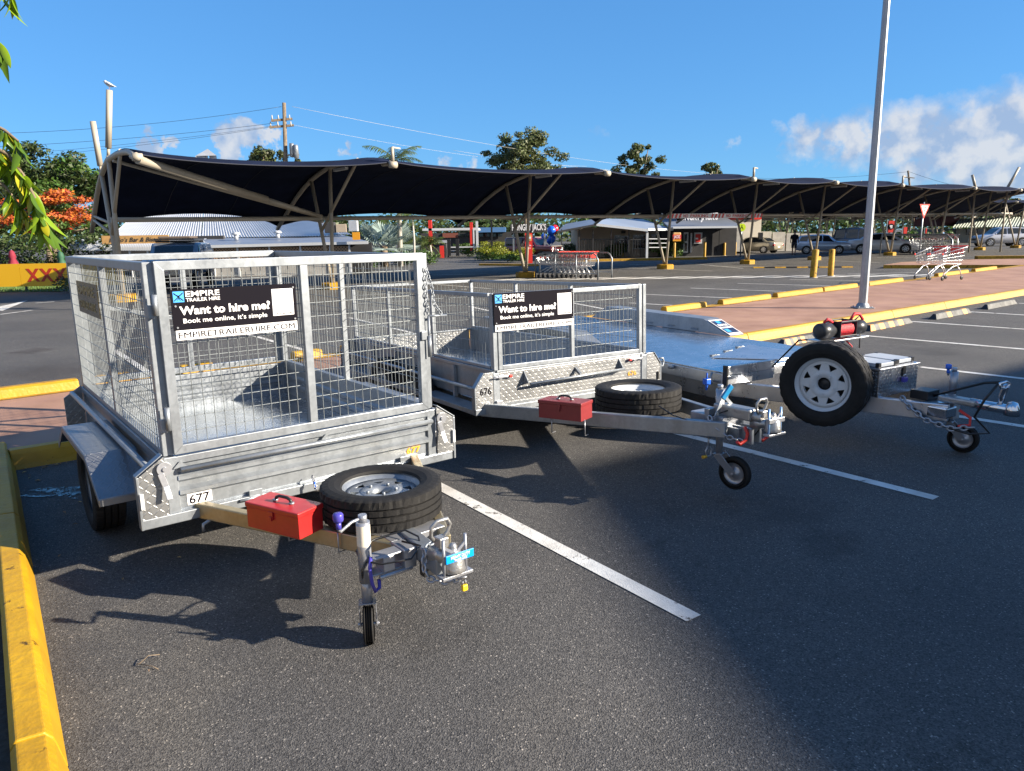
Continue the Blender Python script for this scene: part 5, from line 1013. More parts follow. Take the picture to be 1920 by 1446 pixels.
for k in range(9):
    q = G(1722, 476).lerp(G(1772, 477.5), k/8); c = copy_tree(tr0, None, label='trolley %s from the left in the far bay behind the white sedan' % ORD[k], group='trolleys in the far bay'); c.location = q; c.scale = (1.25,)*3

# ---------------------------------------------------------------- vehicles
def car(name, label, loc, rz, s_, paint, st, wheels, glass, L_, W_, rearglass=None, front=None, extra=None, wr=.33, grp='cars parked beyond the canopy', lights=True, plate=None):
    t = thing(name, label, 'car', loc, rz, grp); t.scale = (s_, s_, s_); m_ = MT[paint]
    half = lambda q: [(q[1], 0), (q[1], q[4]*.80), (q[1]+.10, q[4]*.97), ((q[1]+q[2])/2+.05, q[4]), (q[2]-.03, q[4]*.985), (q[2], q[4]*.955), ((q[2]+q[3])/2, (q[4]*.93+q[5])/2+.01), (q[3]-.03, q[5]), (q[3], q[5]*.86), (q[3]+.012, 0)]
    mb = MB(); vs = []; n_ = None
    for q in st:
        h = half(q); ring = [(q[0], y, z) for z, y in h] + [(q[0], -y, z) for z, y in h[-2:0:-1]]; n_ = len(ring); vs += ring
    k = len(st); fs = [(i*n_+j, (i+1)*n_+j, (i+1)*n_+(j+1) % n_, i*n_+(j+1) % n_) for i in range(k-1) for j in range(n_)] + [tuple(range(n_)), tuple(reversed(range((k-1)*n_, k*n_)))]
    mb.add(vs, fs, True); mb.build('body', m_, t, fix=True)
    def at(x, col):
        for a, b in zip(st, st[1:]):
            if a[0] <= x <= b[0]: f = (x-a[0])/(b[0]-a[0]+1e-9); return a[col]*(1-f)+b[col]*f
        return st[-1][col]
    def side(x, v, y_):
        zb, zt, wb, wt = at(x, 2), at(x, 3), at(x, 4)*.955, at(x, 5); z = zb+(zt-zb)*v; y = (wb*(1-v)+wt*v)+.006
        # follow the bulge of the body
        return (x, y_*(y+.012*math.sin(math.pi*v)), z)
    for y_ in (-1, 1):
        for (x0, x1, x2, x3) in glass:   # bottom x0..x1, top x2..x3
            g = MB(); g.grid(lambda u, v: side((x0+(x1-x0)*u)*(1-v)+(x2+(x3-x2)*u)*v, .07+.80*v, y_), 5, 4); g.build('side_window', 'glass', t)
        hd = MB(); 
        mirror = glass[-1][1]; ell(hd, (mirror+.02, y_*(W_/2+.09), at(mirror, 2)+.07), (.07, .10, .07)); hd.build('mirror', m_, t)
        for x in (glass[-1][0]+.12, glass[0][0]+.10): MB().box((x, y_*(W_/2-.01), at(x, 2)-.14), (x+.16, y_*(W_/2+.018), at(x, 2)-.10)).build('door_handle', m_, t)
        if lights:
            f = MB(); q = st[-1]; ell(f, (q[0]-.12, y_*(W_/2-.20), q[2]-.10), (.14, .17, .075)); f.build('headlight', 'lens', t)
            f = MB(); q = st[0]; ell(f, (q[0]+.08, y_*(W_/2-.16), q[2]-.12), (.12, .16, .11)); f.build('tail_light', 'sredg', t)
    def screen(xa, xb, nm):
        g = MB(); g.grid(lambda u, v: ((xa+(xb-xa)*v), (2*u-1)*at(xa+(xb-xa)*v, 5)*.84*(1), at(xa+(xb-xa)*v, 3)+.02), 6, 6); g.build(nm, 'glass', t)
    screen(*front, 'windscreen')
    if rearglass: screen(*rearglass, 'rear_window')
    MB().box((st[-1][0]-.02, -.45, st[-1][1]+.18), (st[-1][0]+.012, .45, st[-1][1]+.36)).build('grille', 'black', t)
    for x in wheels:
        for y_ in (-1, 1):
            MB().lathe([(0, 0), (wr+.055, 0), (wr+.055, -.1)], (x, y_*(W_/2+.008), wr+.01), (0, y_, 0), 28, False).build('wheel_arch', 'black', t)
            w = MB().lathe([(0, 0), (wr*.3, 0)], (x, y_*(W_/2-.02), wr), (0, y_, 0), 8).build('wheel', 'chromew', t)
            tyre(w, (x, y_*(W_/2-.085), wr), (0, y_, 0), wr, .21, wr*.68, 36, 'tyre', False)
            rm = MB(); rm.lathe([(wr*.70, .0), (wr*.64, .02), (wr*.60, .01)], (x, y_*(W_/2-.0), wr), (0, y_, 0), 28)
            for k_ in range(7):
                a = 2*math.pi*k_/7; rm.bar((x+math.cos(a)*.03, y_*(W_/2+.012), wr+math.sin(a)*.03), (x+math.cos(a)*wr*.64, y_*(W_/2+.012), wr+math.sin(a)*wr*.64), .05, .02, up=(0,1,0))
            rm.build('rim', 'rimm', w); MB().lathe([(0, .0), (wr*.66, .0)], (x, y_*(W_/2-.01), wr), (0, y_, 0), 24).build('brake_disc', 'black', w)
    MB().box((st[0][0]-.012, -.2, st[0][2]-.35), (st[0][0]+.03, .2, st[0][2]-.22)).build('number_plate', 'plate', t)
    return t
MT['rimm'] = mat('alloy rim', (.5, .5, .52), .3, .7); MT['lens'] = mat('headlight lens', (.55, .58, .6), .1, .3); MT['sredg'] = mat('tail lens', (.35, .015, .01), .15); MT['plate'] = mat('number plate', (.62, .6, .55), .5)
def carpaint(n, c, met=.3): MT[n] = mat(n, c, .22, met); MT[n].node_tree.nodes['Principled BSDF'].inputs['Coat Weight'].default_value = .6
carpaint('champagne', (.34, .30, .22)); carpaint('silver blue', (.42, .50, .62)); carpaint('white car', (.66, .70, .76), .05); carpaint('silver', (.55, .55, .58)); carpaint('maroon', (.10, .012, .015)); carpaint('cream car', (.48, .43, .35), 0); carpaint('dark blue car', (.06, .08, .12)); carpaint('charcoal', (.15, .17, .20))
def sed(L_=4.8, H=1.45, W_=1.82):
    l = L_/2; w = W_/2
    return [(-l, .42, .84, .86, w*.80, w*.72), (-l+.06, .30, .97, 1.0, w*.92, w*.80), (-l+.55, .24, 1.0, 1.03, w*.98, w*.82), (-l+.80, .22, .99, 1.06, w, w*.80), (-l+1.25, .20, .97, H-.10, w, w*.72), (-.35, .19, .95, H, w, w*.72), (.25, .19, .94, H-.02, w, w*.72), (.55, .19, .93, H-.10, w, w*.73), (1.20, .19, .92, .98, w, w*.80), (l-.45, .20, .84, .87, w*.99, w*.82), (l-.10, .22, .70, .74, w*.93, w*.78), (l, .30, .60, .62, w*.78, w*.70)]
def suv(L_=4.6, H=1.68, W_=1.80, nose=.95):
    l = L_/2; w = W_/2
    return [(-l, .45, .95, 1.02, w*.85, w*.76), (-l+.06, .34, 1.06, 1.20, w*.95, w*.80), (-l+.40, .30, 1.08, H-.10, w*.99, w*.76), (-.9, .27, 1.06, H-.01, w, w*.76), (0, .26, 1.04, H, w, w*.76), (.45, .26, 1.03, H-.06, w, w*.77), (1.15, .26, 1.01, 1.08, w, w*.82), (l-.40, .27, nose, nose+.04, w*.98, w*.82), (l-.08, .30, nose-.14, nose-.10, w*.93, w*.78), (l, .36, .66, .68, w*.80, w*.70)]
def at_ends(u0, v0, u1, v1, y=0):   # ground midpoint and heading between two wheel contact pixels on the near side
    a, b = G(u0, v0), G(u1, v1); d = b-a; return a, b, d, math.atan2(d.y, d.x)
def park(fn, u0, v0, u1, v1, wb0, wb1, W_, flip, **k):
    # (u0,v0) rear wheel contact, (u1,v1) front wheel contact of the visible side
    a, b, d, rz = at_ends(u0, v0, u1, v1); s_ = d.length/(wb1-wb0); dn = d.normalized(); away = V((-dn.y, dn.x, 0)); away = away if away.y > 0 else -away
    c = a - dn*(wb0*s_) + away*(W_/2*s_); return car(loc=c, rz=rz, s_=s_, wheels=(wb0, wb1), W_=W_, **k)
SG = lambda l: [(-l+.98, -.22, -l+1.38, -.20), (-.14, .98, -.12, .42)]
park(None, 1431, 475.3, 1379, 474.9, -1.42, 1.36, 1.80, 1, name='sedan', label='champagne sedan parked by the white wall panels, tail towards the right', paint='champagne', st=sed(4.8, 1.45), glass=SG(2.4), L_=4.8, front=(1.10, .52), rearglass=(-1.62, -1.22))
park(None, 1511.5, 476.6, 1572.5, 476.2, -1.32, 1.32, 1.76, 0, name='compact_suv', label='pale blue four wheel drive wagon beside the walking person', paint='silver blue', st=suv(4.6, 1.68, 1.76, 1.0), glass=[(-2.0, -1.28, -1.78, -1.20), (-1.18, -.10, -1.12, -.10), (-.02, .98, -.02, .46)], L_=4.6, front=(1.10, .5), wr=.345)
park(None, 1614, 475.6, 1697, 475.2, -1.50, 1.42, 1.86, 0, name='sedan', label='white sedan parked behind the light pole, nose towards the right', paint='white car', st=sed(4.9, 1.47, 1.86), glass=SG(2.45), L_=4.9, front=(1.12, .52), rearglass=(-1.65, -1.24))
P_ = G(1856, 462.4); car('crossover', 'silver crossover driving in at the right edge, nose towards the left', P_+V((1.42, .87, 0)), R(177), 1.0, 'silver', suv(4.75, 1.68, 1.88, .95), (-1.38, 1.35), [(-2.05, -1.30, -1.80, -1.2), (-1.2, -.12, -1.14, -.12), (-.02, 1.0, -.02, .46)], 4.75, 1.88, front=(1.12, .5), wr=.36)
park(None, 1575, 469, 1640, 468.8, -1.6, 1.5, 1.9, 0, name='van', label='dark blue van mostly hidden behind the white sedan and pale blue wagon', paint='dark blue car', st=suv(5.0, 2.15, 1.9, 1.1), glass=[(-2.2, -1.3, -2.05, -1.25), (-1.15, -.1, -1.1, -.1), (.0, 1.0, .0, .5)], L_=5., front=(1.12, .5))
# boxy off-roader by the restaurant, seen from its front corner
def boxy(L_=4.9, H=1.92, W_=1.85, bon=1.16):
    l = L_/2; w = W_/2
    return [(-l, .55, 1.16, H-.10, w*.97, w*.86), (-l+.08, .50, 1.18, H-.02, w, w*.87), (-.8, .48, 1.18, H, w, w*.87), (.25, .48, 1.18, H-.01, w, w*.87), (.38, .48, 1.18, H-.10, w, w*.86), (.78, .48, 1.16, 1.22, w, w*.86), (l-.25, .50, bon-.03, bon+.02, w*.98, w*.84), (l-.05, .52, bon-.12, bon-.06, w*.96, w*.82), (l, .60, bon-.25, bon-.22, w*.92, w*.80)]
c0 = G(1032, 489); a_ = R(-38)
lc = car('off_roader', 'cream and maroon boxy off-roader with a bull bar beside the red totem', c0+V((-1.05, 1.35, 0)), a_, .80, 'maroon', boxy(), (-1.5, 1.45), [(-2.3, -1.35, -2.3, -1.35), (-1.2, -.55, -1.2, -.55), (-.42, .62, -.42, .30)], 4.9, 1.85, front=(.76, .42), wr=.39, grp='cars at the restaurant')
bn = MB(); bn.box((.72, -.78, 1.165), (2.38, .78, 1.20)); bn.build('bonnet_top', 'cream car', lc, .02); MB().box((-2.35, -.77, 1.90), (.25, .77, 1.945)).build('roof_panel', 'cream car', lc, .03)
bb = MB(); bb.box((2.45, -.88, .50), (2.62, .88, .74)); bb.path([(2.55, -.5, .74), (2.55, -.48, 1.12), (2.55, .48, 1.12), (2.55, .5, .74)], .03, 8); bb.build('bull_bar', 'chrome', lc, .02)
for y in (-.66, .66): MB().lathe([(0, .02), (.10, .015), (.12, 0)], (2.45, y, .98), (1,0,0), 16).build('round_headlight', 'lens', lc)
for y in (-.3, .3): MB().lathe([(0, .03), (.10, .02), (.11, -.04)], (2.66, y, .86), (1,0,0), 16).build('spotlight', 'chrome', lc)
# dark off-roader behind the caged trailer, facing the camera
fr_ = G(345, 546); a_ = R(-78)
lc = car('off_roader', 'charcoal off-roader with roof rack, seen through the wire cage facing the camera', fr_+V((-1.15, 2.4, 0)), a_, .93, 'charcoal', boxy(4.9, 1.75, 1.95, 1.1), (-1.5, 1.45), [(-2.3, -1.35, -2.3, -1.35), (-1.2, -.55, -1.2, -.55), (-.42, .62, -.42, .30)], 4.9, 1.95, front=(.76, .42), wr=.40, grp='cars at the bistro')
rk = MB().box((-1.9, -.72, 1.84), (.35, .72, 1.90)).build('roof_rack', 'black', lc); 
for x in (-1.5, -.7, .1): MB().box((x, -.74, 1.76), (x+.05, .74, 1.835)).build('rack_bar', 'black', lc)
MB().box((-1.2, -.6, 1.905), (.3, .6, 2.0)).build('roof_bag', MT.setdefault('brownb', mat('brown canvas', (.10, .075, .06), .8)), lc, .04)
MB().box((2.46, -.95, .55), (2.66, .95, .82)).build('bumper', 'cream car', lc, .04); MB().box((2.45, -.40, .80), (2.5, .40, 1.02)).build('lower_grille', 'chrome', lc)
for y in (-.70, .70): MB().box((2.40, y-.18, .86), (2.5, y+.18, 1.08)).build('square_headlight', 'lens', lc, .02)
np_ = MB().box((2.662, -.19, .62), (2.672, .19, .74)).build('number_plate', 'plate', lc); text('617 YXN', .075, M4.Translation((2.674, -.16, .645)) @ M4.Rotation(R(90), 4, 'Z') @ M4.Rotation(R(90), 4, 'X'), 'redo', np_, w=.32, bold=.01)

# ---------------------------------------------------------------- people
def person(loc, rz, h, label, shirt, trousers, legs_bare=True):
    t = thing('person', label, 'person', loc, rz); s_ = h/1.75; t.scale = (s_,)*3
    P_ = {'pelvis': (0,0,.93), 'waist': (0,0,1.08), 'chest': (0,.01,1.30), 'neck': (0,.0,1.47), 'head0': (0,-.01,1.56), 'head1': (0,-.01,1.70)}
    vs = [(0,0,.93), (0,0,1.10), (0,.0,1.30), (0,.0,1.46), (0,-.01,1.56), (0,-.01,1.69)]; rs = [.135, .12, .15, .06, .085, .08]; es = [(0,1),(1,2),(2,3),(3,4),(4,5)]
    for x, yy in ((-1, .09), (1, -.08)):
        i = len(vs); vs += [(.10*x, 0, .88), (.105*x, yy*.4-.01, .50), (.11*x, yy+.02, .10), (.11*x, yy-.02, .04), (.115*x, yy-.16, .03)]; rs += [.09, .06, .042, .045, .035]; es += [(0,i),(i,i+1),(i+1,i+2),(i+2,i+3),(i+3,i+4)]
        i = len(vs); vs += [(.19*x, 0, 1.40), (.25*x, .02, 1.13), (.26*x, -.06-yy, .92), (.26*x, -.10-yy, .84)]; rs += [.06, .045, .035, .03]; es += [(2,i),(i,i+1),(i+1,i+2),(i+2,i+3)]
    me = bpy.data.meshes.new('body'); me.from_pydata(vs, es, []); o = bpy.data.objects.new('body', me); COL.objects.link(o); o.parent = t
    sk = o.modifiers.new('skin', 'SKIN'); 
    for v_, r_ in zip(me.skin_vertices[0].data, rs): v_.radius = (r_, r_)
    me.skin_vertices[0].data[0].use_root = True; ss_ = o.modifiers.new('sub', 'SUBSURF'); ss_.levels = 2; ss_.render_levels = 2; me.materials.append(MT['skin'])
    sh = MB()
    def ringf(zs):
        return lambda u, v: (lambda z, a, b: (a*math.cos(v*2*math.pi), b*math.sin(v*2*math.pi), z))(*[zs[0][i]+(0) for i in range(3)]) if False else None
    lay = [(.90, .19, .14), (1.05, .175, .13), (1.25, .205, .145), (1.40, .21, .13), (1.47, .10, .08), (1.475, .05, .05)]
    sh.add([(a*math.cos(j*math.pi/8), b*math.sin(j*math.pi/8), z) for z, a, b in lay for j in range(16)], [(i*16+j, i*16+(j+1) % 16, (i+1)*16+(j+1) % 16, (i+1)*16+j) for i in range(5) for j in range(16)], True)
    for x in (-1, 1): sh.tube((.17*x, 0, 1.41), (.245*x, .02, 1.16), .085, .07, 12)
    sh.build('shirt', shirt, t)
    tr = MB(); tr.add([(a*math.cos(j*math.pi/8), b*math.sin(j*math.pi/8), z) for z, a, b in ((.80, .175, .125), (.92, .18, .13), (1.0, .17, .125)) for j in range(16)], [(i*16+j, i*16+(j+1) % 16, (i+1)*16+(j+1) % 16, (i+1)*16+j) for i in range(2) for j in range(16)], True)
    for x, yy in ((-1, .09), (1, -.08)): tr.tube((.10*x, 0, .90), (.105*x, yy*.4, .50 if legs_bare else .1), .105, .09, 12)
    tr.build('shorts' if legs_bare else 'trousers', trousers, t); hr = MB(); ell(hr, (0, .012, 1.665), (.088, .098, .09)); hr.build('hair', 'blackm', t)
    for x, yy in ((-1, .09), (1, -.08)): MB().box((.07*x if x > 0 else -.155, yy-.20, .0), (.155*x if x > 0 else -.07, yy+.06, .075)).build('shoe', 'black', t, .02)
    return t
person(G(1488, 478), R(150), 1.70, 'person in a dark shirt and shorts standing beside the pale blue wagon', 'blackm', MT.setdefault('navyc', mat('dark cloth', (.02, .022, .03), .9)))
person(G(1765, 466), R(60), 1.6, 'person in a light blue shirt walking beyond the far trolleys', MT.setdefault('bluec', mat('light blue cloth', (.18, .34, .6), .9)), 'navyc', False)
# ---------------------------------------------------------------- vegetation
def leafcloud(mb, c, r, n, sz, rnd, flat=1., droop=0., asp=.5):
    c = V(c); 
    for _ in range(n):
        # points near the shell of the clump
        d = V((rnd.gauss(0,1), rnd.gauss(0,1), rnd.gauss(0,1))); d.normalize(); q = c+V((d.x*r[0], d.y*r[1], d.z*r[2]))*(rnd.random()**.35)
        a = V((rnd.gauss(0,1), rnd.gauss(0,1), rnd.gauss(0,.6*flat)-droop)).normalized(); b = a.cross(d+V((.1,.2,.3))*rnd.random()).normalized(); s = sz*rnd.uniform(.6, 1.35)
        mb.add([q-a*s*.5, q+b*s*asp*.5, q+a*s*.5, q-b*s*asp*.5], [(0,1,2,3)])
def tree(name, label, base, h, crown, leaf, clumps, per, lsz, seed, group=None, trunk_r=.25, gap=.0, cr=(.3,.3,.25), limbs=7, cat='tree', second=None, droop=0., trunkh=.45, mcl=None):
    rnd = random.Random(seed); t = thing(name, label, cat, base, 0, group)
    cx0, cy0, cz0, rx, ry, rz = crown   # crown centre (relative) and radii
    tk = MB(); tk.path([(0,0,-.1), (rnd.uniform(-.1,.1)*h*.2, 0, h*trunkh*.5), (cx0*.5, cy0*.5, h*trunkh)], lambda q: trunk_r*(1-.45*q), 9); 
    cs = []
    for _ in range(clumps):
        d = V((rnd.gauss(0,1), rnd.gauss(0,1), rnd.gauss(0,1))).normalized()*(rnd.random()**.45); cs.append(V((cx0+d.x*rx, cy0+d.y*ry, cz0+d.z*rz)))
    for k in range(min(limbs, len(cs))):
        c = cs[k]; m_ = V((cx0*.5, cy0*.5, h*trunkh)).lerp(c, .5)+V((0,0,-.05*h)); tk.path([V((cx0*.4, cy0*.4, h*trunkh*.8)), m_, c], lambda q: trunk_r*.5*(1-.8*q)+.01, 6)
    tk.build('trunk', 'bark', t)
    mb = MB(); m2 = MB()
    for k, c in enumerate(cs):
        s = rnd.uniform(.6, 1.25); tgt = m2 if second and rnd.random() < second[1] and (second[2] is None or second[2](c)) else mb
        leafcloud(tgt, c, (rx*cr[0]*s, ry*cr[1]*s, rz*cr[2]*s), int(per*s), lsz, rnd, droop=droop)
    mb.build('crown', leaf, t)
    if m2.v: m2.build('blossom' if 'red' in second[0] else 'young_leaves', second[0], t)
    return t
def px_tree(name, label, u, vb, vt, hw, d, leaf, clumps, per, lsz, seed, crown_frac=.6, **k):
    b = D(u, vb, d); b = V((b.x, b.y, 0)); top = D(u, vt, d).z; w = hw*d/FPX
    rz = top*crown_frac/2; return tree(name, label, b, top, (0, 0, top-rz, w, w*.8, rz*.95), leaf, clumps, per, lsz, seed, **k)
px_tree('broadleaf_tree', 'big dark green spreading tree behind the flame tree at left', 105, 480, 268, 118, 62, 'lf_dark', 150, 150, .34, 1, .75, second=('lf_mid', .3, None), cr=(.22,.22,.2))
px_tree('broadleaf_tree', 'dark green tree at the far left edge behind the beer sign', -25, 480, 262, 70, 58, 'lf_dark', 60, 130, .34, 2, .75, cr=(.24,.24,.2))
px_tree('flame_tree', 'flame tree covered in orange red flowers left of the canopy', 95, 485, 350, 108, 50, 'lf_mid', 80, 140, .24, 3, .62, second=('lf_red', .7, lambda c: c.z > 2.3), cr=(.2,.25,.2))
hd = D(60, 500, 36); hb_ = thing('hedge', 'tall dark hedge below the flame tree behind the beer sign', 'hedge', V((hd.x, hd.y, 0))); mb = MB(); rnd = random.Random(5)
for k in range(70): leafcloud(mb, (rnd.uniform(-2.6, 3.9), rnd.uniform(-.5, .8), rnd.uniform(.2, 2.0)), (.5, .5, .35), 90, .17, rnd)
mb.build('foliage', 'lf_dark', hb_, kind='stuff')
px_tree('gum_tree', 'gum tree with several rounded crowns rising behind the canopy centre', 987, 470, 244, 80, 70, 'lf_gum', 110, 150, .30, 11, .60, cr=(.19,.3,.15), droop=.5, trunk_r=.3)
px_tree('gum_tree', 'open gum tree with a narrow top, right of the big gum tree', 1192, 470, 268, 50, 80, 'lf_gum', 60, 120, .32, 12, .55, cr=(.19,.3,.14), droop=.6, trunk_r=.25)
px_tree('gum_tree', 'small gum tree top showing above the canopy, right of centre', 1332, 470, 303, 24, 95, 'lf_gum', 16, 110, .4, 13, .3, cr=(.3,.4,.2), droop=.6)
px_tree('gum_tree', 'gum tree beside the timber power pole', 505, 470, 262, 42, 60, 'lf_gum', 30, 130, .3, 14, .4, cr=(.25,.3,.2), droop=.5)
px_tree('gum_tree', 'short gum tree left of the power pole above the canopy edge', 568, 470, 292, 25, 62, 'lf_gum', 14, 90, .3, 15, .3, cr=(.3,.3,.2))
px_tree('broadleaf_tree', 'dark tree on the skyline beyond the far canopies at right', 1865, 455, 362, 40, 150, 'lf_dark', 30, 120, .8, 16, .5, cr=(.3,.3,.2))
px_tree('broadleaf_tree', 'dark roadside tree behind the fuel station', 905, 470, 408, 70, 95, 'lf_dark', 46, 130, .45, 17, .7, cr=(.25,.3,.25))
px_tree('broadleaf_tree', 'bright tree between the drive through sign and the restaurant', 1098, 476, 408, 34, 72, 'lf_mid', 36, 150, .32, 18, .8, cr=(.3,.3,.25))
px_tree('broadleaf_tree', 'dark tree behind the drive through sign', 985, 478, 415, 34, 60, 'lf_dark', 34, 150, .3, 19, .85, cr=(.3,.3,.25))
# tree line far behind everything
tl = MB(); rnd = random.Random(21)
for k in range(620):
    u = rnd.uniform(-200, 2300); d = rnd.uniform(170, 230); q = D(u, 440, d); leafcloud(tl, (q.x, q.y, rnd.uniform(.5, 6.2)), (4.8, 4, 2.4), 34, 1.5, rnd)
o = tl.build('distant_tree_belt', 'lf_dark', kind='stuff'); tag(o, 'dark green belt of trees along the horizon beyond the shops', 'tree belt')
def hedge(label, u0, v0, u1, v1, h, w, leaf, n, per, seed, lsz=.13, top=None):
    a, b = G(u0, v0), G(u1, v1); t = thing('hedge', label, 'hedge', a, 0); r = random.Random(seed); mb = MB(); m2 = MB()
    for k in range(n):
        q = (b-a)*(k+r.random())/n; z = r.uniform(.15, h); 
        tgt = m2 if top and z > h*.62 else mb
        leafcloud(tgt, (q.x+r.uniform(-w, w)*.5, q.y+r.uniform(0, w), z), (.42, .42, .2), per, lsz, r)
    mb.build('foliage', leaf, t, kind='stuff')
    if m2.v: m2.build('new_growth', top, t, kind='stuff')
hedge('low clipped hedge with golden tips in the kerbed island left of the red totem', 902, 492, 985, 493, .85, 1.4, 'lf_mid', 60, 80, 31, .12, 'lf_yel')
hedge('golden topped hedge behind the low island hedge', 905, 484, 975, 484, 1.15, 1.4, 'lf_dark', 60, 80, 32, .14, 'lf_yel')
hedge('green bushes beside the fuel station driveway', 862, 482, 900, 482, 1.0, 1.2, 'lf_mid', 30, 90, 33)
hedge('low green planting along the restaurant verandah, left part', 1060, 482, 1130, 482, 1.0, .8, 'lf_dark', 46, 80, 34)
hedge('leafy bushes along the restaurant verandah, middle part', 1145, 483, 1168, 483, .9, .8, 'lf_mid', 24, 80, 35)
hedge('leafy bushes below the restaurant sign beside the white doors', 1228, 483, 1278, 481, 1.1, .8, 'lf_mid', 36, 90, 36)
hedge('red leaved shrub under the window poster', 1305, 478, 1318, 478, .7, .5, 'lf_red', 10, 60, 37)
hedge('dark bushes between the bicycles and the wall', 1338, 478, 1375, 477, 1.2, .5, 'lf_dark', 22, 80, 38)
hedge('clipped hedge beyond the far trolley bay', 1690, 465, 1790, 463, 1.4, 1., 'lf_mid', 40, 80, 39, .2)
hedge('low shrubs in front of the bistro lattice', 420, 512, 700, 508, .7, 1.4, 'lf_mid', 90, 70, 40)
hedge('shrub bed below the palms with red stems', 690, 498, 800, 497, .8, 1.5, 'lf_mid', 60, 80, 41)
hedge('leafy bush at the left end of the cage by the roadside', 126, 545, 138, 560, .8, .3, 'lf_dark', 9, 70, 42, .1)
# palms
def frond(mb, p, d, L_, drop, n, w, rnd, r0=.02):
    d = V(d).normalized(); pts = []; q = V(p); dd = d.copy()
    for k in range(9): pts.append(q.copy()); q = q+dd*(L_/8); dd = (dd+V((0,0,-drop/8))).normalized()
    mb.path(pts, lambda t_: r0*(1-.8*t_), 4, False)
    side = d.cross(Z).normalized()
    for k in range(n):
        t_ = .12+.86*k/n; i = min(int(t_*8), 7); f = t_*8-i; b = pts[i].lerp(pts[i+1], f); tan = (pts[i+1]-pts[i]).normalized()
        l = L_*w*math.sin(math.pi*(.15+.8*t_))
        for s_ in (-1, 1):
            e = (side*s_+tan*.7+Z*(-.35+rnd.uniform(-.25,.25))).normalized(); m_ = b+e*l*.5; t2 = b+e*l+Z*(-l*.35); n_ = tan*.022*L_/2
            mb.add([b-n_*.6, b+n_*.6, m_+n_, m_-n_], [(0,1,2,3)]); mb.add([m_-n_, m_+n_, t2], [(0,1,2)])
def palm(label, base, h, L_, nf, seed, leaf='lf_palm', tr=.16, up=.6, group=None, drop=1.5, n=26):
    t = thing('palm_tree', label, 'palm', base, 0, group); rnd = random.Random(seed)
    tk = MB(); tk.path([(0,0,0), (.05, 0, h*.5), (0, .03, h)], lambda q: tr*(1-.3*q), 10); tk.build('trunk', 'conc', t)
    for k in range(nf):
        a = 2*math.pi*k/nf+rnd.uniform(-.2,.2); mb = MB(); e = up*rnd.uniform(-.4, 1.6)
        frond(mb, (0,0,h), (math.cos(a), math.sin(a), e), L_*rnd.uniform(.8,1.1), drop, n, .26, rnd); mb.build('frond', leaf, t)
q = D(742, 300, 44); palm('queen palm whose feathery head rises above the canopy centre', V((q.x, q.y, 0)), D(742, 303, 44).z, 2.0, 11, 51, up=.9, drop=1.3)
for (u, v, hgt, L_, lb, sd) in ((790, 482, 1.9, 1.5, 'bushy golden cane palm right of the fan palm', 52), (808, 480, 1.6, 1.3, 'small bushy cane palm nearest the fuel station', 53), (765, 484, 1.5, 1.4, 'low cane palm tucked behind the fan palm', 54)):
    p = G(u, 492); palm(lb, p, hgt*.7, L_, 16, sd, 'lf_palm', .08, 1.2, 'cane palms beside the fan palm', 1.6, 20)
q = G(777, 500); palm('slender palm with a pale trunk beside the fan palm', q, 2.9, 1.3, 9, 55, 'lf_palm', .07, .5)
# fan palm
fp = G(722, 500); t = thing('fan_palm', 'silver grey fan palm with stiff round leaves in front of the bistro', 'palm', fp); rnd = random.Random(9)
MB().path([(0,0,0), (0,0,1.2)], .22, 10).build('trunk', 'bark', t)
for k in range(22):
    a = rnd.uniform(0, 2*math.pi); e = rnd.uniform(-.25, 1.3); d = V((math.cos(a), math.sin(a)*.8, e)).normalized(); ln = rnd.uniform(.8, 1.45); c = V((0,0,1.2))+d*ln
    mb = MB(); mb.tube((0,0,1.05), c, .025, .015, 5); s = d.cross(Z).normalized(); up_ = s.cross(d); m_ = 24; Rr = rnd.uniform(.68, .95)
    s = (s+up_*rnd.uniform(-.4,.4)).normalized()
    for i in range(m_):
        an = -2.2+4.4*i/(m_-1); tip = c+(d*math.cos(an)+s*math.sin(an))*Rr+up_*.10*math.cos(an*2)-Z*.08*abs(math.sin(an)); an2 = an+.09; an1 = an-.09
        m1_ = c+(d*math.cos(an1)+s*math.sin(an1))*Rr*.7; m2_ = c+(d*math.cos(an2)+s*math.sin(an2))*Rr*.7; mb.add([c, m1_, tip, m2_], [(0,1,2,3)])
    mb.build('fan_leaf', 'lf_silver', t)
# overhanging branch with long glossy leaves at the left edge, close to the camera
br = thing('mango_tree', 'branch tips with long drooping yellow green leaves reaching in at the left edge', 'tree', V((-4.6, 4.9, 0))); rnd = random.Random(77); O = V((-4.6, 4.9, 0))
tb = MB(); tb.path([(0,0,0), (-.05, .05, 1.2), (.1, 0, 2.6), (.5, -.1, 3.4)], lambda q: .13*(1-.5*q), 9)
LD = 5.0
def LP(u, v, d=LD): return D(u, v, d)-O
twigs = [[LP(-120, 250), LP(-40, 262), LP(15, 290), LP(45, 330), LP(70, 380), LP(80, 415)], [LP(-120, 300), LP(-40, 320), LP(10, 350), LP(40, 390)], [LP(-110, 200), LP(-30, 225), LP(10, 245), LP(35, 265)], [LP(-100, -60), LP(-30, -30), LP(20, -14)], [LP(-110, 30), LP(-40, 55), LP(-2, 78)]]
for w_ in twigs: tb.path([V((.3, -.1, 3.0))] + w_, lambda q: .018*(1-.8*q)+.003, 5)
tb.build('branch', 'bark', br)
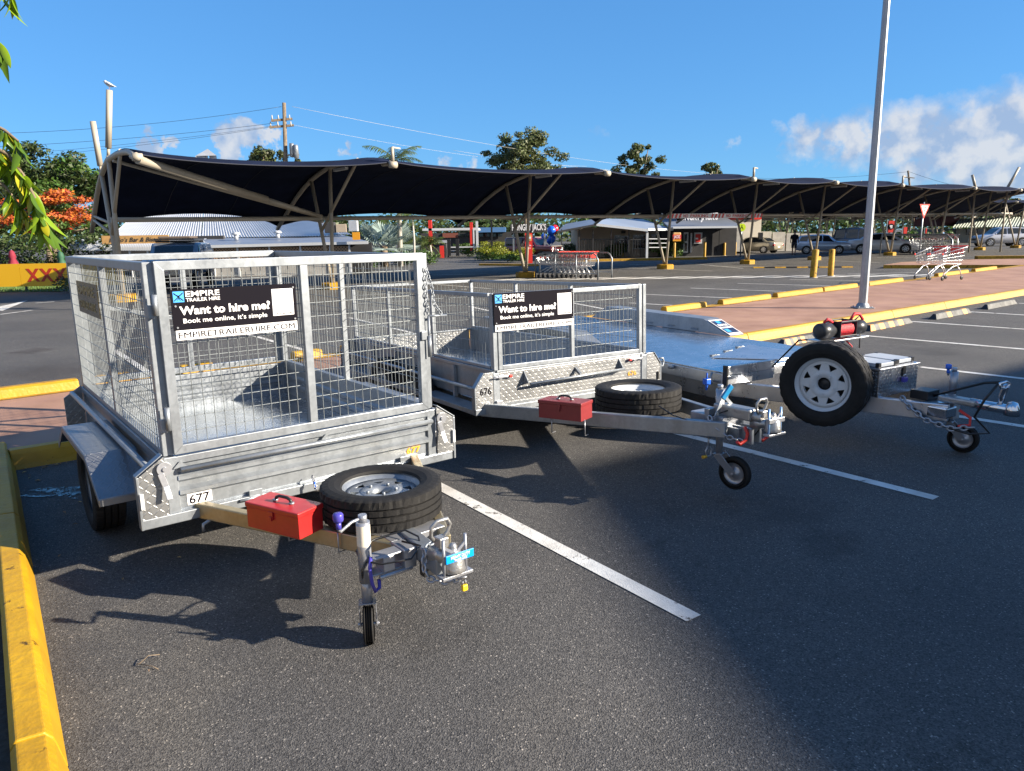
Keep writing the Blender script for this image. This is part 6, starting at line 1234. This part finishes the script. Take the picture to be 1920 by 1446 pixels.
def leafmesh(L_, w):
    mb = MB(); n = 6; vs = []
    for i in range(n+1):
        f = i/n; hw = w*math.sin(math.pi*(f**.8))**.9*.5+.0006; z = -.22*L_*f*f; vs += [(f*L_, -hw, z+hw*.35), (f*L_, 0, z), (f*L_, hw, z+hw*.35)]
    mb.add(vs, [(i*3+j, i*3+3+j, i*3+4+j, i*3+1+j) for i in range(n) for j in range(2)], True); return mb.mesh('leaf')
lms = [leafmesh(.20, .045), leafmesh(.16, .036), leafmesh(.24, .05)]
MT['lf_br2'] = mat('glossy dark leaves', (.08, .15, .012), .3, kind='leaf'); MT['lf_br3'] = mat('glossy yellow leaves', (.36, .33, .015), .32, kind='leaf')
MT['lf_br'] = mat('glossy young leaves', (.19, .30, .012), .3, kind='leaf')
for i, lm_ in enumerate(list(lms)):
    for mm_ in ('lf_br', 'lf_br2', 'lf_br3'):
        c = lm_.copy(); c.materials.clear(); c.materials.append(MT[mm_]); lms.append(c)
lms = lms[3:]
def put_leaf(p, d):
    o = bpy.data.objects.new('leaf', lms[rnd.choice([0,0,1,2,3,3,4,6,6,7,5])]); COL.objects.link(o); o.parent = br; o.location = p
    d = V(d).normalized(); y = d.cross(V((rnd.uniform(-.6,.6), rnd.uniform(-.6,.6), 1))).normalized(); x = d; z = x.cross(y); o.rotation_euler = M4(((x.x, y.x, z.x), (x.y, y.y, z.y), (x.z, y.z, z.z))).to_euler()
for wi, w_ in enumerate(twigs):
    for a, b in zip(w_, w_[1:]):
        n = 15 if wi < 2 else (5 if wi < 4 else 2)
        for k in range(n):
            p = a.lerp(b, rnd.random()); put_leaf(p, (rnd.uniform(-.5, .55), rnd.uniform(-.5, .5), rnd.uniform(-1.6, -.5)))
    for k in range(5 if wi < 4 else 2): put_leaf(w_[-1], (rnd.uniform(-.4, .5), rnd.uniform(-.4, .4), -1.1))
# grass verge and leaf litter
gv = MB(); rnd = random.Random(4)
a, b = G(-300, 553), G(118, 547); c, d = G(118, 537), G(-300, 543)
gq = MB().quad(a+Z*.02, b+Z*.02, c+Z*.02, d+Z*.02); struct('grass_verge', gq, 'grass')
for _ in range(5200):
    s_, t_ = rnd.random(), rnd.random(); p = (a.lerp(b, s_)).lerp(d.lerp(c, s_), t_); h = rnd.uniform(.05, .12); w = V((rnd.uniform(-1,1), rnd.uniform(-1,1), 0))*.02
    gv.add([p-w, p+w, p+Z*h+w*rnd.uniform(-2,2)], [(0,1,2)])
tag(gv.build('grass', 'grass', kind='stuff'), 'short grass on the verge below the yellow beer sign', 'grass')
ll = MB()
for (u, v, n, sp) in ((60, 880, 26, .25), (40, 1000, 10, .3), (100, 870, 16, .18), (210, 1370, 2, .3), (110, 1100, 6, .3)):
    for _ in range(n):
        p = G(u, v)+V((rnd.gauss(0, sp), rnd.gauss(0, sp), 0)); 
        if (p-p0).dot(kn) < .03: continue
        an = rnd.uniform(0, 6.3); d = V((math.cos(an), math.sin(an), 0)); e = V((-d.y, d.x, 0)); l = rnd.uniform(.008, .028); ll.add([p-d*l+Z*.006, p-e*l*.3+Z*.012, p+d*l+Z*.008, p+e*l*.3+Z*.011], [(0,1,2,3)])
tag(ll.build('leaf_litter', MT.setdefault('dry', mat('dry leaf', (.34, .22, .09), .8, island=.5)), kind='stuff'), 'dry leaf bits scattered along the kerb foot and asphalt', 'leaf litter')
tw = MB(); q = G(262, 1250); tw.path([q+V((.05,.07,.01)), q+V((.02,.04,.025)), q+V((0,0,.012)), q+V((-.01,0,.012))], .0022, 5); tw.path([q+V((0,0,.012)), q+V((.06,-.015,.01)), q+V((.09,-.03,.006))], .0016, 5); tag(tw.build('twig', 'bark'), 'thin forked twig lying on the sunlit asphalt', 'twig')
# garden bed undergrowth at bottom left
gb_ = MB()
for k in range(70):
    q = p0+kd*rnd.uniform(.5, 6.5)-kn*rnd.uniform(.4, 1.6)+Z*.15; leafcloud(gb_, q, (.14,.14,.07), 26, .05, rnd)
tag(gb_.build('ground_cover', 'lf_dark', kind='stuff'), 'dark low ground cover in the bed beside the left kerb', 'ground cover')

# ---------------------------------------------------------------- beer banner, umbrellas
bd0, bd1 = D(-260, 505, 26.5), D(232, 490, 26.5); bn = thing('advertising_fence', 'yellow beer banner fence with big deep red letters at the roadside', 'banner fence', V((bd0.x, bd0.y, 0)))
Lb = (bd1-bd0).length; db = (bd1-bd0).normalized(); ty = D(60, 494.5, 26.5).z; by = D(60, 537, 26.5).z
for k in range(5):
    MB().box((Lb*k/5, 0, by), (Lb*(k+1)/5-.01, .04, ty)).build('panel', MT.setdefault('xyel', mat('golden sign sheet', (.72, .40, .01), .4)), bn); MB().tube((Lb*k/5+.1, .07, 0), (Lb*k/5+.1, .07, ty), .04).build('post', 'galv', bn)
xa = (D(50, 520, 26.5)-bd0).x; xb = (D(152, 517, 26.5)-bd0).x
for k in range(4):
    x = xa+(xb-xa)*k/4; w = (xb-xa)/4*.84; z0 = by+.20*(ty-by); hh = (ty-by)*.58; m_ = MB()
    for (s0_, s1_) in ((0, 1), (1, 0)):
        m_.prism([(x+w*.86*s0_, z0), (x+w*.86*s0_+w*.30, z0), (x+w*.86*s1_+w*.30, z0+hh), (x+w*.86*s1_, z0+hh)], (0, -.004-.002*s0_, 0), (1,0,0), (0,0,1), (0,1,0), .002)
    m_.build('letter', MT.setdefault('xred', mat('deep red print', (.42, .03, .012), .4)), bn)
def umbrella(u, v, h, label, m_):
    p = G(u, v); t = thing('closed_umbrella', label, 'umbrella', p)
    MB().tube((0,0,0), (0,0,h), .025).build('pole', 'galv', t); mb = MB(); n = 14; vs = []; prof_ = [(h*.98, .03), (h*.93, .10), (h*.78, .15), (h*.72, .11), (h*.55, .20), (h*.38, .24)]
    for z, r in prof_:
        for j in range(n): a = 2*math.pi*j/n; rr = r*(1+.28*(1 if j % 2 else -1)*(h-z)/h*1.2); vs.append((rr*math.cos(a), rr*math.sin(a), z))
    mb.add(vs, [(i*n+j, i*n+(j+1) % n, (i+1)*n+(j+1) % n, (i+1)*n+j) for i in range(len(prof_)-1) for j in range(n)], True); mb.build('canvas', m_, t); return t
um = umbrella(30, 530, 2.0*.72, 'closed red beer umbrella behind the yellow banner', MT.setdefault('umred', mat('red canvas', (.2, .012, .03), .8)))
umbrella(120, 527, 1.35, 'closed green umbrella at the end of the bistro awning', MT.setdefault('umgrn', mat('green canvas', (.02, .085, .045), .7)))

# ---------------------------------------------------------------- bistro
bi = thing('bistro', 'low bistro building with corrugated awning, pale roofs and lattice walls', 'building', V((0, 0, 0)))
def poly(mbn, pts, m_, parent, solid=.05):
    o = MB().add(pts, [tuple(range(len(pts)))]).build(mbn, m_, parent); md = o.modifiers.new('thick', 'SOLIDIFY'); md.thickness = solid; return o
def corrugated(name, a, b, c, d, n, amp, m_, parent, prof=None):   # a-b eave, d-c ridge
    a, b, c, d = map(V, (a, b, c, d)); nrm = (b-a).cross(d-a).normalized(); nrm = nrm if nrm.z > 0 else -nrm
    o = MB().grid(lambda u, v: a.lerp(b, u).lerp(d.lerp(c, u), v)+nrm*(amp*math.sin(u*n*2*math.pi)), n*4, 1, False).build(name, m_, parent); return o
d1 = 38.
corrugated('main_roof', D(205, 446, 39), D(377, 446, 39), D(381, 399, 46), D(255, 399, 46), 34, .03, 'tin', bi)
corrugated('main_roof', D(378, 446, 39), D(640, 442, 39), D(560, 399, 46), D(382, 399, 46), 50, .03, 'tin', bi)
corrugated('side_roof', D(545, 437, 42), D(660, 440, 41), D(600, 413, 44), D(560, 410, 45), 20, .02, MT.setdefault('tinw', mat('white roofing', (.66, .66, .66), .35, .2)), bi)
# bull-nosed awning
a_, b_ = D(128, 470, 36), D(366, 470, 36); mbw = MB()
def awn(u, v):
    p = a_.lerp(b_, u); an = math.pi/2*v; rr = .36; z = math.sin(min(1, v*1.6)*math.pi/2)*.37; y = (1-math.cos(min(1, v*1.6)*math.pi/2))*.37+max(0, v-.625)*3.2
    return V((p.x, p.y+y, p.z+z+max(0, v-.625)*.5+.012*math.sin(u*150*math.pi)))
mbw.grid(awn, 75*4, 10).build('curved_awning', 'tin', bi)
for k in range(7): q = a_.lerp(b_, (k+.3)/7); MB().box((q.x-.04, q.y+.1, 0), (q.x+.04, q.y+.18, q.z+.1)).build('awning_post', 'white', bi)
MB().box((a_.x, 38.4, 0), (b_.x+.5, 38.6, a_.z+.6)).build('wall', 'dark', bi)
for k in range(5): q = a_.lerp(b_, (k+.6)/5.5); w_ = MB().box((q.x-.35, 38.36, .5), (q.x+.35, 38.41, 1.1)).build('window', 'glass', bi); MB().box((q.x-.4, 38.33, .45), (q.x+.4, 38.36, .5)).build('sill', 'wood', w_)
a_, b_ = D(193, 458, 35.6), D(318, 457, 35.6); zt_ = D(193, 442.5, 35.6).z
sg = MB().box((a_.x, 35.55, a_.z), (b_.x, 35.62, zt_)).build('name_board', 'wood', bi); text('Banjo\u2019s Bar & Bistro', .20, FACE(a_.x+.35, 35.54, a_.z+.09), 'dark', sg, w=(b_.x-a_.x)*.78, bold=.012, shear=.35)
# right wing
z0 = D(480, 463, 35).z; fz = D(480, 458.5, 35).z
A_, B_, C_, Dd = D(392, 460, 35), D(690, 452.5, 35), D(640, 440, 41), D(365, 441, 41)
poly('wing_roof', [A_, B_, C_, Dd], 'tinb', bi, .04); MB().bar(A_-Z*.06, B_-Z*.06, .05, .13).build('fascia', 'white', bi); MB().bar(Dd-Z*.04, A_-Z*.06, .05, .12).build('fascia', 'white', bi)
MB().box((A_.x, 35.9, 0), (B_.x, 36.0, A_.z)).build('wing_wall', 'dark', bi)
for u in (398, 445, 505, 563, 619, 655): q = D(u, 470, 35.1); MB().box((q.x-.04, q.y, 0), (q.x+.04, q.y+.08, A_.z-.05)).build('post', 'white', bi)
lt = MB(); x0_, x1_ = D(398, 470, 35.2).x, D(655, 470, 35.2).x; zl, zh = D(500, 478, 35.2).z-.35, D(500, 464, 35.2).z
n_ = 44; hh = zh-zl
for k in range(-8, n_):
    for s_ in (-1, 1):
        xa_ = x0_+(x1_-x0_)*k/n_; xb_ = xa_+hh
        if s_ < 0: xa_, xb_ = xb_, xa_
        za, zb = zl, zh
        lt.bar((min(max(xa_, x0_), x1_), 35.18+.01*s_, za+(min(max(xa_, x0_), x1_)-xa_)*(zb-za)/(xb_-xa_)), (min(max(xb_, x0_), x1_), 35.18+.01*s_, zb+(min(max(xb_, x0_), x1_)-xb_)*(zb-za)/(xb_-xa_)), .045, .01, up=(0,1,0))
lt.build('lattice', 'lat', bi, kind='stuff')
MB().box((x0_, 35.15, .0), (x1_, 35.2, zl)).build('low_wall', 'conc', bi)
for u, v, d in ((443, 446, 37.5), (521, 443, 38)): q = D(u, v, d); mb = MB(); mb.tube(q-Z*.1, q+Z*.12, .10, n=10); mb.lathe([(0, .30), (.16, .26), (.22, .16), (.0, .12)], q, (0,0,1), 16); mb.build('roof_vent', 'tin', bi)
for u, v, w, h, m_ in ((640, 436, .55, .42, 'beige'), (662, 434, .45, .55, 'tin'), (618, 437, .50, .55, 'dark')): q = D(u, v, 39); MB().box((q.x-w/2, q.y, q.z), (q.x+w/2, q.y+.4, q.z+h)).build('air_conditioner', m_, bi, .02)
q = D(668, 450, 34.8); MB().box((q.x-.17, q.y, q.z), (q.x+.17, q.y+.03, q.z+.35)).build('orange_sign', 'orange', bi)
q = D(390, 292, 55); mb = MB(); mb.add([q+V((-.9, 0, 0)), q+V((.6, 0, 0)), q+V((-.1, .3, .5)), q+V((-.9, 1, -8)), q+V((.6, 1, -8))], [(0,1,2), (0,2,3), (2,1,4)]); tag(mb.build('roof_gable', 'tin'), 'small pointed roof gable peeking above the canopy edge', 'roof')

# ---------------------------------------------------------------- fuel station
fs = thing('fuel_station', 'fuel station with a flat white canopy on red and white posts', 'building', V((0,0,0)))
def bxp(u0, v0, u1, v1, d, dep, name, m_, parent, bev=0): a, b = D(u0, v1, d), D(u1, v0, d); return MB().box((a.x, d, a.z), (b.x, d+dep, b.z)).build(name, m_, parent, bev)
bxp(792, 427, 893, 433, 62, 10, 'canopy_roof', 'white', fs); bxp(806, 413, 809, 500, 62, .3, 'red_post', 'sred', fs); bxp(882, 417, 886, 471, 61, .3, 'red_post', 'sred', fs); bxp(886, 430, 889, 471, 61, .15, 'white_post', 'white', fs)
bxp(893, 415, 896, 470, 58, .15, 'white_post', 'white', fs); bxp(790, 435, 960, 470, 78, 6, 'shop_wall', 'dark', fs); bxp(893, 426, 948, 436, 76, 6, 'blue_roof', MT.setdefault('bluer', mat('blue roofing', (.08, .20, .42), .5)), fs); bxp(830, 437, 858, 446, 77.9, .1, 'brick_panel', MT.setdefault('brickp', mat('brick red', (.2, .06, .04), .8)), fs)
for k in range(7): bxp(862+k*12, 438, 870+k*12, 444, 77.8, .1, 'window', 'glass', fs)
bxp(812, 455, 836, 486, 60, 3, 'kiosk', 'dark', fs); bxp(810, 451, 838, 456, 59.8, 3.4, 'kiosk_roof', 'tin', fs); bxp(825, 461, 832, 484, 58, .5, 'red_pump', 'sred', fs)
for u in (839, 855): bxp(u, 448, u+5, 480, 58, .4, 'fuel_pump', 'black', fs)
bxp(840, 462, 900, 465, 60, .4, 'counter', 'white', fs); bxp(921, 412, 923, 470, 56, .15, 'lamp_post', 'black', fs)
# ---------------------------------------------------------------- drive through sign, totem, balloons
hs = thing('drive_through_sign', 'dark overhead drive through sign with white letters behind the canopy leg', 'sign', V((0,0,0)))
bxp(957, 420, 1026, 437, 50, .2, 'sign_panel', 'dark', hs); q0_, q1_ = D(960, 433, 49.9), D(1024, 433, 49.9); text("HUNGRY JACK'S", .40, FACE(q0_.x, 49.96, q0_.z+.02), 'whitep', hs, w=q1_.x-q0_.x, bold=.02)
bxp(962, 420, 964, 492, 50.2, .15, 'post', 'galv', hs); bxp(1020, 420, 1023, 492, 50.2, .15, 'post', 'galv', hs)
tt = thing('totem_sign', 'narrow red drive through totem with a bun badge', 'sign', V((0,0,0))); bxp(985, 437, 998, 494, 44, .35, 'red_panel', 'sred', tt)
bxp(987, 440, 996, 452, 43.97, .02, 'badge', 'wood', tt, .05); bxp(987.5, 444, 995.5, 448, 43.94, .02, 'badge_band', 'whitep', tt); q = D(988, 462, 43.95); text('Drive', .13, FACE(q.x, 43.95, q.z), 'whitep', tt, w=.24); q = D(988, 467, 43.95); text('Thru', .13, FACE(q.x, 43.95, q.z), 'whitep', tt, w=.22)
MT['balb'] = mat('blue balloon', (.01, .11, .62), .25); MT['balr'] = mat('red balloon', (.6, .02, .03), .25)
for k, (u, v, r, m_, lb) in enumerate(((1034, 433, .30, 'balb', 'upper blue balloon in front of the red one'), (1040, 430, .28, 'balr', 'red balloon behind the upper blue balloon'), (1035, 448, .27, 'balb', 'lower blue balloon of the bunch by the verandah'), (1030, 452, .2, 'balb', 'small blue balloon lowest left in the bunch'), (1020, 444, .22, 'balb', 'blue balloon left of the white post'))):
    q = D(u, v, 52+k*.3); mb = MB(); mb.lathe([(0, r*1.15), (r*.55, r*.95), (r*.93, r*.45), (r, 0), (r*.85, -r*.5), (r*.45, -r*1.0), (.03, -r*1.25), (.05, -r*1.35), (0, -r*1.3)], (0,0,0), (0,0,1), 18); bo = thing('balloon', lb, 'balloon', q, 0, 'balloons by the restaurant'); mb.build('envelope', m_, bo); MB().tube((0,0,-r*1.3), (.1, .1, -q.z), .006, n=4).build('string', 'white', bo)

# ---------------------------------------------------------------- burger restaurant
hj = thing('restaurant', 'single storey burger restaurant with verandah, dark wall and white and red parapet', 'building', V((0,0,0)))
bxp(1083, 424, 1240, 484, 55, 6, 'verandah_wall', 'beige', hj); bxp(1238, 424, 1382, 484, 54, 8, 'dark_wall', 'dark', hj)
poly('verandah_roof', [D(1044, 435, 50), D(1118, 421, 50), D(1128, 408, 56), D(1060, 420, 58)], 'tinb', hj, .08); poly('verandah_roof', [D(1116, 420, 50), D(1215, 431, 50), D(1262, 430, 51.5), D(1205, 411, 58), D(1130, 410, 58)], MT.setdefault('tinp', mat('pale blue roofing', (.30, .35, .43), .4, .2)), hj, .08)
MB().bar(D(1044, 435.5, 49.9), D(1118, 421.5, 49.9), .06, .13).build('fascia', 'dark', hj); MB().bar(D(1118, 421.5, 49.9), D(1215, 432, 49.9), .06, .16).build('fascia', 'white', hj); MB().bar(D(1215, 430.5, 49.9), D(1262, 430.5, 51.5), .06, .14).build('fascia', 'white', hj)
poly('main_roof', [D(1255, 426, 51), D(1392, 424.5, 51), D(1362, 408, 58), D(1235, 408, 58)], 'tinb', hj, .08); MB().bar(D(1262, 427, 50.9), D(1394, 425.5, 50.9), .06, .13).build('fascia', 'white', hj)
for u in (1052, 1085, 1111, 1145, 1178): bxp(u, 430, u+2, 484, 50.2, .1, 'post', 'dark', hj)
bxp(1211, 433, 1216, 484, 50.2, .3, 'white_post', 'white', hj)
for u0, v0, u1, v1, nm in ((1153, 442, 1163, 472, 'door'), (1165, 443, 1177, 472, 'door'), (1188, 441, 1212, 466, 'window'), (1222, 440, 1245, 466, 'window')):
    w_ = bxp(u0-1, v0-1, u1+1, v1+1, 54.95, .04, nm+'_frame' if nm == 'window' else 'door', 'white', hj); bxp(u0+.6, v0+.6, u1-.6, v1-.6, 54.9, .04, 'pane', 'glass', w_)
bxp(1165, 433, 1173, 438, 54.9, .05, 'wall_badge', 'dark', hj)
w_ = bxp(1281, 436, 1291, 474, 53.95, .05, 'door', 'white', hj); bxp(1283.5, 439, 1288.5, 452, 53.9, .03, 'pane', 'glass', w_); bxp(1283.5, 456, 1288.5, 471, 53.9, .03, 'pane', 'glass', w_); bxp(1294, 437, 1298, 474, 53.9, .1, 'white_column', 'white', hj)
w_ = bxp(1301, 436, 1317, 457, 53.9, .06, 'window_frame', 'white', hj); p_ = bxp(1304, 439, 1314, 454, 53.85, .03, 'poster', 'sred', w_); bxp(1304, 446, 1309, 449, 53.83, .02, 'poster_text', 'whitep', w_)
for u in (1300, 1348): bxp(u, 426, u+1.5, 474, 53.8, .1, 'downpipe', 'black', hj)
rr = MB()
for z_ in (448, 456, 464): rr.bar(D(1217, z_, 50.3), D(1252, z_, 50.6), .05)
rr.build('white_railing', 'white', hj, kind='stuff'); rr = MB()
for k in range(26): rr.bar(D(1086+k*5, 449, 50.3), D(1086+k*5, 483, 50.3), .025)
rr.bar(D(1086, 449, 50.3), D(1211, 449, 50.3), .05); rr.build('dark_railing', 'dark', hj, kind='stuff')
q0_, q1_ = D(1268, 413, 52), D(1345, 412, 52); text("HUNGRY JACK'S", .46, FACE(q0_.x, 51.9, q0_.z), 'whitep', hj, w=q1_.x-q0_.x, bold=.035, ext=.05)
rs = bxp(1262, 436, 1277, 453, 49.5, .12, 'hanging_sign', 'wood', hj, .05); bxp(1261.5, 440, 1277.5, 449, 49.45, .1, 'sign_band', 'sred', rs); q = D(1263.5, 447, 49.4); text('JACKS', .2, FACE(q.x, 49.43, q.z), 'whitep', rs, w=.42, bold=.02); bxp(1262, 449, 1277, 452.5, 49.44, .1, 'sign_base', 'orange', rs)
wp = bxp(1368, 411, 1428, 470, 60, 6, 'parapet_wall', 'offw', hj); bxp(1366, 405, 1428, 412.5, 59.9, 6.2, 'red_band', 'sred', hj); bxp(1378, 426, 1394, 472, 56, 2, 'pale_wall', 'conc', hj)
for k, (u0, u1) in enumerate(((1394, 1414), (1415, 1431), (1432, 1452), (1454, 1476), (1478, 1500), (1502, 1560))):
    pass
wl = thing('panel_wall', 'pale precast panel wall behind the champagne sedan', 'wall', V((0,0,0)))
for k, (u0, u1, v0) in enumerate(((1394, 1420, 434), (1420.6, 1447, 434), (1447.6, 1473, 435), (1473.6, 1500, 437), (1500.6, 1530, 438), (1530.6, 1560, 438))): bxp(u0, v0, u1, 471, 62, .2, 'panel', 'conc', wl)
pm = bxp(1423, 436, 1431, 449, 58, .3, 'meter_box', 'black', None); tag(pm, 'black hooded meter on a thin pole before the panel wall', 'meter')
# bicycles
for k, (u, lb) in enumerate(((1330, 'bicycle leaning at the left of the rack by the restaurant'), (1343, 'bicycle at the right of the rack by the restaurant'))):
    q = G(u, 478.5); t = thing('bicycle', lb, 'bicycle', q, R(30), 'bicycles at the rack')
    for x in (-.5, .5):
        w = MB(); w.path([(x+.32*math.cos(a*math.pi/10), 0, .34+.32*math.sin(a*math.pi/10)) for a in range(20)], .018, 6, closed=True); wo = w.build('wheel', 'black', t); sp_ = MB()
        for a in range(8): sp_.tube((x, 0, .34), (x+.31*math.cos(a*math.pi/4), 0, .34+.31*math.sin(a*math.pi/4)), .004, n=4)
        sp_.build('spokes', 'chromew', wo, kind='stuff')
    f = MB(); P_ = {'r': (-.5,0,.34), 'b': (-.05,0,.30), 's': (-.18,0,.85), 'h': (.33,0,.85), 'f': (.5,0,.34)}
    for a, b in ('rb', 'rs', 'bs', 'bh', 'sh', 'hf'): f.tube(P_[a], P_[b], .018, n=6)
    f.build('frame', 'white' if k == 0 else 'black', t); MB().path([(.33,0,.85), (.36,0,.98), (.36,-.25,1.0)], .012, 6).build('handlebar', 'black', t); MB().box((-.30,-.06,.90), (-.08,.06,.94)).build('saddle', 'black', t, .01)
# flags and A-frames at the far shops
for (u, v0, v1, w, lb) in ((1671, 414, 436, 15, 'red banner flag with a round trolley emblem beside the canopy leg'), (1697, 426, 442, 9, 'small red feather flag beyond the white sedan'), (1736, 428, 441, 5, 'thin red feather flag beyond the give way sign')):
    t = thing('banner_flag', lb, 'flag', V((0,0,0))); d = 66; bxp(u-w/2, v0, u+w/2, v1, d, .04, 'cloth', 'sred', t); bxp(u-w/2-.6, v0-1, u-w/2, 462, d, .05, 'pole', 'galv', t)
    if w > 10:
        q = D(u, (v0+v1)/2, d-.02); mb = MB().lathe([(0, 0), (.26, 0)], q, (0,-1,0), 24); mb.build('emblem', 'blackm', t); m2_ = MB(); m2_.box((q.x-.13, d-.05, q.z-.02), (q.x+.10, d-.03, q.z+.12)); m2_.box((q.x-.08, d-.05, q.z-.14), (q.x+.10, d-.03, q.z-.06)); m2_.build('trolley_mark', 'whitep', t)
# far shops at the right
sh = thing('shops', 'low shop building with a pale ribbed roof beyond the far canopies at right', 'building', V((0,0,0)))
bxp(1790, 424, 2100, 462, 86, 10, 'wall', MT.setdefault('shopw', mat('grey green wall', (.20, .21, .19), .8)), sh); corrugated('roof', D(1785, 427, 84), D(2100, 421, 84), D(2100, 402, 92), D(1800, 410, 92), 60, .05, MT.setdefault('greent', mat('pale green roofing', (.34, .38, .34), .5)), sh)
for k in range(8): bxp(1812+k*20, 429, 1824+k*20, 440, 85.9, .1, 'window', 'glass', sh)
bxp(1764, 402, 1800, 424, 90, 6, 'gable', MT.setdefault('darkred', mat('dark red roofing', (.12, .03, .03), .7)), sh)
bxp(1570, 438, 1700, 462, 95, 8, 'back_wall', 'dark', sh)

# ---------------------------------------------------------------- power poles and lines
def power_pole(u, v0, v1, d, label, r=.17, arms=True):
    a, b = D(u-1.5, v0, d), D(u+2, v1, d); b = b+(b-a).normalized()*(-b.z/((b-a).normalized().z)) if True else b
    t = thing('power_pole', label, 'power pole', V((b.x, b.y, 0))); o = V((b.x, b.y, 0)); MB().tube((0,0,0), a-o, r, r*.7, 10).build('pole', 'bark', t)
    if arms:
        for f, L_, z_ in ((0, 1.05, -1.45), (0, .9, -1.05)):
            c = a-o+Z*z_; MB().bar(c+V((-L_*.95, -.2, -.06)), c+V((L_*.45, .2, .1)), .12, .14).build('crossarm', 'bark', t)
            for x in (-.9, -.45, .35):
                MB().tube(c+V((x*L_, -.1, .02)), c+V((x*L_, -.1, .30)), .05, .03, 8).build('insulator', 'conc', t)
        for x, y, z_ in ((.35, -.2, -3.0), (.62, -.25, -3.1), (.5, .2, -3.05)):
            c = a-o+V((x, y, z_)); MB().lathe([(0, .5), (.14, .48), (.16, .3), (.16, -.35), (0, -.4)], c, (0,0,1), 12).build('transformer', 'galv', t)
        MB().bar(a-o+V((-.1,0,-3.2)), a-o+V((.75, 0, -3.2)), .08).build('bracket', 'galv', t)
    return a
pa = power_pole(534, 193, 310, 50, 'weathered timber power pole with crossarms and transformers behind the canopy')
pb_ = power_pole(1704, 320, 352, 120, 'distant dark power pole above the canopy beside the light pole', .2, False); 
MB_ = MB(); c = D(1704, 333, 119.8); MB_.bar(c+V((-.9, 0, .1)), c+V((.9, 0, -.1)), .12); tag(MB_.build('crossarm', 'bark'), 'crossarm of the distant power pole', 'crossarm')
power_pole(1890, 362, 400, 130, 'thin distant power pole near the right edge beyond the canopies', .16, False)
def wire(p, q, sag, label, r=.011, m_='black'):
    pts = [p.lerp(q, k/18)-Z*(sag*4*(k/18)*(1-k/18)) for k in range(19)]; tag(MB().path(pts, r, 5).build('power_line', m_), label, 'power line', None)
W_ = lambda u, v, d: D(u, v, d)
wire(W_(528, 200, 50), W_(-200, 252, 46), .5, 'uppermost power line running left from the timber pole'); wire(W_(522, 230, 50), W_(-200, 282, 46), .3, 'second power line running left from the timber pole')
wire(W_(520, 235, 50), W_(-200, 302, 46), .3, 'third power line running left from the timber pole', .009); wire(W_(516, 237, 50), W_(-200, 312, 46), .3, 'lowest power line running left from the timber pole', .009)
wire(W_(548, 200, 50), W_(1340, 326, 95), .6, 'pale power line descending right from the timber pole top', .009, 'conc'); wire(W_(548, 234, 50), W_(1100, 312, 90), .5, 'lower power line descending right from the timber pole', .007, 'conc')
wire(W_(850, 282, 72), W_(1200, 322, 100), .3, 'faint power line crossing the big gum tree', .010, 'conc'); wire(W_(1704, 322, 120), W_(1400, 333, 160), .6, 'thin power line left of the distant power pole', .02); wire(W_(1704, 322, 120), W_(1960, 372, 110), .8, 'thin power line right of the distant power pole', .02)
